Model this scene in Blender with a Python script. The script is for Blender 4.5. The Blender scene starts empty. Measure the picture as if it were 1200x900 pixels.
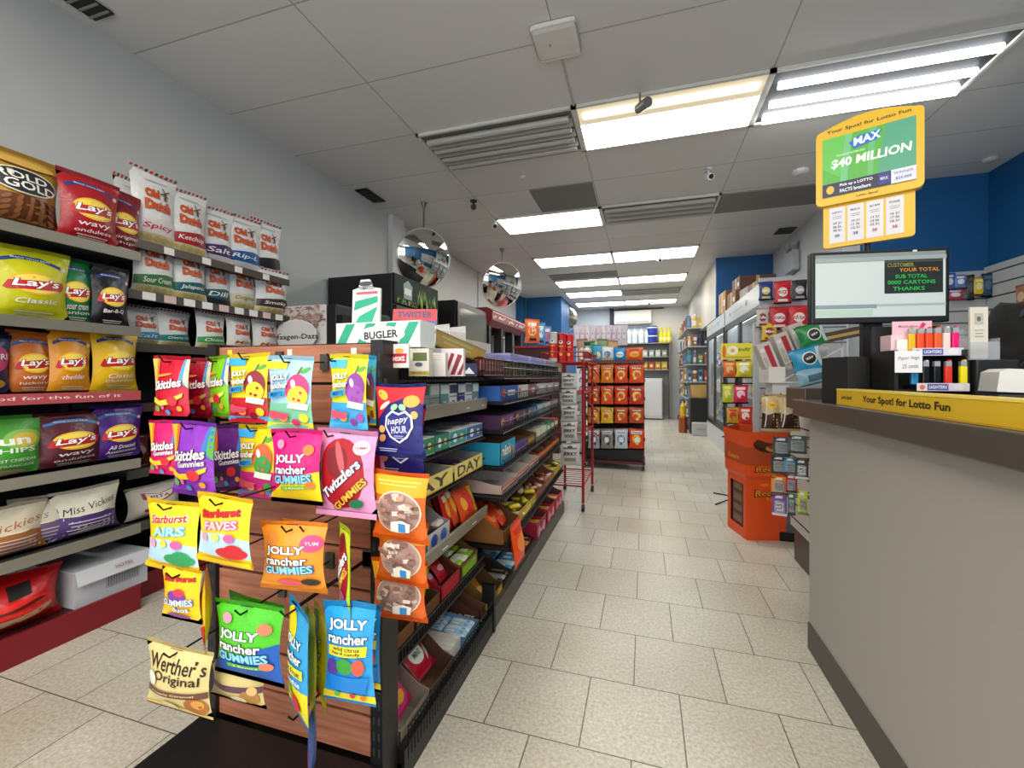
import bpy, bmesh, math, random
from mathutils import Matrix, Vector
random.seed(7)
C = bpy.context.scene.collection
PI = math.pi
R = math.radians
CEIL = 2.95
# ------------------------------------------------------------------ camera survey
FPX, HY, HCAM = 508.0, 442.0, 1.08
YAW = math.atan(155 / FPX); CA, SA = math.cos(YAW), math.sin(YAW)
def at(x, y, X=None, Y=None, Z=None):
    "point of the room seen at photo pixel x,y on the plane X= / Y= / Z="
    u, v = (x - 600) / FPX, (HY - y) / FPX
    r = (u * CA - SA, u * SA + CA, v)
    if X is not None: t = X / r[0]
    elif Y is not None: t = Y / r[1]
    else: t = (Z - HCAM) / r[2]
    return Vector((r[0] * t, r[1] * t, HCAM + r[2] * t))
# ------------------------------------------------------------------ materials
def lin(c): return c / 12.92 if c <= .04045 else ((c + .055) / 1.055) ** 2.4
def hexc(h):
    h = h.lstrip('#'); return tuple(lin(int(h[i:i + 2], 16) / 255) for i in (0, 2, 4)) + (1,)
_M = {}
def mat(col, rough=.5, metal=0., bump=0., bscale=40., emit=0., var=0., spec=.5, name=None):
    key = (col, rough, metal, bump, bscale, emit, var, spec)
    if key in _M: return _M[key]
    m = bpy.data.materials.new(name or 'paint_' + col.strip('#')); m.use_nodes = True
    nt = m.node_tree; b = nt.nodes['Principled BSDF']
    b.inputs['Base Color'].default_value = hexc(col)
    b.inputs['Roughness'].default_value = rough; b.inputs['Metallic'].default_value = metal
    b.inputs['Specular IOR Level'].default_value = spec
    if emit:
        b.inputs['Emission Color'].default_value = hexc(col); b.inputs['Emission Strength'].default_value = emit
    tc = nt.nodes.new('ShaderNodeTexCoord')
    n = nt.nodes.new('ShaderNodeTexNoise'); n.inputs['Scale'].default_value = bscale; n.inputs['Detail'].default_value = 3
    nt.links.new(tc.outputs['Object'], n.inputs['Vector'])
    if bump:
        bp = nt.nodes.new('ShaderNodeBump'); bp.inputs['Strength'].default_value = bump; bp.inputs['Distance'].default_value = .01
        nt.links.new(n.outputs['Fac'], bp.inputs['Height']); nt.links.new(bp.outputs['Normal'], b.inputs['Normal'])
    if var:
        mx = nt.nodes.new('ShaderNodeMix'); mx.data_type = 'RGBA'
        c = hexc(col)
        mx.inputs['A'].default_value = tuple(min(1, q * (1 + var)) for q in c[:3]) + (1,)
        mx.inputs['B'].default_value = tuple(q * (1 - var) for q in c[:3]) + (1,)
        nt.links.new(n.outputs['Fac'], mx.inputs['Factor']); nt.links.new(mx.outputs['Result'], b.inputs['Base Color'])
    _M[key] = m; return m
def foil(c): return mat(c, .32, 0, .45, 22., name='foil_' + c.strip('#'))
def ink(c): return mat(c, .42, name='print_' + c.strip('#'))
def card(c): return mat(c, .6, var=.05, bscale=12., name='card_' + c.strip('#'))
def metalm(c, r=.4): return mat(c, r, .6, name='metal_' + c.strip('#'))
BLACK = mat('#101012', .45, var=.1); BLACKM = mat('#18181a', .5, .2); STEEL = mat('#9a9a98', .35, .7); RAIL = mat('#8d8a80', .4, .4)
REDM = mat('#a01420', .4); WHITE = mat('#e6e6e4', .5)
def glass(col='#ffffff', alpha=.15, rough=.05):
    key = ('g', col, alpha, rough)
    if key in _M: return _M[key]
    m = bpy.data.materials.new('clear_plastic'); m.use_nodes = True; nt = m.node_tree
    b = nt.nodes['Principled BSDF']; b.inputs['Base Color'].default_value = hexc(col)
    b.inputs['Roughness'].default_value = rough; b.inputs['Alpha'].default_value = alpha
    _M[key] = m; return m
def emitter(col, s):
    key = ('e', col, s)
    if key in _M: return _M[key]
    m = bpy.data.materials.new('lit_diffuser'); m.use_nodes = True; nt = m.node_tree
    b = nt.nodes['Principled BSDF']; b.inputs['Base Color'].default_value = (.8, .8, .8, 1)
    b.inputs['Emission Color'].default_value = hexc(col); b.inputs['Emission Strength'].default_value = s
    _M[key] = m; return m
def tile_mat(name, c1, c2, mortar, bw, rh, off, msize, rough, loc, bump=.0, speck=None, ovar=.0):
    m = bpy.data.materials.new(name); m.use_nodes = True; nt = m.node_tree; b = nt.nodes['Principled BSDF']
    tc = nt.nodes.new('ShaderNodeTexCoord'); mp = nt.nodes.new('ShaderNodeMapping'); mp.inputs['Location'].default_value = loc
    br = nt.nodes.new('ShaderNodeTexBrick'); br.offset = off; br.offset_frequency = 2; br.squash = 1
    br.inputs['Scale'].default_value = 1; br.inputs['Brick Width'].default_value = bw; br.inputs['Row Height'].default_value = rh
    br.inputs['Mortar Size'].default_value = msize; br.inputs['Mortar Smooth'].default_value = .1
    br.inputs['Color1'].default_value = hexc(c1); br.inputs['Color2'].default_value = hexc(c2); br.inputs['Mortar'].default_value = hexc(mortar)
    nt.links.new(tc.outputs['Object'], mp.inputs['Vector']); nt.links.new(mp.outputs['Vector'], br.inputs['Vector'])
    out = br.outputs['Color']
    if speck:
        n = nt.nodes.new('ShaderNodeTexNoise'); n.inputs['Scale'].default_value = speck[0]; n.inputs['Detail'].default_value = 6; n.inputs['Roughness'].default_value = .7
        nt.links.new(tc.outputs['Object'], n.inputs['Vector'])
        rp = nt.nodes.new('ShaderNodeValToRGB'); rp.color_ramp.elements[0].position = .32; rp.color_ramp.elements[1].position = .62
        rp.color_ramp.elements[0].color = hexc(speck[1]); rp.color_ramp.elements[1].color = (1, 1, 1, 1)
        n2 = nt.nodes.new('ShaderNodeTexNoise'); n2.inputs['Scale'].default_value = 1.3; n2.inputs['Detail'].default_value = 4
        nt.links.new(tc.outputs['Object'], n2.inputs['Vector'])
        r2 = nt.nodes.new('ShaderNodeValToRGB'); r2.color_ramp.elements[0].position = .3; r2.color_ramp.elements[1].position = .7
        r2.color_ramp.elements[0].color = hexc(speck[2]); r2.color_ramp.elements[1].color = (1, 1, 1, 1)
        nt.links.new(n.outputs['Fac'], rp.inputs['Fac']); nt.links.new(n2.outputs['Fac'], r2.inputs['Fac'])
        for s in (rp, r2):
            mx = nt.nodes.new('ShaderNodeMix'); mx.data_type = 'RGBA'; mx.blend_type = 'MULTIPLY'; mx.inputs['Factor'].default_value = 1
            nt.links.new(out, mx.inputs['A']); nt.links.new(s.outputs['Color'], mx.inputs['B']); out = mx.outputs['Result']
        rr = nt.nodes.new('ShaderNodeMapRange'); rr.inputs['To Min'].default_value = rough - .1; rr.inputs['To Max'].default_value = rough + .15
        nt.links.new(n2.outputs['Fac'], rr.inputs['Value']); nt.links.new(rr.outputs['Result'], b.inputs['Roughness'])
    else: b.inputs['Roughness'].default_value = rough
    nt.links.new(out, b.inputs['Base Color'])
    if bump:
        bp = nt.nodes.new('ShaderNodeBump'); bp.inputs['Strength'].default_value = bump; bp.inputs['Distance'].default_value = .003; bp.invert = True
        nt.links.new(br.outputs['Fac'], bp.inputs['Height']); nt.links.new(bp.outputs['Normal'], b.inputs['Normal'])
    return m
# ------------------------------------------------------------------ mesh builder
class MB:
    def __init__(s): s.v = []; s.f = []; s.m = []; s.mats = []
    def mi(s, m):
        if m not in s.mats: s.mats.append(m)
        return s.mats.index(m)
    def add(s, vs, fs, m):
        o = len(s.v); s.v += [tuple(v) for v in vs]; k = s.mi(m)
        for f in fs: s.f.append(tuple(i + o for i in f)); s.m.append(k)
        return s
    def quad(s, a, b, c, d, m): return s.add([a, b, c, d], [(0, 1, 2, 3)], m)
    def box(s, x0, y0, z0, x1, y1, z1, m, bev=0, M=None):
        if bev:
            bm = bmesh.new(); bmesh.ops.create_cube(bm, size=1)
            for v in bm.verts: v.co = Vector(((x0 + x1) / 2 + v.co.x * (x1 - x0), (y0 + y1) / 2 + v.co.y * (y1 - y0), (z0 + z1) / 2 + v.co.z * (z1 - z0)))
            bmesh.ops.bevel(bm, geom=bm.edges[:], offset=bev, segments=2, affect='EDGES', profile=.6)
            bm.verts.ensure_lookup_table(); bm.verts.index_update()
            vs = [v.co.copy() for v in bm.verts]; fs = [[v.index for v in f.verts] for f in bm.faces]; bm.free()
        else:
            vs = [Vector(p) for p in ((x0, y0, z0), (x1, y0, z0), (x1, y1, z0), (x0, y1, z0), (x0, y0, z1), (x1, y0, z1), (x1, y1, z1), (x0, y1, z1))]
            fs = [(3, 2, 1, 0), (4, 5, 6, 7), (0, 1, 5, 4), (1, 2, 6, 5), (2, 3, 7, 6), (3, 0, 4, 7)]
        if M is not None: vs = [M @ v for v in vs]
        return s.add(vs, fs, m)
    def tube(s, pts, r, m, n=6, caps=True):
        pts = [Vector(p) for p in pts]; vs = []; fs = []
        rr = r if isinstance(r, (list, tuple)) else [r] * len(pts)
        for i, p in enumerate(pts):
            t = (pts[min(i + 1, len(pts) - 1)] - pts[max(i - 1, 0)]).normalized()
            a = t.cross(Vector((0, 0, 1))) if abs(t.z) < .9 else t.cross(Vector((1, 0, 0)))
            a.normalize(); b = t.cross(a)
            for k in range(n): vs.append(p + (a * math.cos(2 * PI * k / n) + b * math.sin(2 * PI * k / n)) * rr[i])
        for i in range(len(pts) - 1):
            for k in range(n): fs.append((i * n + k, i * n + (k + 1) % n, (i + 1) * n + (k + 1) % n, (i + 1) * n + k))
        if caps: fs.append(tuple(range(n))[::-1]); fs.append(tuple((len(pts) - 1) * n + k for k in range(n)))
        return s.add(vs, fs, m)
    def lathe(s, prof, m, n=12, c=(0, 0, 0)):
        vs = []; fs = []
        for r, z in prof:
            for k in range(n): vs.append((c[0] + r * math.cos(2 * PI * k / n), c[1] + r * math.sin(2 * PI * k / n), c[2] + z))
        for i in range(len(prof) - 1):
            for k in range(n): fs.append((i * n + k, i * n + (k + 1) % n, (i + 1) * n + (k + 1) % n, (i + 1) * n + k))
        fs.append(tuple(range(n))[::-1]); fs.append(tuple((len(prof) - 1) * n + k for k in range(n)))
        return s.add(vs, fs, m)
    def prism(s, poly, axis, a, b, m):
        "extrude a 2D polygon along axis x|y|z from a to b"
        def P(p, t): return {'x': (t, p[0], p[1]), 'y': (p[0], t, p[1]), 'z': (p[0], p[1], t)}[axis]
        n = len(poly); vs = [P(p, a) for p in poly] + [P(p, b) for p in poly]
        fs = [tuple(range(n))[::-1], tuple(range(n, 2 * n))] + [(i, (i + 1) % n, n + (i + 1) % n, n + i) for i in range(n)]
        return s.add(vs, fs, m)
    def mesh(s, name, smooth=False):
        me = bpy.data.meshes.new(name); me.from_pydata(s.v, [], s.f)
        for m in s.mats: me.materials.append(m)
        me.polygons.foreach_set('material_index', s.m)
        if smooth: me.polygons.foreach_set('use_smooth', [True] * len(s.f))
        me.update(); return me
    def build(s, name, parent=None, loc=(0, 0, 0), rot=0, smooth=False, rx=0, ry=0):
        return mobj(name, s.mesh(name, smooth), parent, loc, rot, rx, ry)
def mobj(name, me, parent=None, loc=(0, 0, 0), rot=0, rx=0, ry=0):
    o = bpy.data.objects.new(name, me); C.objects.link(o); o.location = loc; o.rotation_euler = (rx, ry, rot)
    if parent: o.parent = parent
    return o
def tag(o, label, cat, group=None, kind=None):
    o['label'] = label; o['category'] = cat
    if group: o['group'] = group
    if kind: o['kind'] = kind
    return o
def thing(name, label, cat, loc=(0, 0, 0), rot=0, group=None):
    o = bpy.data.objects.new(name, None); o.empty_display_size = .05; C.objects.link(o)
    o.location = loc; o.rotation_euler = (0, 0, rot); return tag(o, label, cat, group)
def struct(name, mb, **k):
    o = mb.build(name, **k); o['kind'] = 'structure'; return o
def dup(o, loc, rot=0, label=None, parent=None):
    c = o.copy(); C.objects.link(c)
    if parent: c.parent = parent
    else:
        c.location = loc; c.rotation_euler = (o.rotation_euler.x, o.rotation_euler.y, rot)
    for ch in o.children: dup(ch, None, parent=c)
    if label: c['label'] = label
    return c
# ------------------------------------------------------------------ printed designs (flat shapes and lettering laid on a surface)
_T = {}
def text2d(s, shear=0., bold=0.):
    k = (s, shear, bold)
    if k in _T: return _T[k]
    cu = bpy.data.curves.new('lettering', 'FONT'); cu.body = s; cu.resolution_u = 2; cu.shear = shear; cu.offset = bold; cu.fill_mode = 'FRONT'
    ob = bpy.data.objects.new('lettering', cu); C.objects.link(ob)
    bpy.context.view_layer.update()
    me = bpy.data.meshes.new_from_object(ob.evaluated_get(bpy.context.evaluated_depsgraph_get()))
    vs = [(v.co.x, v.co.y) for v in me.vertices]; fs = [tuple(p.vertices) for p in me.polygons]
    bpy.data.objects.remove(ob); bpy.data.curves.remove(cu); bpy.data.meshes.remove(me)
    if not vs: vs = [(0, 0), (1, 0), (1, 1)]; fs = [(0, 1, 2)]
    x0 = min(v[0] for v in vs); x1 = max(v[0] for v in vs); y0 = min(v[1] for v in vs); y1 = max(v[1] for v in vs)
    vs = [((v[0] - x0) / (x1 - x0 + 1e-6) - .5, (v[1] - y0) / (y1 - y0 + 1e-6) - .5) for v in vs]
    _T[k] = (vs, fs); return _T[k]
# element constructors; u in -.5...5 across, v in 0..1 up, sizes as fractions of width / height
def T(s, u, v, wu, hv, col, rot=0, shear=0., bold=.012, out=None): return ('t', s, u, v, wu, hv, col, rot, shear, bold, out)
def E(u, v, ru, rv, col, rot=0): return ('e', u, v, ru, rv, col, rot)
def P(pts, col): return ('p', pts, col)
def B(v0, v1, col, u0=-.5, u1=.5): return ('p', [(u0, v0), (u1, v0), (u1, v1), (u0, v1)], col)
def lines(u, v, wu, n, dv, col, hv=.012): return [B(v - i * dv - hv / 2, v - i * dv + hv / 2, col, u - wu / 2 * (1 - .12 * (i % 2)), u + wu / 2 * (1 - .12 * (i % 2))) for i in range(n)]
def flat2d(design, w, h):
    "-> list of (verts2d in metres, faces, colour)"
    out = []
    for e in design:
        if isinstance(e, list): out += flat2d(e, w, h); continue
        if e[0] == 't':
            _, s, u, v, wu, hv, col, rot, shear, bold, ol = e
            c, sn = math.cos(R(rot)), math.sin(R(rot))
            for (cc, bb, g) in ([(ol, bold + .045, .05)] if ol else []) + [(col, bold, 0)]:
                vs, fs = text2d(s, shear, bb)
                W, H = wu * w * (1 + g), hv * h * (1 + g * 2)
                out.append(([(u * w + a * W * c - b * H * sn, v * h + a * W * sn + b * H * c) for a, b in vs], fs, cc))
        elif e[0] == 'e':
            _, u, v, ru, rv, col, rot = e
            c, sn = math.cos(R(rot)), math.sin(R(rot)); n = 20
            vs = [(u * w + math.cos(2 * PI * k / n) * ru * w * c - math.sin(2 * PI * k / n) * rv * h * sn, v * h + math.cos(2 * PI * k / n) * ru * w * sn + math.sin(2 * PI * k / n) * rv * h * c) for k in range(n)]
            out.append((vs, [tuple(range(n))], col))
        else:
            vs = [(a * w, b * h) for a, b in e[1]]
            out.append((vs, [tuple(range(len(vs)))], e[2]))
    return out
def lay(mb, design, w, h, S, cut=0, off0=.0006, doff=.0003, mk=ink):
    "lay a design on surface S(x, z, off) -> point"
    for i, (vs, fs, col) in enumerate(flat2d(design, w, h)):
        o = off0 + doff * i
        if cut:
            bm = bmesh.new(); bv = [bm.verts.new((x, 0, z)) for x, z in vs]
            for f in fs:
                try: bm.faces.new([bv[k] for k in f])
                except ValueError: pass
            xs = [v[0] for v in vs]; zs = [v[1] for v in vs]
            for ax, lo, hi in ((0, min(xs), max(xs)), (2, min(zs), max(zs))):
                k = math.floor(lo / cut) + 1
                while k * cut < hi:
                    co = [0, 0, 0]; no = [0, 0, 0]; co[ax] = k * cut; no[ax] = 1
                    bmesh.ops.bisect_plane(bm, geom=bm.verts[:] + bm.edges[:] + bm.faces[:], plane_co=co, plane_no=no, dist=1e-6)
                    k += 1
            bm.verts.index_update()
            vs2 = [(v.co.x, v.co.z) for v in bm.verts]; fs2 = [tuple(v.index for v in f.verts) for f in bm.faces]; bm.free()
        else: vs2, fs2 = vs, fs
        # face orientation: front is -Y, so wind x->z counter-clockwise seen from -Y
        mb.add([S(x, z, o) for x, z in vs2], fs2, mk(col))
def bag_mesh(name, w, h, d, base, design=(), seal=.06, heavy=.35, hang=False, back=None, nx=10, nz=14, cut=True, seed=0):
    mb = MB(); rnd = random.Random(seed + len(design)); ph = rnd.random() * 6
    def prof(x, z):
        t = z / h; q = min(1, max(0, (t - seal) / (1 - 2 * seal)))
        vp = (math.sin(PI * q)) ** .7 * (1 + heavy * (.5 - q)) if 0 < q < 1 else 0
        hp = max(0, 1 - abs(2 * x / w) ** 2.1) ** .85
        return vp, hp
    def S(x, z, off=0, sgn=-1):
        vp, hp = prof(x, z)
        X = x * (1 - .11 * min(1, vp) + .03 * (1 - min(1, vp))); wob = .02 * d * math.sin(9 * x / w + 7 * z / h + ph) * vp * hp
        bendy = .03 * d * math.sin(5 * x / w + ph) * (1 if z > h * (1 - seal) else 0)
        zz = z + (.012 * h * math.sin(4 * x / w + ph) if z >= h * (1 - seal) else 0)
        return (X, sgn * (d / 2 * vp * hp + off) + wob + bendy, zz)
    zs = [0, seal * h * .5, seal * h]; zs += [seal * h + (1 - 2 * seal) * h * k / nz for k in range(1, nz)]; zs += [h * (1 - seal), h * (1 - seal * .5), h]
    xs = [-w / 2 + w * k / nx for k in range(nx + 1)]
    F = foil(base); Bk = foil(back or base)
    for sgn, m in ((-1, F), (1, Bk)):
        vs = [S(x, z, 0, sgn) for z in zs for x in xs]; n = len(xs)
        fs = [(j * n + i, j * n + i + 1, (j + 1) * n + i + 1, (j + 1) * n + i) if sgn < 0 else (j * n + i, (j + 1) * n + i, (j + 1) * n + i + 1, j * n + i + 1) for j in range(len(zs) - 1) for i in range(n - 1)]
        mb.add(vs, fs, m)
    des = list(design)
    if hang: des.append(B(.952, .962, '#1a1414', -.09, .09))
    lay(mb, des, w, h, S, cut=max(w, h) / 11 if cut else max(w, h) / 6.01, off0=.0008 if cut else .0012, doff=.00035)
    return mb.mesh(name, True)
_seed = [0]
def bag(name, label, cat, l, t, r, b, plane, face, base, design, d=.3, z0=None, group=None, rot=0, hang=False, heavy=.35, wscale=1., cut=True, pad=None):
    "a bag that fills the photo rectangle l,t,r,b when it hangs / stands in the given plane. face: 'S' looks to -Y, 'E' to +X, 'W' to -X"
    cx, cy = (l + r) / 2, (t + b) / 2
    if face == 'S':
        c = at(cx, cy, Y=plane); w = abs(at(r, cy, Y=plane).x - at(l, cy, Y=plane).x); rz = 0
    else:
        c = at(cx, cy, X=plane); w = abs(at(r, cy, X=plane).y - at(l, cy, X=plane).y); rz = R(90) if face == 'E' else R(-90)
    k = {'Y' if face == 'S' else 'X': plane}
    zt, zb = at(cx, t, **k).z, at(cx, b, **k).z
    if z0 is not None: zb = z0
    h = zt - zb; w *= wscale
    _seed[0] += 1
    me = bag_mesh(name, w, h, d * w if d < .8 else d, base, design, hang=hang, heavy=heavy, seed=_seed[0], cut=cut)
    if pad: c.x += pad[0]; c.y += pad[1]
    return tag(mobj(name, me, None, (c.x, c.y, zb), rz + R(rot)), label, cat, group)
# simple flat printed box, front to -Y, base centre at origin
def pbox_mb(w, d, h, col, front=(), top=(), side=(), m=card, bev=0):
    mb = MB(); mb.box(-w / 2, -d / 2, 0, w / 2, d / 2, h, m(col), bev)
    if front: lay(mb, front, w, h, lambda x, z, o: (x, -d / 2 - o, z), off0=.0004, doff=.0002)
    if top: lay(mb, top, w, d, lambda x, z, o: (x, -d / 2 + z, h + o), off0=.0004, doff=.0002)
    if side:
        lay(mb, side, d, h, lambda x, z, o: (w / 2 + o, x, z), off0=.0004, doff=.0002)
        lay(mb, side, d, h, lambda x, z, o: (-w / 2 - o, -x, z), off0=.0004, doff=.0002)
    return mb
# ================================================================== THE SETTING
YB = 12.2
fl = MB(); fl.quad((-3.2, -2.6, 0), (3.4, -2.6, 0), (3.4, YB + .2, 0), (-3.2, YB + .2, 0),
    tile_mat('floor_tiles', '#dfdcd4', '#d5d1c8', '#6e675c', .297, .31, .5, .002, .3, (.035 + .297 * 20, -.027 + .31 * 20, 0), .25, (90, '#cfc9bf', '#e2ddd5')))
struct('floor', fl)
cl = MB(); cl.quad((-3.2, YB + .2, CEIL), (3.4, YB + .2, CEIL), (3.4, -2.6, CEIL), (-3.2, -2.6, CEIL),
    tile_mat('ceiling_tiles', '#dddcd9', '#d6d5d1', '#a3a19c', 1.216, .605, 0, .004, .42, (.467 + 1.216 * 10, -2.97 + .605 * 20, 0), .3))
struct('ceiling', cl)
wallp = mat('#c6c8c7', .45, 0, .06, 5., var=.04, name='wall_paint'); bluep = mat('#0a5288', .5, 0, .05, 8., var=.06, name='blue_wall_paint')
wl = MB(); wl.box(-3.0, -2.6, 0, -2.82, 4.36, CEIL, wallp); wl.box(-3.0, 4.36, 0, -2.84, 9.6, CEIL, wallp); struct('wall_left', wl)
pi_ = MB(); pi_.box(-2.84, 4.36, 0, -2.76, 4.62, CEIL, mat('#d4d6d6', .45)); struct('trim_1', pi_)
seam = MB(); seam.box(-2.84, 7.2, 0, -2.83, 7.23, CEIL, mat('#9a9c9c', .5)); struct('trim_2', seam)
bl = MB(); bl.box(-3.0, 9.9, 0, -1.83, YB, CEIL, bluep); bl.box(-3.0, 9.6, 0, -2.72, 9.9, CEIL, mat('#0c568a', .5)); struct('wall_blue', bl)
bp = MB(); bp.box(-2.74, 9.82, 0, -2.66, 9.9, CEIL, mat('#2a5f74', .4)); struct('trim_3', bp)
wb = MB(); wb.box(-1.9, YB, 0, 1.6, YB + .15, CEIL, mat('#d9dcde', .5, var=.03)); struct('wall_back', wb)
rw = MB()
rw.box(1.08, 7.5, 2.02, 1.25, 8.8, CEIL, wallp); rw.box(1.3, 8.8, 0, 1.45, YB, CEIL, wallp); rw.box(1.08, 8.8, 2.02, 1.45, YB, CEIL, wallp); struct('wall_right', rw)
rb = MB(); rb.box(1.08, 7.45, 2.02, 1.9, 7.5, CEIL, bluep); struct('wall_blue', rb)
rg = MB(); rg.box(1.87, 5.05, 0, 2.02, 8.85, CEIL, wallp); struct('wall_grey', rg)
rr_ = MB(); rr_.box(2.02, 5.055, 0, 3.15, 5.2, CEIL, bluep); struct('wall_counter', rr_)
r2_ = MB(); r2_.box(3.005, -2.6, 0, 3.15, 5.05, CEIL, bluep); struct('wall_counter_side', r2_)
wf = MB(); wf.box(-3.0, -2.75, 0, 3.15, -2.6, .35, wallp); wf.box(-3.0, -2.75, 2.5, 3.15, -2.6, CEIL, wallp)
for x in (-3.0, -.95, .95, 3.0): wf.box(x, -2.75, .35, x + .1, -2.6, 2.5, mat('#777777', .4, .4))
struct('wall_front', wf)
kb = MB(); kb.box(-2.82, -2.6, 0, -2.81, 4.3, .1, mat('#4a4846', .5)); struct('baseboard_left', kb)
# unlit grey ceiling panels
for (x0, y0, x1, y1) in ((-1.10, 4.19, -.48, 4.78), (.76, 4.86, 1.97, 5.39), (-1.68, 7.8, -.467, 8.2)):
    p = MB(); p.box(x0, y0, CEIL - .012, x1, y1, CEIL - .002, mat('#7d7b76', .6, var=.08)); o = p.build('ceiling_panel'); tag(o, {-1.10: 'small dark grey infill panel in the ceiling before the nearest left lit light', .76: 'long dark grey ceiling panel beside the lottery sign', -1.68: 'far grey ceiling panel between lit lights'}[x0], 'ceiling panel')
# ---- ceiling lights
def fixture(x0, y0, x1, y1, kind, label, tint='#fff6e6', s=19.):
    t = thing('ceiling_light', label, 'light', ((x0 + x1) / 2, (y0 + y1) / 2, CEIL), 0, 'fluorescent ceiling lights'); w, d = x1 - x0, y1 - y0
    fr = MB(); fm = mat('#d8d6cf', .4)
    for a in ((-w / 2, -d / 2, w / 2, -d / 2 + .02), (-w / 2, d / 2 - .02, w / 2, d / 2), (-w / 2, -d / 2, -w / 2 + .02, d / 2), (w / 2 - .02, -d / 2, w / 2, d / 2)): fr.box(a[0], a[1], -.022, a[2], a[3], .0, fm)
    fr.build('frame', t)
    if kind == 'lit':
        m = MB(); m.quad((-w / 2 + .02, d / 2 - .02, -.014), (w / 2 - .02, d / 2 - .02, -.014), (w / 2 - .02, -d / 2 + .02, -.014), (-w / 2 + .02, -d / 2 + .02, -.014), emitter(tint, s)); m.build('diffuser', t)
    elif kind == 'half':     # near tube dim and yellowish, far tube bright
        m = MB(); m.quad((-w / 2 + .02, d / 2 - .02, -.014), (w / 2 - .02, d / 2 - .02, -.014), (w / 2 - .02, -.06, -.014), (-w / 2 + .02, -.06, -.014), emitter('#f4fff8', s * 1.3)); m.build('diffuser', t)
        m = MB(); m.quad((-w / 2 + .02, -.06, -.014), (w / 2 - .02, -.06, -.014), (w / 2 - .02, -d / 2 + .02, -.014), (-w / 2 + .02, -d / 2 + .02, -.014), emitter('#e8cf9a', .55)); m.build('reflector', t)
        m = MB(); m.box(-w / 2 + .05, -d / 2 + .09, -.03, w / 2 - .05, -d / 2 + .15, -.016, emitter('#fff2cc', 1.6)); m.build('tube', t)
    elif kind == 'open':     # open trough with two bright tubes
        m = MB(); m.quad((-w / 2 + .02, d / 2 - .02, -.008), (w / 2 - .02, d / 2 - .02, -.008), (w / 2 - .02, -d / 2 + .02, -.008), (-w / 2 + .02, -d / 2 + .02, -.008), mat('#3a3d40', .6, spec=.15)); m.build('reflector', t)
        for yy, ss in ((-.17, 9), (.03, 9), (.2, 15)):
            m = MB(); m.tube([(-w / 2 + .06, yy, -.035), (w / 2 - .06, yy, -.035)], .024 if yy < .1 else .035, emitter('#ffffff', ss), 8); m.build('tube', t)
    else:                    # unlit: louvres and dark tubes
        m = MB(); m.quad((-w / 2 + .02, d / 2 - .02, -.004), (w / 2 - .02, d / 2 - .02, -.004), (w / 2 - .02, -d / 2 + .02, -.004), (-w / 2 + .02, -d / 2 + .02, -.004), mat('#77766f', .5)); m.build('reflector', t)
        for yy in (-.2, -.07, .07, .2):
            m = MB(); m.tube([(-w / 2 + .05, yy, -.03), (w / 2 - .05, yy, -.03)], .024, mat('#b5b4ae', .35), 8); m.build('tube', t)
        for yy in (-.135, 0., .135):
            m = MB(); m.prism([(yy - .03, -.004), (yy, -.05), (yy + .03, -.004)], 'x', -w / 2 + .03, w / 2 - .03, mat('#97958d', .35)); m.build('louvre', t)
    return t
K = [-1.68, -.467, .749, 1.965]
fixture(K[0], 2.97, K[1], 3.575, 'off', 'unlit ceiling light with grey louvres nearest the left wall')
fixture(K[1], 2.97, K[2], 3.575, 'half', 'half bright ceiling light with yellowed near tube above the aisle')
fixture(K[2], 2.97, K[3], 3.575, 'open', 'large open ceiling light with bare white tubes above the lottery sign')
fixture(K[0], 4.82, K[1], 5.39, 'lit', 'bright warm lit light panel behind the small dark ceiling panel', s=11.)
fixture(K[1], 4.82, K[2], 5.39, 'off', 'unlit louvred ceiling light in the second row over the aisle')
fixture(K[0], 6.6, K[1], 7.2, 'lit', 'warm lit light panel on the left of the third lit row', s=11.)
fixture(K[1], 6.6, K[2], 7.2, 'lit', 'cool white lit light panel on the right of the third lit row', '#e2f2ff', s=11.)
fixture(K[0], 8.3, K[1], 8.9, 'lit', 'lit light panel on the left of the fourth lit row', s=11.)
fixture(K[1], 8.3, K[2], 8.9, 'lit', 'yellowish lit light panel on the right of the fourth lit row', '#fff0d0', s=11.)
fixture(K[0], 9.5, K[1], 10.1, 'lit', 'cool lit light panel alone on the left of the fifth row', '#e6f4ff', s=11.)
fixture(K[1], 9.5, K[2], 10.1, 'off', 'unlit far ceiling light beside the fifth row panel')
fixture(K[0], 10.9, K[1], 11.5, 'lit', 'farthest lit light panel on the left by the blue wall', '#e6f4ff', s=11.)
fixture(K[1], 10.9, K[2], 11.5, 'lit', 'farthest lit light panel on the right before the air conditioner', '#fff0d8', s=11.)
# ---- small things on the ceiling
def disc(name, label, cat, px, py, r, h, col):
    p = at(px, py, Z=CEIL); m = MB(); m.lathe([(r, 0), (r * .95, -h * .6), (r * .6, -h), (.001, -h)], mat(col, .4), 14); return tag(m.build(name, None, p), label, cat)
disc('smoke_detector', 'round white smoke detector on the ceiling left of the lottery sign', 'smoke detector', 938, 200, .07, .04, '#d8d8d4')
disc('ceiling_sensor', 'tiny round white sensor on the ceiling below the unlit near light', 'sensor', 613, 207, .03, .02, '#d0d0cc')
disc('ceiling_sensor', 'small round white sensor on the ceiling near the counter blue wall', 'sensor', 1160, 186, .05, .03, '#b9b9b6')
ap = at(652, 44, Z=CEIL); m = MB(); m.box(-.125, -.125, -.035, .125, .125, 0, mat('#dedcd6', .4), .03); m.box(-.04, -.01, -.0375, -.03, .01, -.035, mat('#999', .4) if False else mat('#999999', .4))
tag(m.build('wireless_router', None, ap), 'square white rounded wireless router on the ceiling', 'router')
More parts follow.
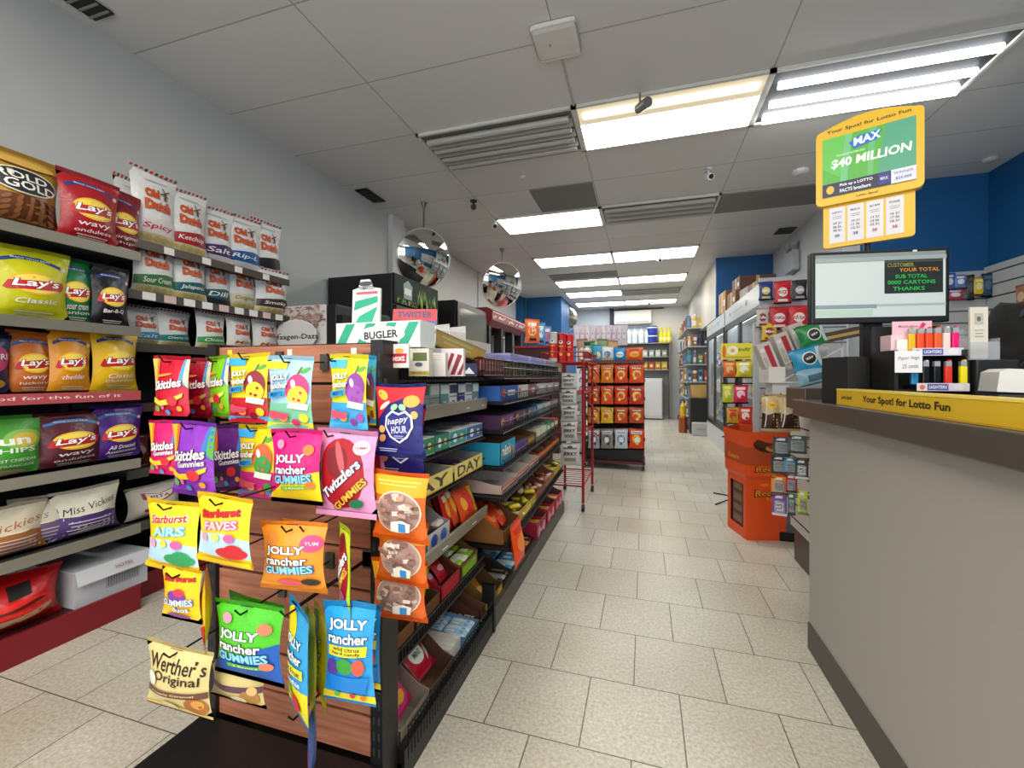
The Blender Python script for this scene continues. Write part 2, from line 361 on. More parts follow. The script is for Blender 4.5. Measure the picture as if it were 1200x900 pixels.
m = MB(); m.box(ap.x - .006, ap.y + .125, CEIL - .012, ap.x + .006, 2.97, CEIL, mat('#b9b7b2', .5)); tag(m.build('cable_conduit'), 'thin grey conduit from the ceiling router to the lights', 'conduit')
def camera_thing(px, py, label, ball='#d9d9d6', s=1.):
    p = at(px, py, Z=CEIL); t = thing('security_camera', label, 'camera', p, R(20))
    m = MB(); m.lathe([(.035 * s, 0), (.035 * s, -.015), (.012 * s, -.02), (.012 * s, -.05 * s)], mat(ball, .4), 10); m.build('mount', t)
    m = MB(); m.tube([(0, .04 * s, -.05 * s), (0, -.05 * s, -.09 * s)], .03 * s, mat(ball, .4), 10); hd = m.build('body', t)
    m = MB(); m.tube([(0, -.05 * s, -.09 * s), (0, -.054 * s, -.092 * s)], .022 * s, BLACK, 10); m.build('lens', hd)
camera_thing(555, 235, 'black security camera hanging left of the nearest warm light', '#2a2a2c')
camera_thing(580, 258, 'white security camera at the corner of the nearest warm light')
camera_thing(830, 198, 'white security camera on the ceiling above the unlit middle light')
camera_thing(772, 299, 'small white dome camera under the cool white light panel', '#d0d4d6')
camera_thing(760, 352, 'tiny far camera on the ceiling before the back wall', '#bfc3c6')
sp = at(750, 106, Z=CEIL); t = thing('spotlight', 'grey cylinder spotlight hanging from the half lit ceiling light', 'spotlight', (sp.x, sp.y, CEIL - .02))
m = MB(); m.tube([(0, 0, 0), (0, 0, -.05), (.02, -.01, -.07)], .008, STEEL); m.build('stem', t)
m = MB(); m.tube([(-.01, .04, -.075), (.05, -.06, -.1)], .032, mat('#8b8983', .35, .5), 12); m.build('head', t)
def vent(x0, y0, x1, y1, label, n, dark='#1c1c1c', fr='#8a8984'):
    t = thing('ceiling_vent', label, 'vent', ((x0 + x1) / 2, (y0 + y1) / 2, CEIL)); w, d = x1 - x0, y1 - y0
    m = MB(); m.box(-w / 2, -d / 2, -.012, w / 2, d / 2, -.004, mat(dark, .6)); m.build('backing', t)
    m = MB()
    for k in range(n): q = -d / 2 + d * (k + .5) / n; m.box(-w / 2, q - .006, -.018, w / 2, q + .004, -.012, mat(fr, .4))
    m.build('grille', t)
vent(-2.74, 1.2, -2.6, 1.53, 'grey slatted vent at the ceiling edge above the crisps', 7)
vent(-2.76, 3.67, -2.62, 4.0, 'black ceiling vent above the black freezers', 4, '#0a0a0a', '#2a2a2a')
p = at(920, 270, Z=CEIL); vent(p.x - .1, p.y - .12, p.x + .1, p.y + .12, 'small dark ceiling vent near the grey wall on the right', 4, '#222222', '#444444')
# ---- convex mirrors
def mirror(cx, cy, cz, r, label, face, top):
    t = thing('security_mirror', label, 'mirror', (cx, cy, cz)); n = Vector(face).normalized()
    rot = Vector((0, 0, 1)).rotation_difference(n).to_matrix().to_4x4()
    def dome(rad, dep, seg=28, rings=9):
        mb = MB(); Rr = (rad * rad + dep * dep) / (2 * dep); prof = []
        vs = []; fs = []
        for i in range(rings + 1):
            a = math.asin(rad / Rr) * (1 - i / rings); q = Rr * math.sin(a); z = Rr * math.cos(a) - (Rr - dep)
            for k in range(seg): vs.append(rot @ Vector((q * math.cos(2 * PI * k / seg), q * math.sin(2 * PI * k / seg), z)))
        for i in range(rings):
            for k in range(seg): fs.append((i * seg + k, i * seg + (k + 1) % seg, (i + 1) * seg + (k + 1) % seg, (i + 1) * seg + k))
        mb.add(vs, fs, mat('#dcdcd6', .04, 1.)); return mb
    dome(r, r * .24).build('mirror_dome', t, smooth=True)
    m = MB(); m.tube([rot @ Vector((r * math.cos(2 * PI * k / 32), r * math.sin(2 * PI * k / 32), 0)) for k in range(33)], .008, mat('#c9c7bd', .3, .4), 6, False); m.build('rim', t)
    m = MB(); m.tube([rot @ Vector((0, 0, -.02)), rot @ Vector((0, 0, -.002))], r * 1.0, mat('#b8b6aa', .35, .5), 28); m.build('backing', t)
    m = MB(); m.tube([(0, 0, top - cz), (0, 0, r * .7)], .01, metalm('#77756e')); m.tube([(0, 0, top - cz), (0, 0, top - cz - .06)], [.035, .012], metalm('#77756e'), 10); m.build('rod', t)
mirror(-2.26, 4.17, 2.35, .31, 'nearest convex security mirror hanging above the black freezer', (.8, -.55, -.25), CEIL)
mirror(-1.98, 6.0, 2.42, .32, 'second convex security mirror, behind the nearest one', (.75, -.7, -.3), CEIL)
mirror(-1.9, 11.0, 2.57, .3, 'farthest convex security mirror with white back by the blue wall', (.5, -.85, -.2), CEIL)
# ================================================================== LEFT WALL: CRISP SHELVES
def shelf_unit(label, y0, y1, xf, xb, levels, top, rails, kick=None):
    t = thing('wall_shelving', label, 'shelving', (0, 0, 0))
    m = MB(); m.box(xb - .02, y0, .0, xb, y1, top, mat('#141416', .6, var=.1)); m.build('back_panel', t)
    for y in (y0 + .015, y1 - .015):
        m = MB(); m.box(xb, y - .015, 0, xb + .04, y + .015, top, BLACK); m.build('upright', t)
    m = MB(); m.box(xb, y0, 0, xf, y1, .1, mat('#3a1014', .5)); b = m.build('base_deck', t)
    m = MB(); m.box(xf, y0, 0, xf + .012, y1, .115, mat('#7d0f1e', .4)); m.build('kick_plate', b)
    for z, c in zip(levels, rails):
        m = MB(); m.box(xb + .02, y0 + .005, z - .02, xf, y1 - .005, z, mat('#2a2a2b', .5)); s = m.build('shelf', t)
        m = MB(); m.box(xf, y0, z - .03, xf + .012, y1, z + .012, mat(c, .35, .2)); pr = m.build('price_rail', s)
    return t
XF = -2.26
ua = shelf_unit('black wall shelving in front holding big crisp bags on grey edged shelves', -.3, 1.43, XF, -2.8, [.385, .69, 1.005, 1.30, 1.65], 1.8, ['#8f8b7e', '#9a968a', '#c85a62', '#7d7a70', '#837f74'])
ub = shelf_unit('black wall shelving behind holding rows of white crisp bags', 1.44, 2.42, -2.36, -2.8, [.36, .62, .94, 1.235, 1.49, 1.74], 1.85, ['#55524c', '#55524c', '#4a3a3c', '#4a4642', '#504a44', '#4a3a34'])
m = MB()                                    # promotional strip in the pink rail
lay(m, [T('good food for the fun of it', -.28, .5, .4, .45, '#f2d8d8'), T('good food for the fun of it', .25, .5, .4, .45, '#f2d8d8')], 1.4, .04, lambda x, z, o: (XF + .0125 + o, .72 + x, .977 + z), off0=.0005)
m.build('shelf_strip', ua)
for k in range(9):
    y = 1.5 + k * .1; m = MB(); m.box(-2.3475, y, 1.462, -2.346, y + .06, 1.5, ink(['#e8e6e2', '#d8b8b4', '#e8e6e2'][k % 3])); m.build('price_tag', ub)
    if k % 2: m = MB(); m.box(-2.3475, y, 1.712, -2.346, y + .05, 1.748, ink('#e4e0da')); m.build('price_tag', ub)
def lays(base, l1, l2, wavy=False, dark='#1d3f86', oval='#f2c230'):
    d = [P([(-.42, .80), (-.2, .865), (.1, .87), (.36, .8), (.36, .755), (.1, .82), (-.2, .815), (-.42, .755)], dark), T('MADE WITH REAL', -.03, .835, .5, .022, '#dfe6f4'),
         E(.41, .76, .045, .03, '#e8c8c0'), E(0, .5, .36, .155, oval), E(0, .5, .33, .13, '#f8da5a'), P([(-.42, .42), (-.36, .52), (.4, .57), (.42, .5), (.36, .44), (-.38, .4)], '#c41425'),
         T("Lay's", 0, .5, .66, .13, '#ffffff', 4, .2, .02, '#8a0f1c')]
    if l1: d += [T(l1, 0, .27, .56, .07, '#f4ecec', 3, .1)]
    if l2: d += [T(l2, 0, .19, .62, .05, '#f0e4e0', 3)]
    return d + lines(.0, .12, .5, 2, .03, '#e8dccf')
SEG = 'crisp bags on the front wall shelving'
def chip(l, t, r, b, z, base, des, label, d=.42, X=XF - .075, **k): return bag('crisp_bag', label, 'crisps', l, t, r, b, X, 'E', base, des, d, z, SEG, heavy=.7, **k)
# top shelf
chip(-35, 178, 74, 270, 1.652, '#b58a35', [B(.1, .42, '#6d3c22'), [E(-.35 + .14 * i, .16 + .07 * j, .06, .025, '#8f5a36', 30 * i) for i in range(6) for j in range(4)], E(.02, .6, .42, .17, '#e8dcc0'), E(.02, .6, .4, .155, '#20242c'), T('ROLD', -.02, .655, .62, .095, '#f2efe6', 0, 0, .02), T('GOLD', .08, .545, .66, .11, '#f2efe6', 0, 0, .02), E(0, .85, .4, .05, '#d0a850')], 'gold pretzel bag with black oval, leftmost on the top shelf')
chip(68, 207, 141, 284, 1.652, '#a81824', lays('', 'wavy', 'ondulees'), 'red crisp bag with yellow oval, front one on top shelf', X=XF - .05)
chip(112, 224, 170, 292, 1.652, '#8e1520', lays('', 'original', 'chips'), 'darker red crisp bag tucked behind the red one on top shelf', X=XF - .11, rot=12)
# second
chip(-12, 291, 84, 368, 1.302, '#c9c817', lays('', 'Classic', '', oval='#e8b820'), 'yellow green crisp bag, large, on the second shelf')
chip(62, 303, 112, 372, 1.302, '#1f7a48', lays('', 'sour cream', 'onion'), 'green crisp bag beside the black one on the second shelf', X=XF - .1)
chip(106, 312, 152, 374, 1.302, '#17151b', lays('', 'Bar-B-Q', ''), 'black crisp bag at the end of the second shelf')
# third
chip(-55, 390, 14, 460, 1.007, '#22264e', [E(.2, .6, .3, .2, '#c02a6a'), T('DORI', .2, .62, .5, .1, '#e8e8f0', 8), E(.1, .2, .3, .08, '#b88838')], 'navy and pink crisp bag cut off at the left of the third shelf')
chip(8, 388, 66, 460, 1.007, '#d0702a', lays('', 'wavy', 'hickory', dark='#3a6ab0'), 'bright orange crisp bag with blue arc on the third shelf', X=XF - .09)
chip(56, 386, 108, 460, 1.007, '#d8901f', lays('', 'cheddar', '', oval='#eeb030'), 'golden orange crisp bag in the middle of the third shelf', X=XF - .06)
chip(103, 385, 166, 457, 1.007, '#e8b91f', lays('', 'Classic', 'Classiques', oval='#f4cf3a'), 'bright yellow crisp bag at the end of the third shelf', rot=10)
# fourth
chip(-45, 488, 54, 562, .692, '#4fa83c', [E(.2, .62, .3, .16, '#8cc84a'), E(.22, .62, .2, .11, '#e0c040'), T('Sun', -.05, .62, .7, .15, '#f4f8ee', 0, 0, .03), T('CHIPS', 0, .46, .75, .08, '#e8f2e2', 0, 0, .02), T('HARVEST CHEDDAR', 0, .3, .8, .05, '#dff0d8'), T('A LA FRANCAISE', 0, .21, .7, .04, '#dff0d8'), E(-.1, .1, .35, .05, '#d8c090')], 'green sun pattern crisp bag on the fourth shelf')
chip(42, 482, 124, 552, .692, '#5c1f2e', lays('', 'wavy', 'ondulees', dark='#4a86c4'), 'maroon wavy crisp bag in the middle of the fourth shelf')
chip(108, 474, 168, 540, .692, '#4b1f80', lays('', 'All Dressed', 'Assaisonnees', dark='#3a6ab0'), 'purple crisp bag at the end of the fourth shelf')
# fifth
def vick(lo, txt, tc='#2a2230'): return [P([(-.5, .06), (.5, .06), (.5, .44), (.2, .5), (-.2, .47), (-.5, .5)], lo), T(txt, 0, .64, .84, .13, tc, 8, .3, -.005), lines(0, .36, .7, 4, .07, '#e0d0dc', .022), E(0, .5, .2, .02, '#e8dcc8')]
chip(-30, 592, 56, 664, .387, '#d8cbb2', vick('#a86a38', 'Vickies', '#b0643c'), 'cream and orange brown crisp bag cut off at left of fifth shelf')
chip(14, 580, 84, 652, .387, '#ddd6c4', vick('#7a6488', 'Miss Vi', '#9a7aa0'), 'cream and pale mauve crisp bag in the middle of the fifth shelf', X=XF - .1, rot=-14)
chip(60, 570, 141, 640, .387, '#dcd8c6', vick('#4e3a78', 'Miss Vickies'), 'cream and dark purple crisp bag at the end of the fifth shelf')
# goods on the base deck
m = pbox_mb(.28, .46, .15, '#c3c4cc', [P([(-.1, .25), (.38, .25), (.38, .62), (-.1, .62)], '#a4a4ae'), T('||||||||||||', .14, .44, .42, .3, '#6b6b74')], [B(.0, .45, '#b9bac2')], [B(.5, .7, '#d4d8e4', -.3, .1)])
m.box(-.144, -.24, .15, .144, .24, .156, card('#cfd0d6')); m.quad((-.144, -.241, .156), (.144, -.241, .156), (.144, -.262, .1), (-.144, -.262, .1), card('#c8c9d0')); m.quad((-.144, -.24, .156), (-.144, -.262, .1), (.144, -.262, .1), (.144, -.24, .156), card('#c8c9d0'))
lay(m, [T('HOTEL', .1, .5, .25, .3, '#b07078')], .28, .05, lambda x, z, o: (x, -.2475 - o - .0185 * (1 - z / .05), .106 + z), off0=.0008)
tag(m.build('cardboard_carton', None, (XF - .03 - .23, 1.345, .102), R(90)), 'white cardboard carton with barcode under the fifth shelf', 'carton')
m = bag_mesh('snack_multipack', .29, .21, .2, '#c01018', [E(.05, .4, .4, .2, '#e02418'), P([(-.5, .2), (-.2, .3), (.3, .38), (.46, .36), (.3, .28), (-.2, .16), (-.5, .08)], '#cbb08c'), P([(-.12, .62), (.12, .66), (.14, .86), (-.1, .84)], '#14100f'), P([(-.5, .36), (.3, .52), (.2, .56), (-.5, .4)], '#5a0a10')], seal=.04, heavy=.5, seed=5)
tag(mobj('snack_multipack', m, None, (XF - .1, 1.045, .102), R(84)), 'red multipack bag on the base deck beside the white carton', 'crisps')
for k, (l, tt, r, b, X, lab, des) in enumerate([(148, 566, 214, 640, -2.42, 'white crisp bag with dark red ornament on the low rear shelf', [P([(-.3, .8), (.0, .72), (.35, .8), (.3, .62), (0, .5), (-.3, .62)], '#a03a44'), P([(-.24, .77), (.0, .7), (.29, .77), (.24, .64), (0, .54), (-.24, .64)], '#ded8ce'), T('PITA', 0, .65, .36, .08, '#8a2a34', 0, 0, .02), E(-.2, .3, .1, .06, '#8a2030'), E(.2, .26, .14, .07, '#8a2030')])]):
    bag('crisp_bag', lab, 'crisps', l, tt, r, b, X, 'E', '#cfc8bc', des, .42, .362, SEG, heavy=.6)
# white bags of the rear unit
def dutch(col, flav, back='#e8e4da', tcol='#f4f0ea'):
    d = [[P([(-.5 + .1 * i, .94), (-.44 + .1 * i, .94), (-.4 + .1 * i, .985), (-.46 + .1 * i, .985)], ['#b8281c', '#5a2a22'][i % 2]) for i in range(10)]]
    d += [T('Old', -.12, .68, .3, .11, '#d2551c', 0, 0, .035, '#a83a10'), T('Dutch', .0, .53, .58, .125, '#d2551c', 0, 0, .035, '#a83a10'), P([(.13, .62), (.2, .62), (.19, .72), (.14, .72)], '#6a4030'), P([(.06, .68), (.28, .75), (.28, .77), (.06, .7)], '#6a4030'), P([(.1, .78), (.22, .66), (.24, .67), (.12, .79)], '#6a4030'), lines(0, .84, .5, 1, .03, '#b0b4b8')]
    d += [P([(-.5, .18), (.5, .18), (.5, .36), (.2, .37), (-.2, .34), (-.5, .32)], col), T(flav, .02, .265, .7, .085, tcol, 2, .15)]
    d += [B(.06, .18, '#d6cba0' if back == 'chips' else back), [E(-.36 + .18 * i, .12, .08, .035, '#c9b46a') for i in range(5)] if back == 'chips' else []]
    return d
SEG2 = 'white crisp bags on the rear wall shelving'
def odb(l, t, r, b, z, col, flav, label, back='chips', tcol='#f4f0ea', base='#dfdfde'): return bag('crisp_bag', label, 'crisps', l, t, r, b, -2.43, 'E', base, dutch(col, flav, back, tcol), .42, z, SEG2, heavy=.6, wscale=.95, rot=random.uniform(-9, 7), pad=(random.choice((0, -.02, -.035)), 0))
bag('crisp_bag', 'white crisp bag half hidden behind the first bag of the rear top shelf', 'crisps', 133, 208, 175, 272, -2.6, 'E', '#dcdad8', dutch('#c04030', 'Chips'), .45, 1.742, SEG2)
odb(152, 200, 208, 270, 1.742, '#e4dada', 'Spicy', 'white crisp bag with red script, first on the rear top shelf', tcol='#c02040')
odb(195, 223, 243, 280, 1.742, '#a81c2a', 'Ketchup', 'white crisp bag with red band on the rear top shelf')
odb(236, 242, 278, 290, 1.742, '#4a2a6a', 'Salt', 'white crisp bag with dark purple band on the rear top shelf', '#dad8d8')
odb(265, 251, 310, 299, 1.742, '#1f5aa0', 'Rip-L', 'white crisp bag with blue band on the rear top shelf', '#dad8d8')
odb(300, 258, 333, 305, 1.742, '#1a181a', 'BBQ', 'white crisp bag with black band ending the rear top shelf', '#dad8d8')
odb(154, 276, 206, 337, 1.492, '#3a7a42', 'Sour Cream', 'white crisp bag with green band, first on the rear second shelf')
odb(199, 289, 243, 341, 1.492, '#1d5f68', 'Jalapeno', 'white crisp bag with dark teal band, second on the rear second shelf')
odb(239, 299, 275, 346, 1.492, '#22606a', 'Dill', 'white crisp bag with teal band in the middle of the rear second shelf', '#2a3a38')
odb(269, 305, 305, 351, 1.492, '#d8d0b0', 'Original', 'white crisp bag with pale band, fourth on the rear second shelf', tcol='#8a6a30')
odb(299, 315, 337, 358, 1.492, '#3a2a24', 'Smoky', 'white crisp bag with brown band ending the rear second shelf')
odb(148, 358, 196, 408, 1.237, '#4a9ac8', 'Salt', 'white crisp bag with light blue band, first on the rear third shelf')
odb(187, 363, 231, 411, 1.237, '#1f8078', 'Creamy Dill', 'white crisp bag with teal green band on the rear third shelf')
odb(228, 365, 265, 409, 1.237, '#3a9a50', 'Onion', 'white crisp bag with leaf green band on the rear third shelf')
odb(262, 370, 297, 405, 1.237, '#e4ddd2', 'Mini', 'small plain white crisp bag, fourth on the rear third shelf', '#e0d8cc', '#c0572a')
odb(294, 373, 326, 405, 1.237, '#e4ddd2', 'Mini', 'small plain white crisp bag ending the rear third shelf', '#e0d8cc', '#c0572a')
for k in range(4):
    _seed[0] += 1
    me = bag_mesh('snack_bag', .16, .17, .08, ['#5a1c22', '#7a2a20', '#3a2024', '#6a1a24'][k], [E(0, .5, .3, .15, '#9a7a6a')], seed=_seed[0], cut=False)
    tag(mobj('snack_bag', me, None, (-2.45, 1.53 + .16 * k, .622), R(90), R(-8)), 'dark red snack bag lying in the shadow of the low rear shelf', 'crisps', 'dark snack bags on the low rear shelf')
# ================================================================== MIDDLE GONDOLA
SP = -.92                                   # spine of the gondola
gz1 = [(.30, '#151516'), (.515, '#857f6c'), (.71, '#1a1a1b'), (.835, '#1a1a1b'), (.968, '#8f8b80'), (1.08, '#17171a')]
g = thing('gondola_shelving', 'black double sided gondola of candy shelves with wood end panel', 'shelving')
m = MB(); m.box(SP - .02, 1.0, .1, SP + .02, 3.44, 1.16, BLACK); m.build('spine_panel', g)
woodm = bpy.data.materials.new('wood_slats'); woodm.use_nodes = True
_n = woodm.node_tree; _b = _n.nodes['Principled BSDF']; _tc = _n.nodes.new('ShaderNodeTexCoord'); _mp = _n.nodes.new('ShaderNodeMapping'); _mp.inputs['Scale'].default_value = (1, 1, 14)
_w = _n.nodes.new('ShaderNodeTexNoise'); _w.inputs['Scale'].default_value = 6; _w.inputs['Detail'].default_value = 5
_r = _n.nodes.new('ShaderNodeValToRGB'); _r.color_ramp.elements[0].color = hexc('#93583f'); _r.color_ramp.elements[1].color = hexc('#b87a5e'); _r.color_ramp.elements[0].position = .3; _r.color_ramp.elements[1].position = .7
_n.links.new(_tc.outputs['Object'], _mp.inputs['Vector']); _n.links.new(_mp.outputs['Vector'], _w.inputs['Vector']); _n.links.new(_w.outputs['Fac'], _r.inputs['Fac']); _n.links.new(_r.outputs['Color'], _b.inputs['Base Color']); _b.inputs['Roughness'].default_value = .45
PY = .96                                    # front of the wood end panel
m = MB(); nb = 10; zz0, zz1 = .1, 1.17; bh = (zz1 - zz0) / nb
m.box(-1.19, PY + .012, zz0, -.665, PY + .03, zz1, mat('#2a1712', .7))
for k in range(nb): m.box(-1.19, PY, zz0 + bh * k + .004, -.665, PY + .013, zz0 + bh * (k + 1) - .004, woodm)
m.build('slat_panel', g)
for x0, x1 in ((-1.215, -1.185), (-.665, -.63)):
    m = MB(); m.box(x0, PY - .012, 0, x1, PY + .06, 1.175, BLACK)
    for k in range(26):
        z = .12 + k * .04
        m.box(x0 + .008, PY - .0125, z, x0 + .012, PY - .0118, z + .02, mat('#3a3a3c', .5)); m.box(x1 - .012, PY - .0125, z, x1 - .008, PY - .0118, z + .02, mat('#3a3a3c', .5))
    m.build('upright', g)
m = MB(); m.box(-1.23, .62, 0, -.6, PY - .012, .1, BLACK, .006); m.build('end_deck', g)
m = MB(); m.box(-1.22, PY + .06, 0, -.62, 1.735, .045, BLACK); m.box(-.635, PY + .06, 0, -.61, 1.735, .085, BLACK); b1 = m.build('base_deck', g)
m = MB(); m.box(-1.22, 1.745, 0, -.62, 3.44, .05, BLACK); m.box(-.64, 1.745, 0, -.612, 3.44, .09, mat('#4a4640', .45)); m.build('base_deck', g)
m = MB(); m.box(-.66, 1.725, 0, -.605, 1.745, .2, BLACKM); m.build('divider_post', g)
m = MB(); m.box(SP - .03, 1.72, .1, SP + .03, 1.75, 1.17, BLACK); m.build('upright', g)
m = MB(); m.box(SP - .03, 3.41, .1, SP + .03, 3.44, 1.17, BLACK); m.build('upright', g)
for z, c in gz1:                            # first section
    xf = -.65
    m = MB(); m.box(SP + .02, PY + .06, z - .015, xf, 1.72, z, BLACKM); s = m.build('shelf', g)
    m = MB()
    if c[1] in '89': m.prism([(xf, z - .02), (xf + .012, z - .02), (xf + .018, z + .022), (xf + .01, z + .026), (xf, z + .005)], 'y', PY + .06, 1.72, mat(c, .35, .2))
    else:
        m.box(xf, PY + .06, z - .015, xf + .006, 1.72, z - .008, BLACKM); m.box(xf, PY + .06, z + .024, xf + .006, 1.72, z + .03, BLACKM)
        for k in range(36): y = PY + .07 + k * .0178; m.box(xf + .001, y, z - .008, xf + .005, y + .003, z + .024, BLACKM)
    m.build('price_rail' if c[1] in '89' else 'wire_fence', s)
    m = MB(); m.box(-1.19, PY + .06, z - .015, SP - .02, 1.72, z, BLACKM); m.build('shelf', g)
gz2 = [(.35, -.585), (.56, -.60), (.69, -.605), (.85, -.605), (.975, -.60), (1.085, -.60)]
XN = .045                                   # the wire trays of the second section stand out a little at the near end
for z, xf in gz2:
    m = MB(); m.prism([(SP + .02, 1.76), (xf + XN * .6, 1.76), (xf - .03, 3.4), (SP + .02, 3.4)], 'z', z - .014, z, BLACKM); s = m.build('shelf', g)
    m = MB(); a, b_ = Vector((xf + XN * .6, 1.76, 0)), Vector((xf - .03, 3.4, 0))
    for zz in (z - .012, z + .035): m.tube([(a.x, a.y, zz), (b_.x, b_.y, zz)], .0035, BLACKM, 4)
    for k in range(56): q = a.lerp(b_, k / 55); m.tube([(q.x, q.y, z - .012), (q.x, q.y, z + .035)], .0018, BLACKM, 3, False)
    m.build('wire_fence', s)
    m = MB(); m.box(-1.2, 1.76, z - .014, SP - .02, 3.4, z, BLACKM); m.build('shelf', g)
m = MB(); a, b_ = (-.61, PY + .08), (-.61, 1.72)      # low wire fence on the near base
for zz in (.09, .135): m.tube([(a[0], a[1], zz), (b_[0], b_[1], zz)], .0035, BLACKM, 4)
for k in range(40): y = a[1] + (b_[1] - a[1]) * k / 39; m.tube([(a[0], y, .05), (a[0], y, .135)], .002, BLACKM, 3, False)
m.build('wire_fence', b1)
# ---- peg hooks with candy on the wood end panel
def hook(x, z, L, label_):
    m = MB(); m.box(-.012, -.008, -.02, .012, 0, .022, mat('#55524e', .4, .6)); m.tube([(0, 0, 0), (0, -L, -.004), (0, -L - .012, .012)], .0022, mat('#1c1c1e', .35, .5), 5)
    return tag(m.build('peg_hook', None, (x, PY, z)), label_, 'peg hook')
PEG = 'peg bags of candy on the wooden end panel'
PEGS = []
def peg(l, t, r, b, Y, base, des, label, rot=0, name='candy_bag', d=.22, **k):
    o = bag(name, label, 'candy', l, t, r, b, Y, 'S', base, des, d, None, PEG, rot, True, .25, **k); PEGS.append((o, at((l + r) / 2, t, Y=Y).z)); return o
def skit(c2, gum=False, col='#ffffff', rb=('#f0b428', '#e8641e', '#3a78c0', '#58a83c')):
    return [P([(-.5, .95), (-.36, .95), (-.3, .6), (-.42, .45), (-.5, .45)], rb[0]), P([(.5, .95), (.36, .95), (.3, .6), (.5, .5)], rb[2]), P([(.42, .95), (.5, .95), (.5, .5), (.4, .6)], rb[3]), P([(-.36, .95), (-.28, .95), (-.24, .66), (-.3, .6)], rb[1]),
            T('Skittles', 0, .56, .76, .14, col, 6, .12, .025, '#3a1020' if gum else '#7a0a1c'), T('Gummies', .08, .45, .6, .08, '#ffffff', 6, .1, .015, '#5a2060') if gum else E(-.1, .7, .25, .02, '#f08a3a', 6),
            P([(-.42, .36), (-.2, .3), (.1, .33), (.42, .42), (.4, .36), (.1, .25), (-.2, .22), (-.46, .28)], c2), E(.16, .3, .13, .075, '#d8303c'), E(-.3, .18, .07, .05, '#58b848'), E(.0, .12, .06, .04, '#40a0d8'), E(.32, .18, .06, .04, '#f0a030'), E(-.12, .2, .05, .035, '#e86aa0')]
SK = ('#e8c05a', '#d8703a', '#4a9ac8', '#e8d8b0')
peg(180, 417, 223, 492, .80, '#c4122e', skit('#d8d84a', rb=SK), 'red pouch of chewy candy, first on the top hook of the end panel')
peg(214, 420, 243, 490, .86, '#9a1026', skit('#c8a84a', rb=SK), 'dark red pouch partly behind the first red pouch on the top hook', 18)
peg(237, 417, 273, 488, .88, '#7fc41f', skit('#e8e060', rb=('#f0d040', '#f08a2a', '#3a8ad0', '#f0e0b0')), 'lime green sour candy pouch on the top row of the wood panel', -10)
def jrc(bg, fr, fr2, low, foot):   # fruit pictures without faces
    return [P([(.2, .74), (.26, .74), (.32, .84), (.28, .85)], '#5a7a2a'), E(.38, .8, .1, .03, '#58a838', 25), B(.0, .36, low), B(.03, .09, foot), B(.82, .93, foot, -.5, -.02), E(.24, .55, .24, .2, fr), E(.26, .45, .2, .14, fr2), E(.17, .62, .05, .06, '#f4e8e8', 20), E(.3, .4, .04, .02, fr), E(.2, .42, .03, .02, fr), E(.34, .5, .03, .02, fr), P([(.05, .3), (.45, .26), (.48, .34), (.1, .38)], '#f2f0e4'), E(.36, .16, .09, .06, fr2), E(.18, .1, .08, .05, fr), T('JOLLY', -.16, .7, .46, .1, '#ffffff', 4, 0, .03, '#1a2030'), T('rancher', -.16, .6, .46, .085, '#ffffff', 4, 0, .02, '#1a2030'),
            P([(-.48, .42), (.0, .46), (.02, .54), (-.48, .5)], '#2aa0e0'), T('MISFITS', -.2, .48, .36, .05, '#0d3a70', 4), E(-.3, .2, .08, .06, '#e86a8a'), E(-.05, .16, .1, .05, '#f0a030'), P([(-.4, .26), (.1, .22), (.0, .14), (-.4, .16)], '#d8506a')]
peg(269, 414, 315, 495, .86, '#f0d818', jrc('', '#8a1a2a', '#f0c818', '#c42028', '#3aa6e8'), 'yellow and red candy bag with blue foot, left of the pink fruit bag')
peg(314, 417, 367, 503, .84, '#a8d4ec', jrc('', '#e23a78', '#e8e02a', '#7cc4a0', '#eedc2a'), 'pale blue candy bag with pink and yellow fruit on the top row')
peg(420, 416, 441, 498, .88, '#3aa0cc', jrc('', '#6a3a7a', '#8a4a2a', '#e8d020', '#48b0e0'), 'blue and yellow candy bag behind the purple fruit bag at right top')
peg(387, 415, 431, 503, .84, '#e8dc20', jrc('', '#8a3a98', '#9a4aa8', '#3aa0d8', '#48b4e8'), 'yellow and blue candy bag with purple fruit at the right of the top row')
peg(175, 492, 213, 560, .80, '#d81a6a', skit('#e8c828', True), 'pink gummy candy pouch behind the purple one at left')
peg(276, 500, 296, 565, .92, '#4a1f66', skit('#2a2a2a', True), 'farthest dark purple pouch on the left middle hook', 30)
peg(252, 498, 282, 575, .86, '#5a2478', skit('#3a2a2a', True), 'dark purple pouch behind the bright purple pouch', 25)
peg(198, 494, 257, 581, .77, '#8a3ab8', skit('#e8c828', True), 'bright purple gummy candy pouch with rainbow stripes at left', -6)
peg(280, 497, 323, 583, .86, '#e8cc1c', jrc('', '#d8622a', '#3a9a4a', '#c42a80', '#3aa6e8'), 'yellow and magenta candy bag with blue foot in the middle row')
def jrg(sw, gcol, strip, sub='2 flavors', txt='#ffffff'):
    return [P([(-.5, .06), (.5, .06), (.5, .45), (.1, .4), (-.2, .3), (-.5, .12)], sw), T('JOLLY', -.08, .6, .66, .14, txt, 3, 0, .035, '#1c2440'), T('rancher', -.06, .47, .7, .115, txt, 3, 0, .025, '#1c2440'), T('GUMMIES', -.02, .34, .8, .115, '#8fd8f6', 4, 0, .035, '#14508c'),
            P([(-.25, .18), (.32, .23), (.3, .27), (-.25, .24)], strip), T(sub, .04, .228, .4, .03, '#f4f4e4', 4), E(.32, .74, .1, .07, gcol), E(-.25, .8, .08, .06, '#f090b0'), E(.36, .28, .09, .05, gcol)]
peg(318, 503, 377, 590, .81, '#e0147c', jrg('#eed81c', '#f0803a', '#7cc43c'), 'hot pink and yellow gummies bag in the middle row')
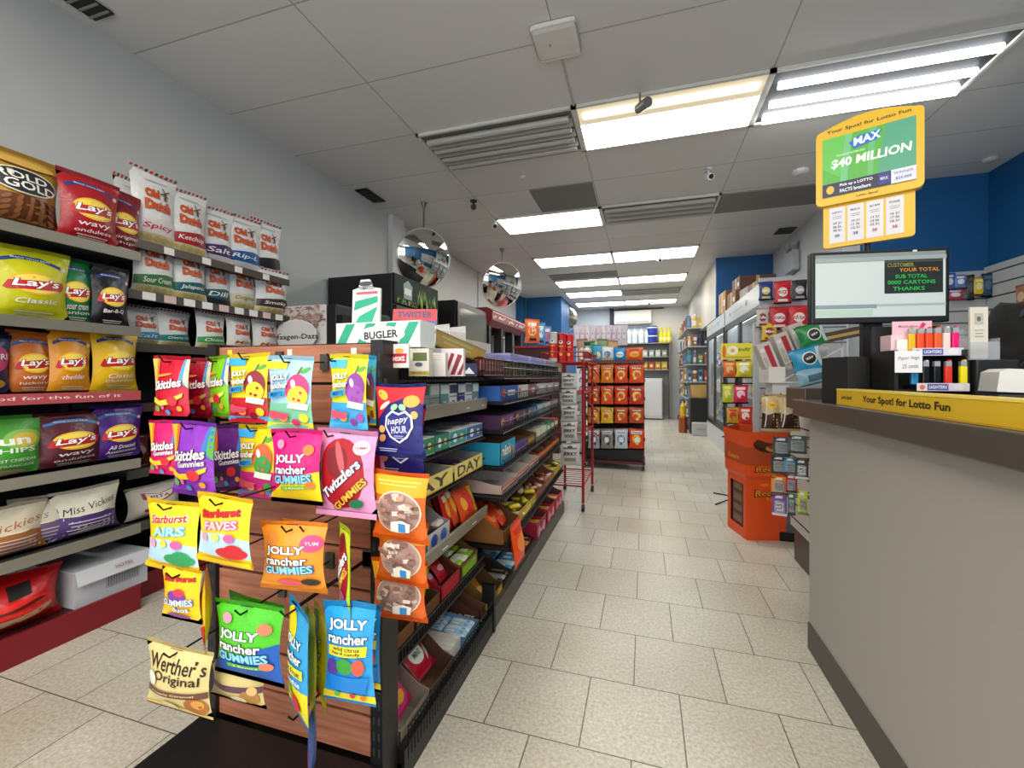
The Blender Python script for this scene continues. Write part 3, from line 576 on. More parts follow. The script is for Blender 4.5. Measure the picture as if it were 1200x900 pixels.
twz = [E(-.05, .5, .42, .4, '#a8121f'), E(-.12, .64, .2, .18, '#7a1822'), E(-.05, .68, .06, .2, '#c85a60', 20), E(.3, .8, .14, .08, '#f2d8dc'), T('GUMMY', .3, .8, .2, .03, '#a01838'), T('Twizzlers', -.04, .44, .82, .12, '#f4f0ee', 38, 0, .03, '#3a2a70'), T('GUMMIES', .12, .27, .7, .085, '#f0c040', 38, 0, .03, '#7a0a18'), E(.22, .17, .12, .05, '#1f7a50', 10), B(.0, .065, '#eaa0d0')]
peg(425, 503, 452, 604, .9, '#d890bc', twz, 'second pink candy bag behind the front pink one')
peg(372, 503, 441, 605, .83, '#e29ac6', twz, 'pink bag with slanted white lettering on dark red, right of hot pink bag')
def star(sub, jel, sc='#f4f4f4'):
    return [P([(-.5, .14), (.5, .14), (.5, .4), (.1, .5), (-.5, .45)], '#b8dcf0'), T('Starburst', 0, .76, .7, .11, '#d4202a', 6, 0, .03, '#8c0f14' if sc == '#f4f4f4' else '#f6f0d8'), T(sub, .05, .6, .6, .12, '#a8e4f4' if sc != '#f4f4f4' else '#f8c0d8', 5, 0, .03, '#48a8d0' if sc != '#f4f4f4' else '#d84a88'),
            E(.22, .22, .26, .09, jel), E(.28, .27, .14, .08, jel), E(-.25, .42, .08, .06, '#f0a0b8'), E(0, .44, .08, .05, '#f2d060'), E(.24, .44, .09, .06, '#d060a0'), B(.03, .1, '#f2c81c')]
peg(170, 586, 236, 670, .69, '#f0d024', star('AIRS', '#2a9a5a', ''), 'yellow candy bag with green jelly, left of a pair', -3)
peg(229, 580, 297, 662, .68, '#f0cc20', star('FAVES', '#d0202c'), 'yellow candy bag with red jelly, right of a pair', -3)
gum = [T('Starburst', 0, .8, .8, .1, '#d4202a', 4, 0, .02, '#7a0a10'), E(0, .5, .25, .1, '#7a3a98'), E(.08, .57, .14, .07, '#d8384a'), T('GUMMIES', 0, .38, .8, .12, '#d8e8f8', 4, 0, .03, '#3a4a98'), T('duos', .1, .26, .4, .09, '#e8f0fa', 4, 0, .02, '#3a4a98'), E(0, .12, .3, .04, '#8a3aa0')]
peg(190, 664, 236, 727, .68, '#efc31a', gum, 'small yellow gummies bag hanging below the pair of yellow bags')
peg(221, 664, 262, 752, .71, '#eebd1c', [E(.05, .55, .3, .16, '#e87a1c'), T('Minis', 0, .62, .6, .1, '#e8641e', 30, 0, .02, '#a01a1a'), P([(-.2, .05), (.5, .05), (.5, .35), (.1, .2)], '#c41a22')], 'yellow and red bag turned sideways beside the small yellow gummies bag', -40)
wer = [B(.02, .06, '#c8a860'), T('Werther s', .03, .74, .88, .2, '#2a1a12', 0, 0, .01), T("'", .33, .82, .04, .05, '#2a1a12'), T('Original', .06, .55, .7, .17, '#2a1a12', 0, 0, .01), P([(-.5, .34), (.5, .42), (.5, .33), (-.5, .24)], '#6a4030'), T('Creamy Caramel', 0, .33, .7, .04, '#ecdca0', 4), E(-.34, .5, .1, .1, '#d8e0d0'), E(.34, .2, .15, .13, '#a86428'), E(.38, .24, .08, .07, '#d09448'), E(-.05, .14, .12, .07, '#e4d4a0')]
peg(247, 780, 311, 822, .72, '#c6b478', [P([(-.5, .5), (.5, .62), (.5, .44), (-.5, .36)], '#5a3a4a'), E(.3, .3, .16, .2, '#a87a3a'), E(.1, .2, .14, .12, '#e4dcb0'), E(.36, .5, .08, .12, '#d8b070')], 'beige caramel bag peeping out below the bright green bag')
peg(172, 755, 248, 833, .68, '#d6c486', wer, 'cream caramel bag with dark brown script at lower left')
peg(325, 612, 386, 685, .80, '#e88a2a', [], 'plain orange back bag behind the orange gummies bag', -12)
peg(309, 611, 379, 692, .74, '#f0962c', [E(-.3, .72, .1, .16, '#d88a3c'), E(.33, .72, .17, .12, '#d84a80'), T('YUM', .33, .72, .2, .05, '#f8d0dc'), [e for e in jrg('#f2a850', '#e87a3a', '#e06a5a')[1:4]], E(.32, .18, .14, .05, '#3a2a24'), E(.0, .16, .2, .05, '#e85a6a')], 'orange gummies bag in the centre of the end panel', 6)
peg(384, 616, 424, 716, .76, '#b8d02a', [E(0, .5, .46, .42, '#9a1222'), E(0, .8, .2, .1, '#6a1018'), T('Twizzlers', 0, .52, 1.1, .13, '#f4f0ee', 52, 0, .03, '#3a2a70'), T('GUMMIES', .16, .4, .8, .08, '#f0c040', 52, 0, .02), E(.1, .2, .2, .08, '#b84a90')], 'dark red and lime candy bag turned edgeways beside the orange one', -38)
jrg1 = [P([(-.5, .06), (.5, .06), (.5, .55), (.3, .5), (.0, .35), (-.5, .2)], '#1a5ab4')] + jrg('#1a5ab4', '#f07a5a', '#58b838')[1:]
peg(262, 700, 336, 790, .76, '#4ab428', [], 'second bright green bag just behind the green gummies bag', -8)
peg(252, 706, 331, 796, .71, '#4fbf2a', jrg1, 'bright green and blue gummies bag low on the end panel')
sour = lambda yel: [B(.04, .3, '#e8d41c'), E(-.2, .8, .3, .14, yel), T('JOLLY', .0, .68, .7, .1, '#ffffff', 0, 0, .03, '#1c2440'), T('rancher', .0, .57, .74, .085, '#ffffff', 0, 0, .02, '#1c2440'), P([(-.42, .4), (.42, .42), (.42, .5), (-.42, .48)], '#f0dc28'), T('Bold Fruit', 0, .45, .7, .05, '#1c2440', 1), T('Smoothie', 0, .36, .7, .05, '#e8f4fa', 2), E(.1, .16, .18, .08, '#d8384a'), E(-.15, .24, .14, .06, '#58b848')]
peg(352, 712, 398, 820, .80, '#d8d024', sour('#4a9a50'), 'third yellow striped candy bag at the back of the low middle hook', -35)
peg(338, 710, 388, 828, .76, '#b8c83a', sour('#58a858'), 'middle yellow green candy bag on the low middle hook', -38)
peg(322, 708, 378, 838, .71, '#2a9ad4', sour('#e8d41c'), 'front blue and yellow candy bag hanging askew on the low middle hook', -30)
hard = [B(.03, .1, '#e8d41c'), T('JOLLY', 0, .78, .78, .12, '#ffffff', 2, 0, .035, '#163a70'), T('rancher', 0, .66, .82, .1, '#ffffff', 2, 0, .025, '#163a70'), P([(-.4, .48), (.4, .5), (.42, .6), (-.4, .58)], '#f0dc28'), T('wild citrus', 0, .565, .56, .04, '#1c2440', 1), T('hard candy', 0, .52, .6, .04, '#1c2440', 1), E(-.02, .36, .34, .1, '#1a74c8'), E(-.02, .4, .18, .08, '#3a9a3a'), E(.26, .4, .12, .08, '#e05a48'), E(-.3, .36, .12, .1, '#5a3a98'), P([(-.46, .3), (.46, .3), (.36, .14), (-.36, .14)], '#1580d4'), E(.1, .1, .05, .03, '#d83a4a'), E(-.2, .1, .05, .03, '#58b848'), E(.3, .09, .05, .03, '#f07a2a')]
peg(418, 706, 446, 808, .83, '#1f8cd0', hard, 'second blue candy bag behind the front blue bag')
peg(381, 705, 438, 823, .74, '#2a9ee0', hard, 'bright blue candy bag with yellow strip at lower right of the panel', 4)
peg(352, 830, 380, 905, .73, '#3a60b0', [E(.1, .3, .4, .3, '#d83a7a'), T('Jolly', 0, .65, .9, .12, '#e8e8f4', 70, 0, .02)], 'blue and pink candy bag seen edgeways near the bottom of the panel', -62)
# two pouches of trail mix and a strip of orange bags hanging at the gondola corner
hh = [P([(-.5, .95), (.5, .95), (.5, .72), (.2, .82), (-.2, .72), (-.5, .5)], '#d4202f'), E(-.34, .84, .12, .06, '#f0b04a', -30), E(-.3, .7, .14, .03, '#f2d8c0', 30), E(.28, .76, .16, .08, '#f0a848'), E(.36, .58, .07, .05, '#e8b060', -40), E(-.36, .38, .09, .05, '#e8b060'), E(-.34, .26, .09, .05, '#d89a50', 20),
      E(-.06, .68, .08, .04, '#9ad8a8', 20), E(.12, .68, .08, .04, '#9ad8a8', -20), P([(.06, .6), (.2, .64), (.34, .56), (.36, .42), (.24, .28), (.06, .2), (-.14, .28), (-.26, .42), (-.24, .56), (-.1, .64)], '#e8e4f0'), P([(.06, .575), (.19, .61), (.3, .545), (.32, .42), (.21, .3), (.06, .225), (-.11, .3), (-.22, .42), (-.2, .545), (-.09, .61)], '#20247c'),
      T('happy', .04, .5, .46, .1, '#f4f2fa', 10, .2, .01), T('HOUR', .07, .385, .34, .1, '#cfd0f0', 4, 0, .03), lines(.06, .3, .2, 2, .025, '#b8b8e0'), lines(-.2, .12, .4, 2, .03, '#c8c8e8')]
bag('snack_pouch', 'lower navy snack pouch showing only its bottom behind the front pouch', 'snack', 442, 474, 499, 559, .9, 'S', '#1d1f6e', hh, .2, None, 'navy snack pouches', -4, True)
bag('snack_pouch', 'front navy and red snack pouch with white heart outline', 'snack', 439, 449, 499, 536, .86, 'S', '#1d1f6e', hh, .2, None, 'navy snack pouches', -4, True)
hook(-.635, 1.055, .1, 'black hook holding the navy snack pouches')
def cara(seed):
    r = random.Random(seed); d = [B(.66, .93, '#f2a81c'), lines(0, .86, .8, 2, .05, '#f8d060', .02), E(.02, .44, .44, .3, '#f2e2c8'), E(.02, .44, .42, .285, '#b8968a')]
    for i in range(46):
        u, v = r.uniform(-.34, .36), r.uniform(.2, .68)
        if (u / .38) ** 2 + ((v - .44) / .25) ** 2 < 1: a_ = r.uniform(-.5, .5); d.append(P([(u + x_ * math.cos(a_) - y_ * math.sin(a_), v + (x_ * math.sin(a_) + y_ * math.cos(a_)) * .75) for x_, y_ in ((-.065, -.04), (.065, -.04), (.065, .04), (-.065, .04))], r.choice(['#9a7468', '#d8c0b0', '#b89484', '#e4d4c8', '#8a6258'])))
    return d + [P([(-.02, .2), (.3, .2), (.34, .32), (.2, .37), (.0, .34)], '#e8e2d8'), P([(.12, .2), (.24, .2), (.26, .32), (.14, .33)], '#3a8ac8')]
for k, (l, t, r, b, Y, lab) in enumerate([(437, 655, 499, 726, .885, 'lowest orange bag of caramels in the hanging strip of three'), (440, 610, 502, 684, .86, 'middle orange bag of caramels in the hanging strip of three'), (435, 552, 503, 634, .835, 'topmost orange bag of caramels in the hanging strip of three')]):
    bag('caramel_bag', lab, 'candy', l, t, r, b, Y, 'S', '#e8661c', cara(k), .26, None, 'orange caramel bags at the gondola corner', [4, -4, -5][k], False)
def hooks_for_pegs():
    done = []
    for o, zt in PEGS:
        x = max(-1.18, min(-.68, o.location.x)); y = o.location.y
        if 'second' in o['label'] or 'behind' in o['label'] or 'farthest' in o['label'] or 'middle yellow' in o['label'] or 'third' in o['label'] or 'beside the small' in o['label'] or 'peeping' in o['label']: continue
        nm = o['label'].split(',')[0].split(' with ')[0].split(' hanging')[0].split(' on the')[0].split(' low ')[0].split(' in the')[0] + (' at the left of the pair' if 'left of a pair' in o['label'] else ' at the right of the pair' if 'right of a pair' in o['label'] else '')
        hook(x, zt - .012, PY - y + .02, 'black peg hook carrying the ' + ' '.join(nm.split()[:11]))
hooks_for_pegs()
for px, z in ((270, 1.15), (340, 1.148), (415, 1.148)):
    m = MB(); m.box(-.008, -.002, -.008, .008, 0, .008, ink('#e8e4d8') if px > 300 else ink('#e8d840')); tag(m.build('price_tag', None, (at(px, 410, Y=PY).x, PY, z)), {270: 'yellow price tag', 340: 'white price tag in the middle', 415: 'white price tag at the right'}[px] + ' on the top of the wood panel', 'price tag')
# ================================================================== GOODS ON THE GONDOLA (aisle side, fronts to +X)
def onshelf(mb, name, y0, y1, xf, dp, z, label, cat, group=None, rx=0):
    return tag(mb.build(name, None, (xf - dp / 2, (y0 + y1) / 2, z), R(90), rx=rx), label, cat, group)
def tray_mb(w, dp, hb, hf, outer, inner, lip=(), side=(), notch=False):
    "open display carton, front to -Y, base centre at origin: tall back, swooping sides, low lip"
    mb = MB(); t = .0025; O, I = card(outer), card(inner)
    mb.box(-w / 2, -dp / 2, 0, w / 2, dp / 2, t, I)
    mb.box(-w / 2, dp / 2 - t, t, w / 2, dp / 2, hb, I)
    pr = [(dp / 2, 0), (dp / 2, hb), (dp * .12, hb)] + [(dp * .12 - dp * .62 * q, hb - (hb - hf) * (q * q * (3 - 2 * q))) for q in (.25, .5, .75, 1)] + [(-dp / 2, hf), (-dp / 2, 0)]
    for sx in (-1, 1):
        a = sx * w / 2; b = a - sx * t
        mb.prism(pr, 'x', min(a, b), max(a, b), O)
        mb.prism([(p[0] * .99, p[1] * .985 + .001) for p in pr], 'x', min(b, b - sx * .0006), max(b, b - sx * .0006), I)
    mb.box(-w / 2, -dp / 2, 0, w / 2, -dp / 2 + t, hf, O)
    lay(mb, list(lip), w, hf, lambda x, z, o: (x, -dp / 2 - o, z), off0=.0004, doff=.0002)
    if side:
        lay(mb, list(side), dp, hb, lambda x, z, o: (-w / 2 - o, -x, z), off0=.0004, doff=.0002)
    return mb
def bar_mesh(L, W, H, col, des=()):
    "wrapped bar lying along X, top printed"
    mb = MB(); F = foil(col); n = 6
    def S(x, y, o):
        q = abs(2 * x / L); e = 1 if q < .82 else max(0, (1 - q) / .18); k = max(0, 1 - abs(2 * y / W) ** 3) ** .5
        return (x, y, H / 2 + (H / 2) * k * e + o)
    xs = [-L / 2, -L * .42, -L * .4, -L * .2, 0, L * .2, L * .4, L * .42, L / 2]; ys = [-W / 2 + W * k / n for k in range(n + 1)]
    vs = [S(x, y, 0) for y in ys for x in xs]; m_ = len(xs)
    fs = [(j * m_ + i, j * m_ + i + 1, (j + 1) * m_ + i + 1, (j + 1) * m_ + i) for j in range(n) for i in range(m_ - 1)]
    mb.add(vs, fs, F); vs = [(v[0], v[1], H - v[2]) for v in vs]; mb.add(vs, [f[::-1] for f in fs], F)
    lay(mb, list(des), L, W, lambda x, y, o: (S(x, y - W / 2, o + .0004)), cut=L / 6)
    return mb.mesh('candy_bar', True)
def fill(y0, y1, xf, dp, z, kind, cols, rows, colset, label, group, name, des=(), h=.1, lean=-25, lift=.0, base=.0):
    z += base
    "rows of the same goods inside a carton"
    w = (y1 - y0 - .012) / cols; protos = {}
    for r in range(rows):
        for c in range(cols):
            col = colset[(r * cols + c) % len(colset)]; y = y0 + .006 + w * (c + .5); q = (r + .5) / rows; x = xf - .012 - (dp - .03) * q
            if kind == 'pouch':
                if col not in protos: _seed[0] += 1; protos[col] = bag_mesh(name, w * .96, h, min(.05, w * .4), col, des, seed=_seed[0], nx=6, nz=8, cut=False)
                o = mobj(name, protos[col], None, (x, y, z + .006 + lift * r), R(90) + random.uniform(-.12, .12), rx=R(lean + random.uniform(-7, 7)))
            elif kind == 'bar':
                if col not in protos: protos[col] = bar_mesh((dp - .03) / rows * .97, w * .94, .02, col, des)
                o = mobj(name, protos[col], None, (x, y, z + .004 + lift * (r % 2)), random.uniform(-.04, .04) + PI, ry=0)
            elif kind == 'lump':
                if col not in protos: protos[col] = bar_mesh(.065, .032, .022, col, des)
                o = mobj(name, protos[col], None, (x + random.uniform(-.01, .01), y + random.uniform(-.01, .01), z + .008 + random.uniform(0, lift)), random.uniform(0, PI), rx=random.uniform(-.4, .4))
            else:
                if col not in protos: protos[col] = pbox_mb(w * .94, (dp - .03) / rows * .9, h, col, des, m=card).mesh(name)
                o = mobj(name, protos[col], None, (x, y, z + .003), R(90))
            tag(o, label, 'tobacco' if 'cigarette' in label else 'candy', group)
def tray(y0, y1, z, xf, dp, hb, hf, outer, inner, label, lip=(), side=(), goods=None):
    onshelf(tray_mb(y1 - y0 - .006, dp, hb, hf, outer, inner, lip, side), 'display_carton', y0, y1, xf, dp, z, label, 'carton', 'open cartons on the gondola shelves')
    if goods: fill(y0, y1, xf, dp, z, *goods[:-1], **goods[-1])
X1 = -.655
# --- first section, cigarette packs on the grey railed shelf
packs = [('#dcd6d0', '#a02838', 'white and dark red'), ('#d4d6d2', '#8a9a94', 'pale grey'), ('#9aa8a4', '#3a6a68', 'grey green'), ('#b9c8bc', '#e8e8e4', 'pale green'), ('#5f9a98', '#d8e4e2', 'teal'), ('#e4e4e8', '#24304a', 'white with navy chevron'), ('#2a4a80', '#dfe4ec', 'navy'), ('#e6e8ea', '#7a8a9a', 'white'), ('#7a9aa8', '#e8ecec', 'blue grey')]
for i, (c1, c2, nm) in enumerate(packs):
    for k in range(3):
        mb = pbox_mb(.062, .03, .088, c1, [B(.6, .95, c2), P([(-.2, .3), (.2, .3), (0, .1)], c2), B(.45, .5, '#8a8a86')], [B(.2, .8, c2, -.3, .3)])
        onshelf(mb, 'cigarette_pack', 1.055 + i * .073, 1.12 + i * .073, X1 - .012 - k * .036, .03, .969, nm + ' cigarette packs on the grey railed shelf, one behind another', 'tobacco', 'cigarette packs on the grey railed shelf')
# --- flat cartons on the shelf below
for i, (y0, y1, c, c2, lab) in enumerate([(1.03, 1.14, '#d8a890', '#e8d8d0', 'flat peach carton nearest the panel on the wire fronted shelf'), (1.145, 1.26, '#cfd6cf', '#2f8a60', 'flat pale carton with green end on the wire fronted shelf'), (1.265, 1.37, '#46585a', '#2a8a70', 'flat dark grey green carton on the wire fronted shelf'), (1.375, 1.52, '#d6d8da', '#3a9a98', 'flat white carton with teal end on the wire fronted shelf'), (1.525, 1.69, '#d4d8dc', '#3a70a8', 'flat white carton with blue end on the wire fronted shelf')]):
    onshelf(pbox_mb(y1 - y0, .25, .055, c, [B(.05, .95, c2), E(-.2, .5, .12, .3, '#e8f0f0'), E(.2, .5, .1, .2, '#f0c890')], [B(.05, .9, '#e6e8e8' if i > 2 else c, -.4, .1), B(.12, .3, '#8a8a86', -.3, .2)]), 'flat_carton', y0, y1, X1 + .01, .25, .836, lab, 'carton')
# --- yellow die-cut cartons
for y0, y1, c1, lab in ((1.03, 1.4, ['#c0307a', '#d8a0b8', '#6a3a8a', '#2a8a50'], 'yellow fronted open carton with letter cut-outs, near one'), (1.405, 1.69, ['#7a4a98', '#a878b0', '#5a3a80'], 'yellow fronted open carton with letter cut-outs, far one')):
    tray(y0, y1, .711, X1 + .012, .24, .062, .055, '#e8d878', '#a8a4a0', lab, [T(('PAY' if y0 < 1.2 else 'DAY'), 0, .5, .8, .7, '#4a3a38', 0, 0, .02), B(.0, .08, '#c8a838')], [B(.5, .9, '#efe3a0')], ('bar', 4, 2, c1, 'small flat candy bar in the ' + ('near' if y0 < 1.2 else 'far') + ' yellow fronted carton', 'candy bars in the ' + ('near' if y0 < 1.2 else 'far') + ' yellow carton', 'candy_bar', dict(des=[B(.3, .7, '#e8d8e4', -.2, .2)], lift=.004)))
# --- grey railed shelf with red candy
tray(1.03, 1.22, .516, X1, .24, .13, .06, '#b8b6b4', '#a8a4a0', 'grey open carton with red and white packets, near one on the lower railed shelf', [E(.2, .5, .1, .3, '#3a60a8'), E(-.2, .5, .12, .3, '#c8c03a')], (), ('lump', 3, 4, ['#c41a24', '#e8e2da', '#e85a28', '#2a7a48', '#c41a24'], 'small red or white sweet packet in the near grey carton', 'sweet packets in the near grey carton', 'candy_packet', dict(lift=.05)))
tray(1.225, 1.4, .516, X1, .24, .13, .06, '#c8c6c6', '#aaa6a2', 'grey open carton with blue printed lip on the lower railed shelf', [E(-.2, .5, .14, .35, '#2f4fa8'), E(.2, .5, .14, .35, '#4a6ac0')], (), ('lump', 3, 4, ['#d8202c', '#b01824', '#f0e8e0', '#e87a28'], 'small red sweet packet in the blue lipped carton', 'sweet packets in the blue lipped carton', 'candy_packet', dict(lift=.05)))
fill(1.4, 1.55, X1 + .02, .2, .517, 'pouch', 2, 3, ['#c8161e', '#e0501e', '#d8301e'], 'small red orange pouch standing behind the yellow and red one', 'red pouches on the lower railed shelf', 'candy_pouch', [E(0, .5, .3, .2, '#f0a028'), B(.7, .85, '#f0e0c0', -.3, .3)], h=.15, lean=-20)
_seed[0] += 1
tag(mobj('candy_pouch', bag_mesh('candy_pouch', .17, .13, .05, '#e8541c', [E(-.1, .5, .25, .3, '#d8281c'), B(.1, .9, '#f2c81c', .2, .5), E(-.3, .5, .1, .2, '#f0a828'), B(.25, .75, '#e8a81c', .3, .42)], seed=31), None, (X1 - .01, 1.61, .518), R(90), rx=R(-22)), 'yellow and red pouch at the far end of the lower railed shelf', 'candy')
# --- wire fronted shelf of brown cartons
tray(1.03, 1.17, .301, X1 - .01, .23, .12, .05, '#7a4a2a', '#5a3a24', 'brown open carton nearest the panel above the base', (), (), ('pouch', 1, 3, ['#e8661e', '#e0701c'], 'orange pouch in the brown carton nearest the panel', 'orange pouches above the base', 'candy_pouch', dict(des=[E(0, .5, .3, .2, '#f2b04a')], h=.11, base=.02)))
tray(1.175, 1.34, .301, X1 - .01, .23, .12, .05, '#6a4428', '#4a3220', 'dark brown open carton with yellow green pouch', (), (), ('pouch', 1, 2, ['#c8d81c', '#b8cc1c'], 'yellow green pouch leaning out of a dark brown carton', 'yellow green pouches', 'candy_pouch', dict(des=[E(0, .5, .3, .18, '#8ab01c'), B(.7, .82, '#f0f0c0', -.3, .3)], h=.13, lean=14)))
tray(1.345, 1.51, .301, X1 - .01, .23, .13, .06, '#a01828', '#5a2a20', 'dark red open carton in the middle of the shelf above the base', [B(.2, .8, '#c42030', -.4, .4)], (), ('pouch', 2, 3, ['#b81a30', '#c8203a', '#a01428'], 'crimson pouch in the dark red carton', 'crimson pouches in the dark red carton', 'candy_pouch', dict(des=[E(0, .5, .3, .15, '#e8a0a8')], h=.085, lean=-45, base=.025)))
tray(1.515, 1.69, .301, X1 - .01, .23, .13, .06, '#7a5a34', '#5f4428', 'brown open carton of lime gum at the far end above the base', [B(.2, .8, '#8cc41c', -.4, .4)], (), ('bar', 3, 3, ['#9ccc1c', '#e8ecd8', '#8cc01c'], 'lime and white gum packet in a brown carton', 'lime gum packets', 'gum_pack', dict(des=[B(.2, .8, '#f0f4e0', -.2, .3)], lift=.01, base=.04)))
# --- base tray
XB_ = -.635
tray(1.035, 1.21, .046, XB_, .25, .15, .07, '#8a8074', '#948a80', 'grey brown carton of pink pouches at the near end of the base', (), (), ('pouch', 1, 3, ['#e83a8a', '#c81a3a', '#d81a50'], 'bright pink gummy pouch at the near end of the base', 'pink pouches at the near end of the base', 'candy_pouch', dict(des=[T('Skittles', 0, .62, .8, .16, '#ffffff', 4, .1, .02, '#5a1030'), E(.1, .3, .16, .12, '#f0b040'), E(-.15, .25, .1, .08, '#e8e04a')], h=.15, lean=-40, lift=.012, base=.03)))
tray(1.215, 1.39, .046, XB_, .25, .15, .06, '#6a4a34', '#5a4030', 'brown carton of crimson pouches on the base', (), (), ('pouch', 1, 2, ['#c01838', '#a81430'], 'crimson pouch with white and green label on the base', 'crimson pouches on the base', 'candy_pouch', dict(des=[E(0, .5, .26, .22, '#f0f0ea'), T('MINT', 0, .5, .3, .14, '#1f7a48', 0, 0, .02), P([(.25, .2), (.5, .4), (.5, .7), (.3, .45)], '#e8e0e0')], h=.14, lean=-50, lift=.02, base=.03)))
for k in range(4):
    onshelf(pbox_mb(.022, .2, .07, ['#d8d4cc', '#e4e2dc'][k % 2], [B(.1, .3, '#b8c08a')], [B(.1, .9, '#dedad2', -.4, .4)]), 'white_packet', 1.395 + k * .024, 1.417 + k * .024, XB_ - .02, .2, .047, 'thin white packet in a row on the base', 'candy', 'thin white packets on the base')
tray(1.495, 1.63, .046, XB_, .24, .07, .06, '#5a8ab8', '#6a96bc', 'light blue carton of white and blue mint tubes on the base', [B(.1, .9, '#7ab8dc', -.45, .45), B(.3, .6, '#e4f0f6', -.3, .3)], (), ('bar', 5, 2, ['#d4e4f0', '#a8d0ea'], 'white and blue mint tube on the base', 'mint tubes on the base', 'mint_tube', dict(des=[B(.1, .9, '#6ab0dc', -.35, -.2), B(.1, .9, '#e8f2f8', .0, .3)], lift=.0, h=.1, base=.035)))
tray(1.635, 1.72, .046, XB_, .24, .13, .08, '#4a2418', '#6a4a34', 'dark brown carton with yellow corner beside the divider post', [T('MOUNDS', -.1, .5, .6, .4, '#e8e0d8', 0, 0, .02), B(0, 1, '#e8b81c', .3, .5)], [T('MOUNTS', .1, .4, .6, .2, '#d8c8b8', 0, 0, .02)])
# --- second section base
tray(1.765, 1.93, .051, XB_, .25, .15, .07, '#8a6a2a', '#5a4028', 'brown carton with golden pouches just past the divider post', [B(.1, .9, '#d8a828', .1, .45)], (), ('pouch', 1, 2, ['#c8821e', '#a85a1c'], 'golden brown pouch just past the divider post', 'golden pouches past the divider', 'candy_pouch', dict(des=[E(0, .5, .3, .2, '#e8c060')], h=.1, lean=-40)))
tray(1.935, 2.08, .051, XB_, .25, .11, .06, '#22201e', '#4a3a2c', 'black carton of silver and black bars on the base', (), (), ('bar', 3, 2, ['#2a2a2c', '#c8c8c4', '#3a3432'], 'black or silver candy bar on the base', 'black candy bars on the base', 'candy_bar', dict(des=[B(.3, .7, '#b8b0a4', -.3, .3)], lift=.008, base=.04)))
tray(2.085, 2.3, .051, XB_, .25, .12, .06, '#4a5054', '#3a3430', 'grey carton of icy blue packets on the base', (), (), ('bar', 4, 2, ['#4aa8d0', '#d8ecf4', '#3a90c0'], 'icy blue packet on the base', 'icy blue packets on the base', 'candy_packet', dict(des=[B(.2, .8, '#e8f4f8', -.2, .2)], lift=.012, base=.04)))
tray(2.305, 2.55, .051, XB_, .25, .12, .06, '#3a1418', '#3a2a24', 'dark maroon carton on the base', (), (), ('bar', 4, 2, ['#6a1428', '#8a1a30', '#d8a02a'], 'maroon or gold candy bar on the base', 'maroon bars on the base', 'candy_bar', dict(des=[B(.3, .7, '#d8b070', -.3, .1)], lift=.012, base=.04)))
for i, y in enumerate((2.56, 2.86, 3.14)):
    tray(y, y + .27, .051, XB_ + .01, .25, .19, .13, ['#a8183c', '#b81a3a', '#c02848'][i], '#5a3a34', ['crimson printed carton, first of three at the far end of the base', 'crimson printed carton, middle of three at the far end of the base', 'crimson printed carton, last of three at the far end of the base'][i], [E(-.25, .5, .12, .3, '#e88aa8'), E(.25, .5, .12, .3, '#e8a0b0'), T('cherry', 0, .5, .5, .3, '#f0c8d4', 0, .2, .02)], (), ('bar', 4, 2, ['#b81a4a', '#d84a70', '#e8b83a'], ['red', 'pink red', 'rose'][i] + ' candy bar inside a crimson carton on the base', 'bars in crimson carton ' + 'near middle far'.split()[i], 'candy_bar', dict(lift=.02, base=.08)))
# --- second section upward
X2 = [xf for z, xf in gz2]; Z2 = [z for z, xf in gz2]
def xfa(i, y): return X2[i] + XN * .6 - (XN * .6 + .03) * (y - 1.76) / 1.64 - .012
def tr(i, y0, y1, hb, hf, outer, inner, label, lip=(), goods=None, dp=.25): tray(y0, y1, Z2[i] + .001, xfa(i, y1), dp, hb, hf, outer, inner, label, lip, (), goods)
tr(0, 1.78, 2.02, .14, .06, '#8a5a2c', '#6a4a30', 'brown carton of bright orange pouches above the base', (), ('pouch', 2, 3, ['#f0541c', '#e8481a', '#f06a24'], 'bright orange pouch above the base', 'bright orange pouches', 'candy_pouch', dict(des=[E(0, .5, .32, .2, '#f8903a'), E(0, .6, .2, .1, '#d8301a')], h=.13, lean=-45, base=.03, lift=.01)))
_seed[0] += 1
tag(mobj('candy_pouch', bag_mesh('candy_pouch', .16, .19, .05, '#f0501a', [E(0, .5, .34, .2, '#f88a3a'), B(.74, .86, '#d8301a', -.35, .35)], seed=12), None, (xfa(0, 1.86) + .045, 1.86, Z2[0] - .1), R(90), rx=R(-8)), 'bright orange pouch hanging over the shelf front', 'candy')
tr(0, 2.03, 2.42, .12, .06, '#c8a030', '#8a6a40', 'yellow carton heaped with wrapped yellow sweets', [E(0, .5, .2, .3, '#e8d04a')], ('lump', 6, 5, ['#e8cc2a', '#e8e4b8', '#6a4a2c', '#d8b81c', '#7ab04a'], 'wrapped yellow sweet in the yellow carton', 'wrapped yellow sweets', 'wrapped_sweet', dict(lift=.07)))
tr(0, 2.43, 2.72, .12, .06, '#8a5038', '#6a4434', 'brown carton of copper wrapped sweets', (), ('lump', 5, 4, ['#b8704a', '#d89a78', '#8a4a34', '#e0b8a0'], 'copper wrapped sweet in a brown carton', 'copper wrapped sweets', 'wrapped_sweet', dict(lift=.05)))
tr(0, 2.73, 3.05, .12, .06, '#a86a50', '#7a5440', 'tan carton of pale pink sweets', (), ('lump', 5, 4, ['#d8a088', '#e8c8b4', '#c86a50'], 'pale pink wrapped sweet in a tan carton', 'pale pink sweets', 'wrapped_sweet', dict(lift=.05)))
tr(0, 3.06, 3.36, .12, .06, '#c8a83a', '#7a6440', 'mustard carton of yellow sweets at the far end', (), ('lump', 5, 4, ['#d8c03a', '#e8d87a', '#b89a2a'], 'small yellow sweet at the far end', 'far yellow sweets', 'wrapped_sweet', dict(lift=.04)))
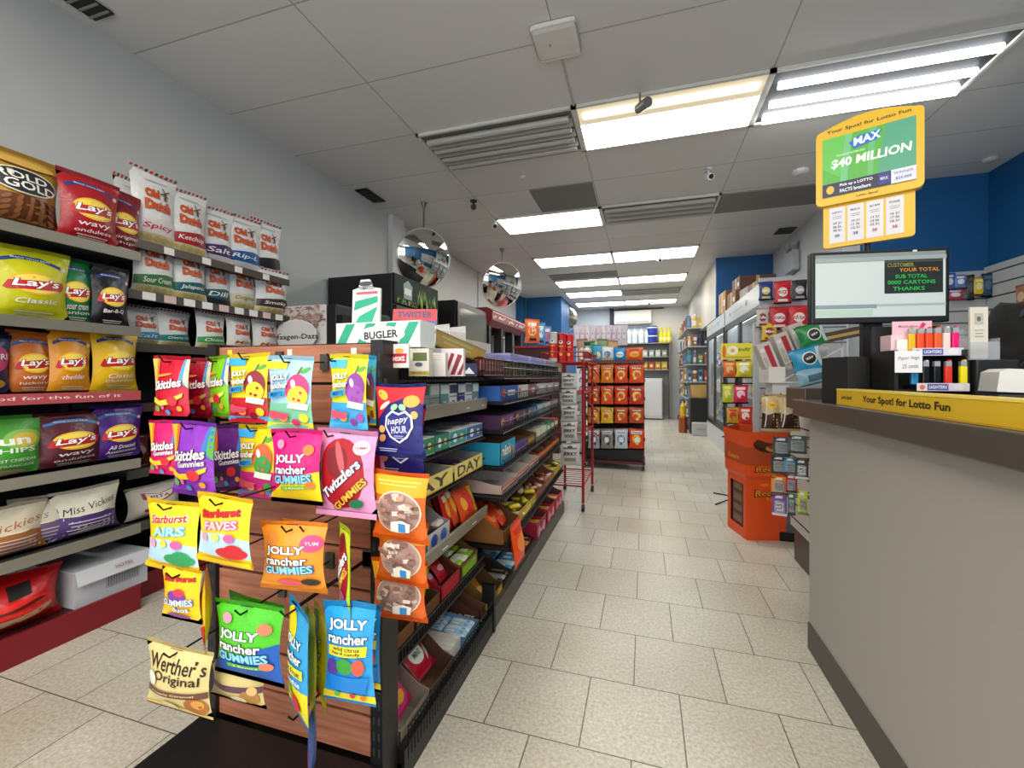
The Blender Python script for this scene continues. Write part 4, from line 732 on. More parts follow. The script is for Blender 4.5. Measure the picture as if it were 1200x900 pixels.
for i, (y0, y1, o, n_, lab) in enumerate([(1.8, 2.06, '#d8bcb0', '#e4d8d0', 'pale empty carton with pink rim, nearest of three'), (2.07, 2.32, '#e4c8bc', '#e8dcd6', 'pale empty carton with pink rim, middle of three'), (2.33, 2.58, '#e8d0c6', '#ece2dc', 'pale empty carton with pink rim, farthest of three')]):
    tr(1, y0, y1, .06, .04, o, n_, lab, [B(.7, 1, '#d8705a'), E(.2, .4, .1, .25, '#e8a890')])
for i, (y0, y1, lab) in enumerate([(2.6, 2.85, 'orange lipped brown carton, first after the pale ones'), (2.86, 3.1, 'orange lipped brown carton, middle after the pale ones'), (3.11, 3.36, 'orange lipped brown carton at the far end')]):
    tr(1, y0, y1, .09, .045, '#c8602a', '#8a6a50', lab, [B(.2, .9, '#e0702c')], ('bar', 3, 2, ['#d8481c', '#e07a30', '#8a3a1c'], 'orange candy bar in the ' + ['first', 'middle', 'last'][i] + ' orange lipped carton', 'orange bars ' + 'abc'[i], 'candy_bar', dict(lift=.005)))
mm = MB()                                    # blue chocolate carton with rounded shoulders
tr(2, 1.79, 2.02, .1, .1, '#2aa6cc', '#7a5a34', 'bright turquoise chocolate carton with white letters', [T("m&m's", -.12, .62, .55, .5, '#ffffff', 0, 0, .03, '#5a3020'), E(.3, .35, .1, .3, '#d8842c'), E(.24, .3, .06, .2, '#2a7a3a')])
tr(2, 2.03, 2.26, .09, .07, '#4a2a6a', '#7a5430', 'brown carton with purple lip beside the turquoise carton', [B(.1, .9, '#5a3a8a')], ('bar', 3, 2, ['#7a4a24', '#8a5a2c'], 'brown candy bar behind the purple lip', 'bars behind the purple lip', 'candy_bar', dict(des=[B(.3, .7, '#c8a04a', -.3, .3)])))
tr(2, 2.27, 2.52, .09, .06, '#6a4a20', '#7a5a30', 'brown carton with gold lip in the middle of the section', [B(.2, .8, '#b8902a', -.3, .3)], ('bar', 3, 2, ['#8a6a2c', '#a8842c'], 'gold brown candy bar behind the gold lip', 'bars behind the gold lip', 'candy_bar', {}))
for i, (y0, y1, c, lab) in enumerate([(2.53, 2.68, '#d8d4b8', 'cream closed carton beside the gold lipped one'), (2.69, 2.86, '#d8e0d0', 'pale green closed carton'), (2.87, 3.02, '#3a9a78', 'teal closed carton'), (3.03, 3.18, '#1f7a5a', 'dark green closed carton'), (3.19, 3.36, '#c83a34', 'red closed carton at the far end')]):
    onshelf(pbox_mb(y1 - y0 - .01, .24, .07, c, [B(.2, .8, '#e8e4d0', -.3, .3), E(.3, .5, .08, .2, '#e8d83a')], [B(.1, .5, '#f0f0e8' if i != 4 else '#e87a70', -.4, .4)]), 'flat_carton', y0, y1, xfa(2, y1), .24, Z2[2] + .001, lab + ' on the turquoise carton shelf', 'carton')
for i, (y0, y1, c, c2, lab) in enumerate([(1.77, 2.02, '#4a2a50', '#8a4a80', 'purple carton with gold spots nearest on the dark shelf'), (2.03, 2.3, '#38303c', '#6a4a60', 'dark plum carton on the dark shelf'), (2.31, 2.55, '#2c4a70', '#4a80b0', 'dark blue flat carton on the dark shelf'), (2.56, 2.75, '#7ab4d8', '#b8d8ea', 'light blue flat carton on the dark shelf'), (2.76, 3.0, '#a8b0b4', '#d0d4d6', 'grey flat carton on the dark shelf'), (3.01, 3.36, '#8a7470', '#b0a09a', 'grey brown flat carton on the dark shelf')]):
    onshelf(pbox_mb(y1 - y0 - .01, .25, .06, c, [B(.1, .9, c2, -.4, .4), E(-.3, .5, .1, .25, '#d8a85a'), E(.2, .5, .08, .25, '#c89ac0')], [B(.1, .9, c2, -.42, .42)]), 'flat_carton', y0, y1, xfa(3, y1), .25, Z2[3] + .001, lab, 'carton')
for i, (y0, y1, c, tp, lab) in enumerate([(1.77, 2.06, '#2a60b0', '#e8b81c', 'blue carton with yellow top on the second shelf down'), (2.07, 2.28, '#d8d4d0', '#e0dcd8', 'white carton beside the yellow topped one'), (2.29, 2.5, '#8a5a70', '#c8a8b8', 'mauve topped carton'), (2.51, 2.8, '#d4d0d0', '#e8e4e4', 'second white carton'), (2.81, 3.08, '#c8c8cc', '#eae8e6', 'third white carton'), (3.09, 3.38, '#a8a4a4', '#e4e4e4', 'last white carton at the far end')]):
    onshelf(pbox_mb(y1 - y0 - .008, .26, .065, c, [E(-.3, .5, .1, .3, '#d8602c'), B(.3, .7, '#e8e8f0', -.1, .3)], [B(.03, .97, tp, -.48, .48), B(.2, .3, '#8a8088', -.2, .3)]), 'flat_carton', y0, y1, xfa(4, y1), .26, Z2[4] + .001, lab + ' under the wire baskets', 'carton')
# --- wire baskets with lids on top of the second section
def basket(w, d, h, label, loc):
    m = MB(); k = BLACKM
    for z in (0, h): m.tube([(-w / 2, -d / 2, z), (w / 2, -d / 2, z), (w / 2, d / 2, z), (-w / 2, d / 2, z), (-w / 2, -d / 2, z)], .0035, k, 4)
    for z in (h * .33, h * .66): m.tube([(-w / 2, -d / 2, z), (w / 2, -d / 2, z)], .002, k, 4)
    n = int(w / .016)
    for i in range(n + 1): x = -w / 2 + w * i / n; m.tube([(x, -d / 2, h), (x, -d / 2, 0), (x, d / 2, 0), (x, d / 2, h)], .0016, k, 3, False)
    n = int(d / .02)
    for i in range(n + 1): y = -d / 2 + d * i / n; m.tube([(-w / 2, y, h), (-w / 2, y, 0), (w / 2, y, 0), (w / 2, y, h)], .0016, k, 3, False)
    return tag(m.build('wire_basket', None, loc, R(90)), label, 'basket', 'black wire baskets on the gondola')
for i, (y, col, nm, lid) in enumerate([(1.80, ['#7a1424', '#a01c30'], 'red packs', None), (2.2, ['#b8923a', '#3a2a1c', '#c8a860', '#7a1c24'], 'gold and brown packs', '#9a9ad8'), (2.6, ['#2a2624', '#4a4038', '#6a5a50'], 'dark packs', '#a0a4dc'), (3.0, ['#3a3a44', '#5a5a6a', '#2a2a34'], 'grey packs', '#a8b0dc')]):
    basket(.38, .22, .07, 'black wire basket of ' + nm + ' on top of the gondola', (-.73, y + .03, 1.087))
    for k in range(9):
        c = col[k % len(col)]
        mb = pbox_mb(.034, .17, .06 if lid else .075, c, [B(.2, .8, '#c8a878' if i == 1 else '#d0a0a0', -.2, .2)], [B(.1, .9, '#d8c8b0' if k % 2 else c, -.3, .3)])
        tag(mb.build('candy_pack', None, (-.735, y - .12 + k * .038, 1.091), R(90)), 'slim pack standing in the basket of ' + nm, 'candy', nm + ' in a wire basket')
    if lid:
        m = MB(); m.box(-.175, -.12, 0, .175, .12, .006, mat(lid, .25)); m.box(-.17, -.115, .006, .17, .115, .04, glass(lid, .55, .2), .012)
        tag(m.build('plastic_lid_tray', None, (-.75, y + .03, 1.162), R(90)), 'lilac blue clear plastic tray lying on the basket of ' + nm, 'tray', 'lilac trays on the baskets')
m = MB(); m.box(-.13, -.13, 0, .13, .13, .1, card('#8a7458')); lay(m, [B(.3, .7, '#a89070', -.3, .3)], .26, .1, lambda x, z, o: (x, -.13 - o, z)); tag(m.build('cardboard_box', None, (-.76, 3.3, 1.087), R(90)), 'tan cardboard box at the far end of the gondola top', 'carton')
# --- goods on top of the first section
def stripes(n, c, lo=0., hi=1.): return [P([(-.5 + i / n, lo), (-.5 + (i + .45) / n, lo), (min(.5, -.5 + (i + .95) / n), hi), (min(.5, -.5 + (i + .5) / n), hi)], c) for i in range(n)]
t = thing('tobacco_carton', 'white and mint green striped tobacco carton with raised back flap', 'carton', (at(452, 404, Y=1.13).x, 1.13, 1.165))
mb = pbox_mb(.28, .09, .075, '#dfe6e2', [stripes(4, '#2fa884', .12, .95), E(.05, .5, .28, .34, '#e4e8e6'), T('BUGLER', .05, .5, .4, .3, '#2a2c30', 3, 0, .03), B(.05, .13, '#c8485a', -.3, .2)]); mb.build('carton_body', t)
m = MB(); m.prism([(-.12, 0), (-.02, 0), (-.015, .16), (-.045, .165), (-.055, .19), (-.085, .19), (-.095, .165), (-.115, .16)], 'y', -.008, 0, card('#dfe6e2'))
lay(m, [P([(-.46, .25), (-.2, .25), (-.1, .55), (-.38, .4)], '#2fa884'), P([(-.46, .5), (-.1, .62), (-.1, .72), (-.44, .65)], '#2fa884'), B(.76, .8, '#d05a68', -.42, -.1), T('TOBACCO', -.27, .86, .24, .05, '#2a2c30', 0, 0, .02), E(-.28, .93, .1, .04, '#4a4c50')], .24, .19, lambda x, z, o: (x, -.008 - o, z))
m.build('back_flap', t, (-.025, .04, .03))
tag(pbox_mb(.1, .04, .07, '#e0d6cc', [T('AKE', 0, .6, .7, .3, '#8a4a3a', 0, 0, .02), B(.1, .3, '#c8a890', -.4, .4)]).build('paper_carton', None, (at(441, 380, Y=1.33).x, 1.33, 1.165), R(15)), 'cream paper carton behind the mint striped carton', 'carton')
m = MB(); m.box(-.075, -.004, 0, .075, .004, .13, card('#e4e0e4')); lay(m, [B(.66, 1., '#c8223a'), T('TWISTER', 0, .84, .8, .18, '#2a2c6a', 0, 0, .03), B(.52, .66, '#5a4a9a'), T('COST 30', .1, .34, .8, .2, '#2a2a3a', 0, 0, .03), B(.1, .2, '#3a3a4a', -.4, .2)], .15, .13, lambda x, z, o: (x, -.004 - o, z))
tag(m.build('price_card', None, (at(484, 405, Y=1.3).x, 1.3, 1.19), R(18), rx=R(-18)), 'red and purple printed card leaning on the gondola top', 'sign')
tag(pbox_mb(.1, .05, .045, '#d8e2dc', stripes(3, '#48b090'), stripes(3, '#48b090')).build('paper_carton', None, (at(487, 405, Y=1.22).x, 1.2, 1.165), R(35)), 'small mint striped box beside the large mint carton', 'carton')
tag(pbox_mb(.085, .06, .09, '#c4c4c8', [lines(0, .8, .7, 4, .16, '#8a8a94', .06), E(.2, .7, .12, .12, '#a0485a')], [B(.2, .8, '#e0e0e4', -.3, .3)]).build('paper_carton', None, (at(504, 415, Y=1.24).x, 1.27, 1.082), R(60)), 'small grey printed box on the gondola top shelf', 'carton')
# sign card, packs, gold box, clear bins
m = MB(); m.box(-.032, -.003, 0, .032, .003, .062, card('#ece6e0')); lay(m, [P([(-.38, .2), (.38, .2), (.42, .6), (-.42, .6)], '#c41f2c'), T('next', 0, .4, .66, .24, '#f4e8e4', 0, 0, .03), E(.08, .72, .2, .1, '#f0a838')], .064, .062, lambda x, z, o: (x, -.003 - o, z))
p = at(467, 431, Y=1.0); tag(m.build('price_sign', None, (p.x, 1.0, p.z)), 'small white card with red lettering at the gondola corner', 'sign')
def pk(l, t_, r, b, Y, col, des, lab, rot, name='card_pack', d=.03):
    p = at((l + r) / 2, b, Y=Y); w = at(r, b, Y=Y).x - at(l, b, Y=Y).x; h = at(l, t_, Y=Y).z - p.z
    return tag(pbox_mb(w, d, h, col, des, [B(.1, .9, '#dcd8d0', -.4, .4)]).build(name, None, (p.x, Y + d / 2, 1.083), R(rot)), lab, 'pack')
pk(479, 399, 501, 431, 1.06, '#d8d4c8', [P([(-.3, .55), (.4, .55), (.4, .85), (-.3, .85)], '#5a6a3a'), E(0, .42, .2, .08, '#5a5a70'), B(.03, .18, '#b8a83a'), T('Menthol', 0, .12, .7, .06, '#6a3a6a')], 'cream pack with green picture beside the small red sign', 8)
pk(501, 404, 520, 431, 1.12, '#d4cfca', [lines(0, .9, .6, 3, .1, '#b0a8a4', .02), lines(-.3, .5, .1, 6, .06, '#8a8078', .02)], 'plain pale card pack next to the cream pack', 12)
pk(517, 399, 541, 431, 1.2, '#e0d6d8', [P([(-.1, .05), (.1, .05), (.45, .75), (.25, .8)], '#8a1f38'), P([(.2, .05), (.4, .05), (.5, .3), (.5, .5)], '#8a1f38'), P([(-.4, .05), (-.25, .05), (.1, .8), (-.05, .85)], '#8a1f38')], 'white pack with dark red diagonal stripes', 12)
pk(541, 417, 556, 432, 1.4, '#22305a', [P([(-.4, .2), (0, .7), (.4, .2)], '#e4e8f0')], 'navy and white pack under the gold box', 14)
ga, gb = at(486, 402, Y=1.32), at(556, 427, Y=1.74); gd = gb - ga
tag(pbox_mb(gd.length, .1, .06, '#a8924a', [B(.1, .9, '#b8a058'), lines(0, .7, .6, 2, .3, '#d8c890', .06), E(.3, .5, .1, .3, '#c89a40')], [B(.1, .9, '#c4b068', -.45, .45)], [B(.1, .9, '#8a7838')], m=lambda c: mat(c, .28, .55, .1, 20)).build('gold_carton', None, (ga + gb) / 2, math.atan2(gd.y, gd.x), ry=-math.atan2(gd.z, gd.xy.length)), 'shiny gold long carton lying on top of the gondola', 'carton')
m = MB()
for a in ((-.15, -.1, .15, -.097), (-.15, .097, .15, .1)): m.box(a[0], a[1], 0, a[2], a[3], .1, glass('#e8e8ea', .35, .1))
for x in (-.15, -.05, .05, .147): m.box(x, -.1, 0, x + .003, .1, .13, glass('#f4f4f4', .6, .1))
m.box(-.15, -.1, 0, .15, .1, .004, glass('#e0e0e0', .5)); tag(m.build('clear_plastic_bin', None, (-.88, 1.62, 1.17), R(70)), 'clear plastic divided bin behind the gold carton', 'bin')
for k in range(5): tag(pbox_mb(.05, .07, .1, ['#d8d4cc', '#e8e6e2', '#c8c4bc'][k % 3], [B(.4, .6, '#b0a898')]).build('white_box', None, (-.93 + .03 * (k % 2), 1.53 + k * .06, 1.176), R(80)), 'small white box inside the clear divided bin', 'carton', 'white boxes in the clear bin')
tag(pbox_mb(.34, .16, .09, '#cfc4c0', [B(.3, .6, '#b89a98', -.3, .3)], [B(.1, .9, '#d8d0c8', -.4, .4)]).build('white_carton', None, (-.86, 2.0, 1.165), R(90)), 'pale carton on the gondola top behind the gold one', 'carton')

for y, w_ in ((1.14, .03), (1.5, .035), (1.66, .03)):
    m = MB(); m.box(-.637, y, .962, -.6355, y + w_, .985, ink('#ece8d8')); m.build('price_tag', g)
for y in (1.3, 1.56):
    m = MB(); m.box(-.637, y, .508, -.6355, y + .04, .53, ink('#ece8d8')); m.build('price_tag', g)
# ================================================================== RED STANDS BEYOND THE GONDOLA
def caster(mb, x, y, z0=.0):
    mb.tube([(x - .012, y, z0 + .028), (x + .012, y, z0 + .028)], .028, BLACK, 10); mb.tube([(x, y, z0 + .03), (x, y, z0 + .08)], .008, STEEL, 6)
t = thing('wire_stand', 'red wire stand on casters at the far end of the gondola', 'stand', (-.6, 3.82, 0))
for x, y in ((-.13, -.32), (.13, -.32), (-.13, .32), (.13, .32)):
    m = MB(); m.tube([(x, y, .07), (x, y, 1.22)], .012, REDM, 8); m.build('post', t)
    m = MB(); caster(m, x, y); m.build('caster', t)
for z in (.2, .62, .95):
    m = MB(); m.tube([(-.13, -.32, z), (.13, -.32, z), (.13, .32, z), (-.13, .32, z), (-.13, -.32, z)], .007, REDM, 6)
    for k in range(9): y = -.32 + .08 * k; m.tube([(-.13, y, z), (.13, y, z)], .003, REDM, 4)
    m.build('wire_shelf', t)
m = MB()
for z in (1.2, 1.28): m.tube([(-.2, -.36, z), (.17, -.36, z), (.17, .36, z), (-.2, .36, z), (-.2, -.36, z)], .006, REDM, 6)
for k in range(11): y = -.36 + .072 * k; m.tube([(-.2, y, 1.28), (-.2, y, 1.2), (.17, y, 1.2), (.17, y, 1.28)], .003, REDM, 4)
m.build('top_basket', t)
m = MB(); m.prism([(.14, .9), (.17, .92), (.23, .55), (.2, .53)], 'y', .05, .09, REDM) if False else None
for k in range(6):
    z = .55 + .11 * k; m.tube([(.14, -.2, z + .12), (.2, .15, z), (.2, .3, z - .01)], .006, REDM, 5)
m.build('side_hook_rail', t)
for i, (y, c, nm) in enumerate([(3.52, '#b8b4b0', 'white topped'), (3.62, '#c4141e', 'plain red'), (3.72, '#d0181e', 'red and yellow')]):
    p = at([648, 658, 667][i], 410, Y=y); m = MB()
    m.lathe([(.034, 0), (.036, .004), (.036, .225), (.037, .225), (.037, .24), (.03, .245)], mat(c, .35), 14)
    m.lathe([(.0363, .03), (.0363, .15)], mat('#c4141e', .35), 14)
    lay(m, [E(0, .7, .3, .06, '#f2f0ea'), E(0, .71, .14, .03, '#2a1a14'), T('Pringles', 0, .55, .8, .06, '#f0d020', 0, 0, .02), E(0, .3, .25, .08, '#e8b83a')], .06, .24, lambda x, z, o: (.0365 * math.sin(x / .0365) * 1.01, -.0365 * math.cos(x / .0365) * 1.012 - o, z))
    tag(m.build('snack_tube', None, (max(-.76, min(-.47, p.x)), y, 1.206)), nm + ' crisp tube in the red wire basket', 'crisps')
jk = [B(.72, .8, '#6a6a68', -.35, .35), T('JERKY', 0, .5, .76, .2, '#1a1a1c', 0, 0, .04), B(.18, .34, '#8a8884', -.3, .3), E(0, .82, .14, .06, '#2a2a2a')]
for i, (l, tt, r, b) in enumerate([(657, 437, 676, 455), (655, 456, 676, 474), (657, 474, 677, 494), (657, 493, 677, 517), (656, 519, 680, 545)]):
    bag('jerky_bag', 'white jerky bag with black lettering, ' + ['topmost', 'second', 'middle', 'fourth', 'lowest'][i] + ' of the strip on the red stand', 'jerky', l, tt, r, b, 3.47 - .004 * i, 'S', '#c9c8c4', jk, .2, None, 'strip of jerky bags', 8, True)
for i in range(3):
    bag('jerky_bag', 'grey jerky bag half hidden behind the white strip, ' + ['upper', 'middle', 'lower'][i] + ' one', 'jerky', 668, 462 + i * 24, 684, 482 + i * 24, 3.62, 'S', '#a8a7a2', [T('JERKY', 0, .5, .7, .2, '#2a2a2c', 0, 0, .03)], .2, None, 'jerky bags behind the strip', 20, True)
# ---- wheeled rack of orange bags
RY = 5.2
t = thing('wheeled_rack', 'dark red wheeled rack with four rows of orange snack bags', 'rack', (-.34, RY + .2, 0))
rm = mat('#4a1418', .45)
for x in (-.34, .33):
    for y in (-.17, .17):
        m = MB(); m.box(x - .012, y - .012, .07, x + .012, y + .012, 1.28, rm); m.build('post', t)
        m = MB(); caster(m, x, y); m.build('caster', t)
m = MB(); m.box(-.33, -.13, .1, .32, .17, .3, BLACK); m.box(-.36, -.2, .07, .35, .2, .1, rm); m.build('base_panel', t)
for z in (.36, .61, .83, 1.04, 1.26):
    m = MB(); m.box(-.34, -.16, z - .008, .33, .16, z + .0, rm); m.box(-.36, -.185, z - .02, .35, -.165, z + .02, mat('#5a161c', .4)); m.build('shelf', t)
m = MB(); m.box(-.35, .165, .1, .34, .175, 1.26, mat('#2a1012', .6)); m.build('back_panel', t)
for k in range(7):
    m = MB(); z = .5 + .105 * k; m.tube([(-.36, .15, z + .1), (-.42, -.05, z + .03), (-.4, -.16, z)], .009, REDM, 6); m.build('side_arm', t)
rows = [(427, 450, 1.045), (452, 475, .835), (477, 497, .615), (502, 527, .365)]
cols_ = [(689, 703), (704, 719), (720, 736), (737, 755)]
cl_ = [['#d8641c', '#e07a1c', '#e0481c', '#e8501e'], ['#c8381c', '#e8501c', '#e0401e', '#c8341c'], ['#d8861c', '#e8b81c', '#c8481c', '#c04a24'], ['#a8a8a8', '#8a8884', '#c8ccd0', '#e8401e']]
for i, (tt, bb, z) in enumerate(rows):
    for j, (l, r) in enumerate(cols_):
        a = '#e8c05a' if i < 3 else ['#2a4aa0', '#3a3a4a', '#3a8ac8', '#e8c820'][j]
        _seed[0] += 1; rn = random.Random(_seed[0])
        des = [E(0, .5, .32, .2, a), E(rn.uniform(-.1, .1), .46, .2, .14, '#d8501c' if i < 3 else '#e8e8ea'), E(rn.uniform(-.2, .2), .3, .12, .08, '#f2d890' if i < 3 else a), B(.74, .88, '#8a1a14' if i < 3 else '#e0e0e0', -.36, .36), T(['Kettle', 'Crunch', 'Cheez', 'Nuts'][(i + j) % 4], 0, .81, .6, .09, '#f4e8c8' if i < 3 else '#2a3a7a', 0, 0, .03)]
        bag('snack_bag', ['orange', 'red orange', 'golden', 'silver'][i] + (' yellow' if (i, j) == (2, 1) else ' bright red' if (i, j) == (3, 3) else '') + ' snack bag, ' + ['first', 'second', 'third', 'fourth'][j] + ' from the left in ' + ['top', 'second', 'third', 'bottom'][i] + ' row of the rack', 'snack', l, tt, r, bb, RY - (.02 if j < 3 else .05), 'S', cl_[i][j], des, .25, None, 'snack bags on the wheeled rack', 0, True, cut=False)
# goods on the rack top
def topbag(l, tt, r, b, Y, base, des, lab, z=None, name='snack_bag', rot=0): return bag(name, lab, 'snack', l, tt, r, b, Y, 'S', base, des, .3, z, None, rot, cut=False)
topbag(733, 407, 754, 425, 5.28, '#e8641e', [E(0, .5, .3, .2, '#f2a83a'), B(.74, .86, '#8a2a14', -.3, .3)], 'orange bag on the right end of the rack top', 1.262)
topbag(718, 407, 735, 425, 5.3, '#2a86c4', [E(0, .5, .3, .2, '#e4eef4'), T('Rice', 0, .5, .5, .12, '#1a4a80')], 'blue bag beside the orange bag on the rack top', 1.262)
topbag(705, 406, 719, 425, 5.3, '#dfe2e2', [E(0, .5, .3, .2, '#4a7ab0'), B(.1, .3, '#c8b890')], 'white and blue pouch in the middle of the rack top', 1.262)
topbag(694, 404, 707, 425, 5.32, '#3a9ac4', [E(0, .4, .3, .2, '#e8dcb8')], 'sky blue pouch left of the white pouch on the rack top', 1.262)
topbag(684, 400, 697, 425, 5.36, '#2f8a5a', [E(0, .5, .3, .2, '#8ac8a0'), B(.1, .3, '#d8e0d0')], 'green pouch on the left end of the rack top', 1.262)
for px, c, h in ((676, '#d8d6d0', .2), (671, '#c0bcb8', .17)):
    p = at(px, 425, Y=5.35); m = MB(); m.lathe([(.05, 0), (.052, .01), (.052, h * .75), (.03, h * .85), (.03, h)], mat(c, .35), 12); m.lathe([(.034, h), (.034, h + .03)], mat('#3a2a34', .4), 12); m.lathe([(.0525, .04), (.0525, h * .6)], mat('#8a3a4a' if h > .18 else '#e4e4e0', .5), 12)
    tag(m.build('plastic_jar', None, (max(-.66, p.x), 5.3 + (.1 if h < .18 else 0), 1.262)), ('tall' if h > .18 else 'short') + ' white jar on the left end of the rack top', 'jar')
# ---- gondola behind the rack with purple and white pouches
t = thing('gondola_shelving', 'pale far gondola behind the wheeled rack', 'shelving', (-.5, 7.0, 0))
m = MB(); m.box(-.4, -.9, 0, .3, .9, .12, BLACK); m.build('base_deck', t)
m = MB(); m.box(-.07, -.85, .12, -.03, .85, 1.6, mat('#5a4a48', .5)); m.build('spine_panel', t)
for z in (.5, .85, 1.2, 1.5):
    m = MB(); m.box(-.36, -.88, z - .02, .26, .88, z, mat('#6a5a58', .5)); m.build('shelf', t)
for k in range(10):
    px = 672 + k * 6.2
    topbag(px, 381, px + 8, 400, 6.2 + .03 * (k % 3), ['#d8d0dc', '#d8ccd8', '#dcd8dc'][k % 3], [B(.3, .65, ['#6a1f6a', '#7a2a72'][k % 2]), E(0, .48, .25, .1, '#e8d8e8')], 'white and purple pouch in the row behind the rack, ' + ['first', 'second', 'third', 'fourth', 'fifth', 'sixth', 'seventh', 'eighth', 'ninth', 'tenth'][k] + ' from the left', 1.502)
for k in range(4):
    topbag(676 + k * 12, 397 + 2 * (k % 2), 688 + k * 12, 414, 6.12, ['#b0887a', '#d8c8a0', '#8a9a6a', '#c8a070'][k], [E(0, .5, .3, .2, '#e8e0d0')], ['brown', 'cream', 'olive', 'tan'][k] + ' pouch on the shelf edge below the purple pouches', 1.203)
for k in range(14):
    c = ['#3a6a9a', '#c84a2a', '#d8c050', '#4a8a5a', '#d8d8d8', '#8a3a5a', '#e08a3a'][k % 7]
    m = pbox_mb(.11, .14, .22, c, [B(.5, .8, '#e4e0d8', -.4, .4), E(0, .3, .3, .12, '#e8c870')])
    tag(m.build('grocery_box', None, (-.28, 6.22 + (k % 7) * .13, (.852 if k < 7 else .502)), R(90)), 'grocery box on the ' + ('upper' if k < 7 else 'lower') + ' aisle side shelf of the far gondola, ' + ['first', 'second', 'third', 'fourth', 'fifth', 'sixth', 'seventh'][k % 7] + ' one', 'carton', 'grocery boxes on the far gondola')
# ================================================================== LEFT WALL MACHINES
def grass(mb, y0, y1, z0, h, X=None, Y=None, n=26):
    for k in range(n):
        q = y0 + (y1 - y0) * random.random(); s = random.uniform(-.03, .03); hh = h * random.uniform(.5, 1); w = .012
        pts = [(q - w, z0), (q + w, z0), (q + s, z0 + hh)]
        mb.add([(X, a, b) if X is not None else (a, Y, b) for a, b in pts], [(0, 1, 2)], ink(random.choice(['#6f9a2a', '#8ab83a', '#57802a', '#a4c84a'])))
t = thing('drinks_fridge', 'tall black fridge with green grass picture behind the gondola', 'fridge', (-2.8, 3.34, 0))
m = MB(); m.box(0, 0, .1, .68, .84, 2.0, BLACK, .008); m.box(.05, .05, 0, .62, .8, .1, mat('#2a2a2a', .5)); cab = m.build('cabinet', t)
m = MB(); m.box(.68, 0, 1.74, .7, .84, 2.0, mat('#0e1412', .6, spec=.2)); m.quad((.7006, .03, 1.77), (.7006, .81, 1.77), (.7006, .81, 1.97), (.7006, .03, 1.97), mat('#14241a', .6, spec=.2)); grass(m, .42, .8, 1.745, .2, X=.7012, n=40); grass(m, .05, .4, 1.745, .07, X=.7012, n=20)
m.add([(.7014, .16, 1.80), (.7014, .30, 1.80), (.7014, .31, 1.93), (.7014, .23, 1.975), (.7014, .15, 1.93)], [(0, 1, 2, 3, 4)], ink('#8a9a92')); m.add([(.7018, .17, 1.84), (.7018, .29, 1.84), (.7018, .29, 1.90), (.7018, .17, 1.90)], [(0, 1, 2, 3)], ink('#e0e4e0')); m.build('header_sign', t)
m = MB(); grass(m, .02, .22, 1.52, .2, Y=-.001, n=46); grass(m, .4, .62, 1.48, .18, Y=-.001, n=40); m.build('side_print', cab)
m = MB(); m.box(.68, .02, .12, .71, .82, 1.72, mat('#141416', .3)); m.quad((.7106, .08, .2), (.7106, .76, .2), (.7106, .76, 1.66), (.7106, .08, 1.66), mat('#2a3032', .08)); d = m.build('door', t)
m = MB(); m.tube([(.73, .1, .8), (.73, .1, 1.3)], .012, STEEL); m.build('handle', d)
t = thing('drinks_fridge', 'second black fridge with glass front beyond the grass picture one', 'fridge', (-2.8, 4.72, 0))
m = MB(); m.box(0, 0, .0, .66, .98, 2.0, BLACK, .008); m.build('cabinet', t)
m = MB(); m.box(.66, 0, .1, .69, .98, 1.98, mat('#161618', .3)); d = m.build('door', t)
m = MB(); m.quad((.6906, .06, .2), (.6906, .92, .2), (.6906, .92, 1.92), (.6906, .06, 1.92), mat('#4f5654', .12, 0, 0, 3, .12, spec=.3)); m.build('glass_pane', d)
m = MB(); m.tube([(.71, .04, .9), (.71, .04, 1.4)], .012, STEEL); m.build('handle', d)
t = thing('drink_machine', 'drink dispenser with dark red patterned canopy on the left wall', 'drink machine', (-2.8, 5.8, 0))
m = MB(); m.box(0, 0, 0, .75, 1.8, 1.0, mat('#2a2a2c', .5)); m.build('base_cabinet', t)
m = MB(); m.box(0, 0, 1.0, .2, 1.8, 1.85, mat('#8f9496', .4)); m.build('back_panel', t)
m = MB(); m.prism([(.1, 1.82), (.66, 1.82), (.74, 1.9), (.74, 2.03), (.66, 2.08), (.1, 2.08)], 'y', 0, 1.8, mat('#7a1c26', .4)); 
lay(m, [[E(-.46 + .04 * k, .3 + .4 * ((k * 7) % 5) / 5, .012, .14, ['#d8b8ac', '#e8dcd4', '#b05a58'][k % 3]) for k in range(24)], B(.8, .95, '#d8a8a4'), [T('fresh', -.3 + .3 * k, .45, .12, .3, '#f0dcd8', 0, .2, .02) for k in range(3)]], 1.8, .13, lambda x, z, o: (.7405 + o, .9 + x, 1.9 + z)); m.build('canopy', t)
for y in (.06, .62, 1.2, 1.74):
    m = MB(); m.box(.55, y - .04, 1.0, .68, y + .04, 1.82, BLACK); m.build('pillar', t)
for k, y in enumerate((.34, .9, 1.46)):
    m = MB(); m.box(.2, y - .18, 1.02, .5, y + .18, 1.75, mat(['#d8dcdc', '#c8cccc', '#dde0e0'][k], .3), .02); m.box(.5, y - .05, 1.3, .58, y + .05, 1.4, STEEL); m.build('dispenser', t)
for i, (l, tt, r, b, c, c2, lab, Y) in enumerate([(615, 374, 632, 402, '#e8722a', '#f0d0a0', 'orange bag leaning at the end of the drink machine', 6.1), (629, 378, 639, 404, '#4a9ad0', '#e0ecf4', 'light blue bag beside the leaning orange bag', 6.2), (636, 382, 646, 405, '#8a9ad8', '#d0487a', 'lilac and pink bag beside the light blue one', 6.3)]):
    bag('snack_bag', lab, 'snack', l, tt, r, b, Y, 'S', c, [E(0, .5, .3, .2, c2), B(.7, .84, '#f0f0ec', -.3, .3), B(.1, .2, '#2a2a3a', -.2, .3)], .3, None, None, 25, cut=False)
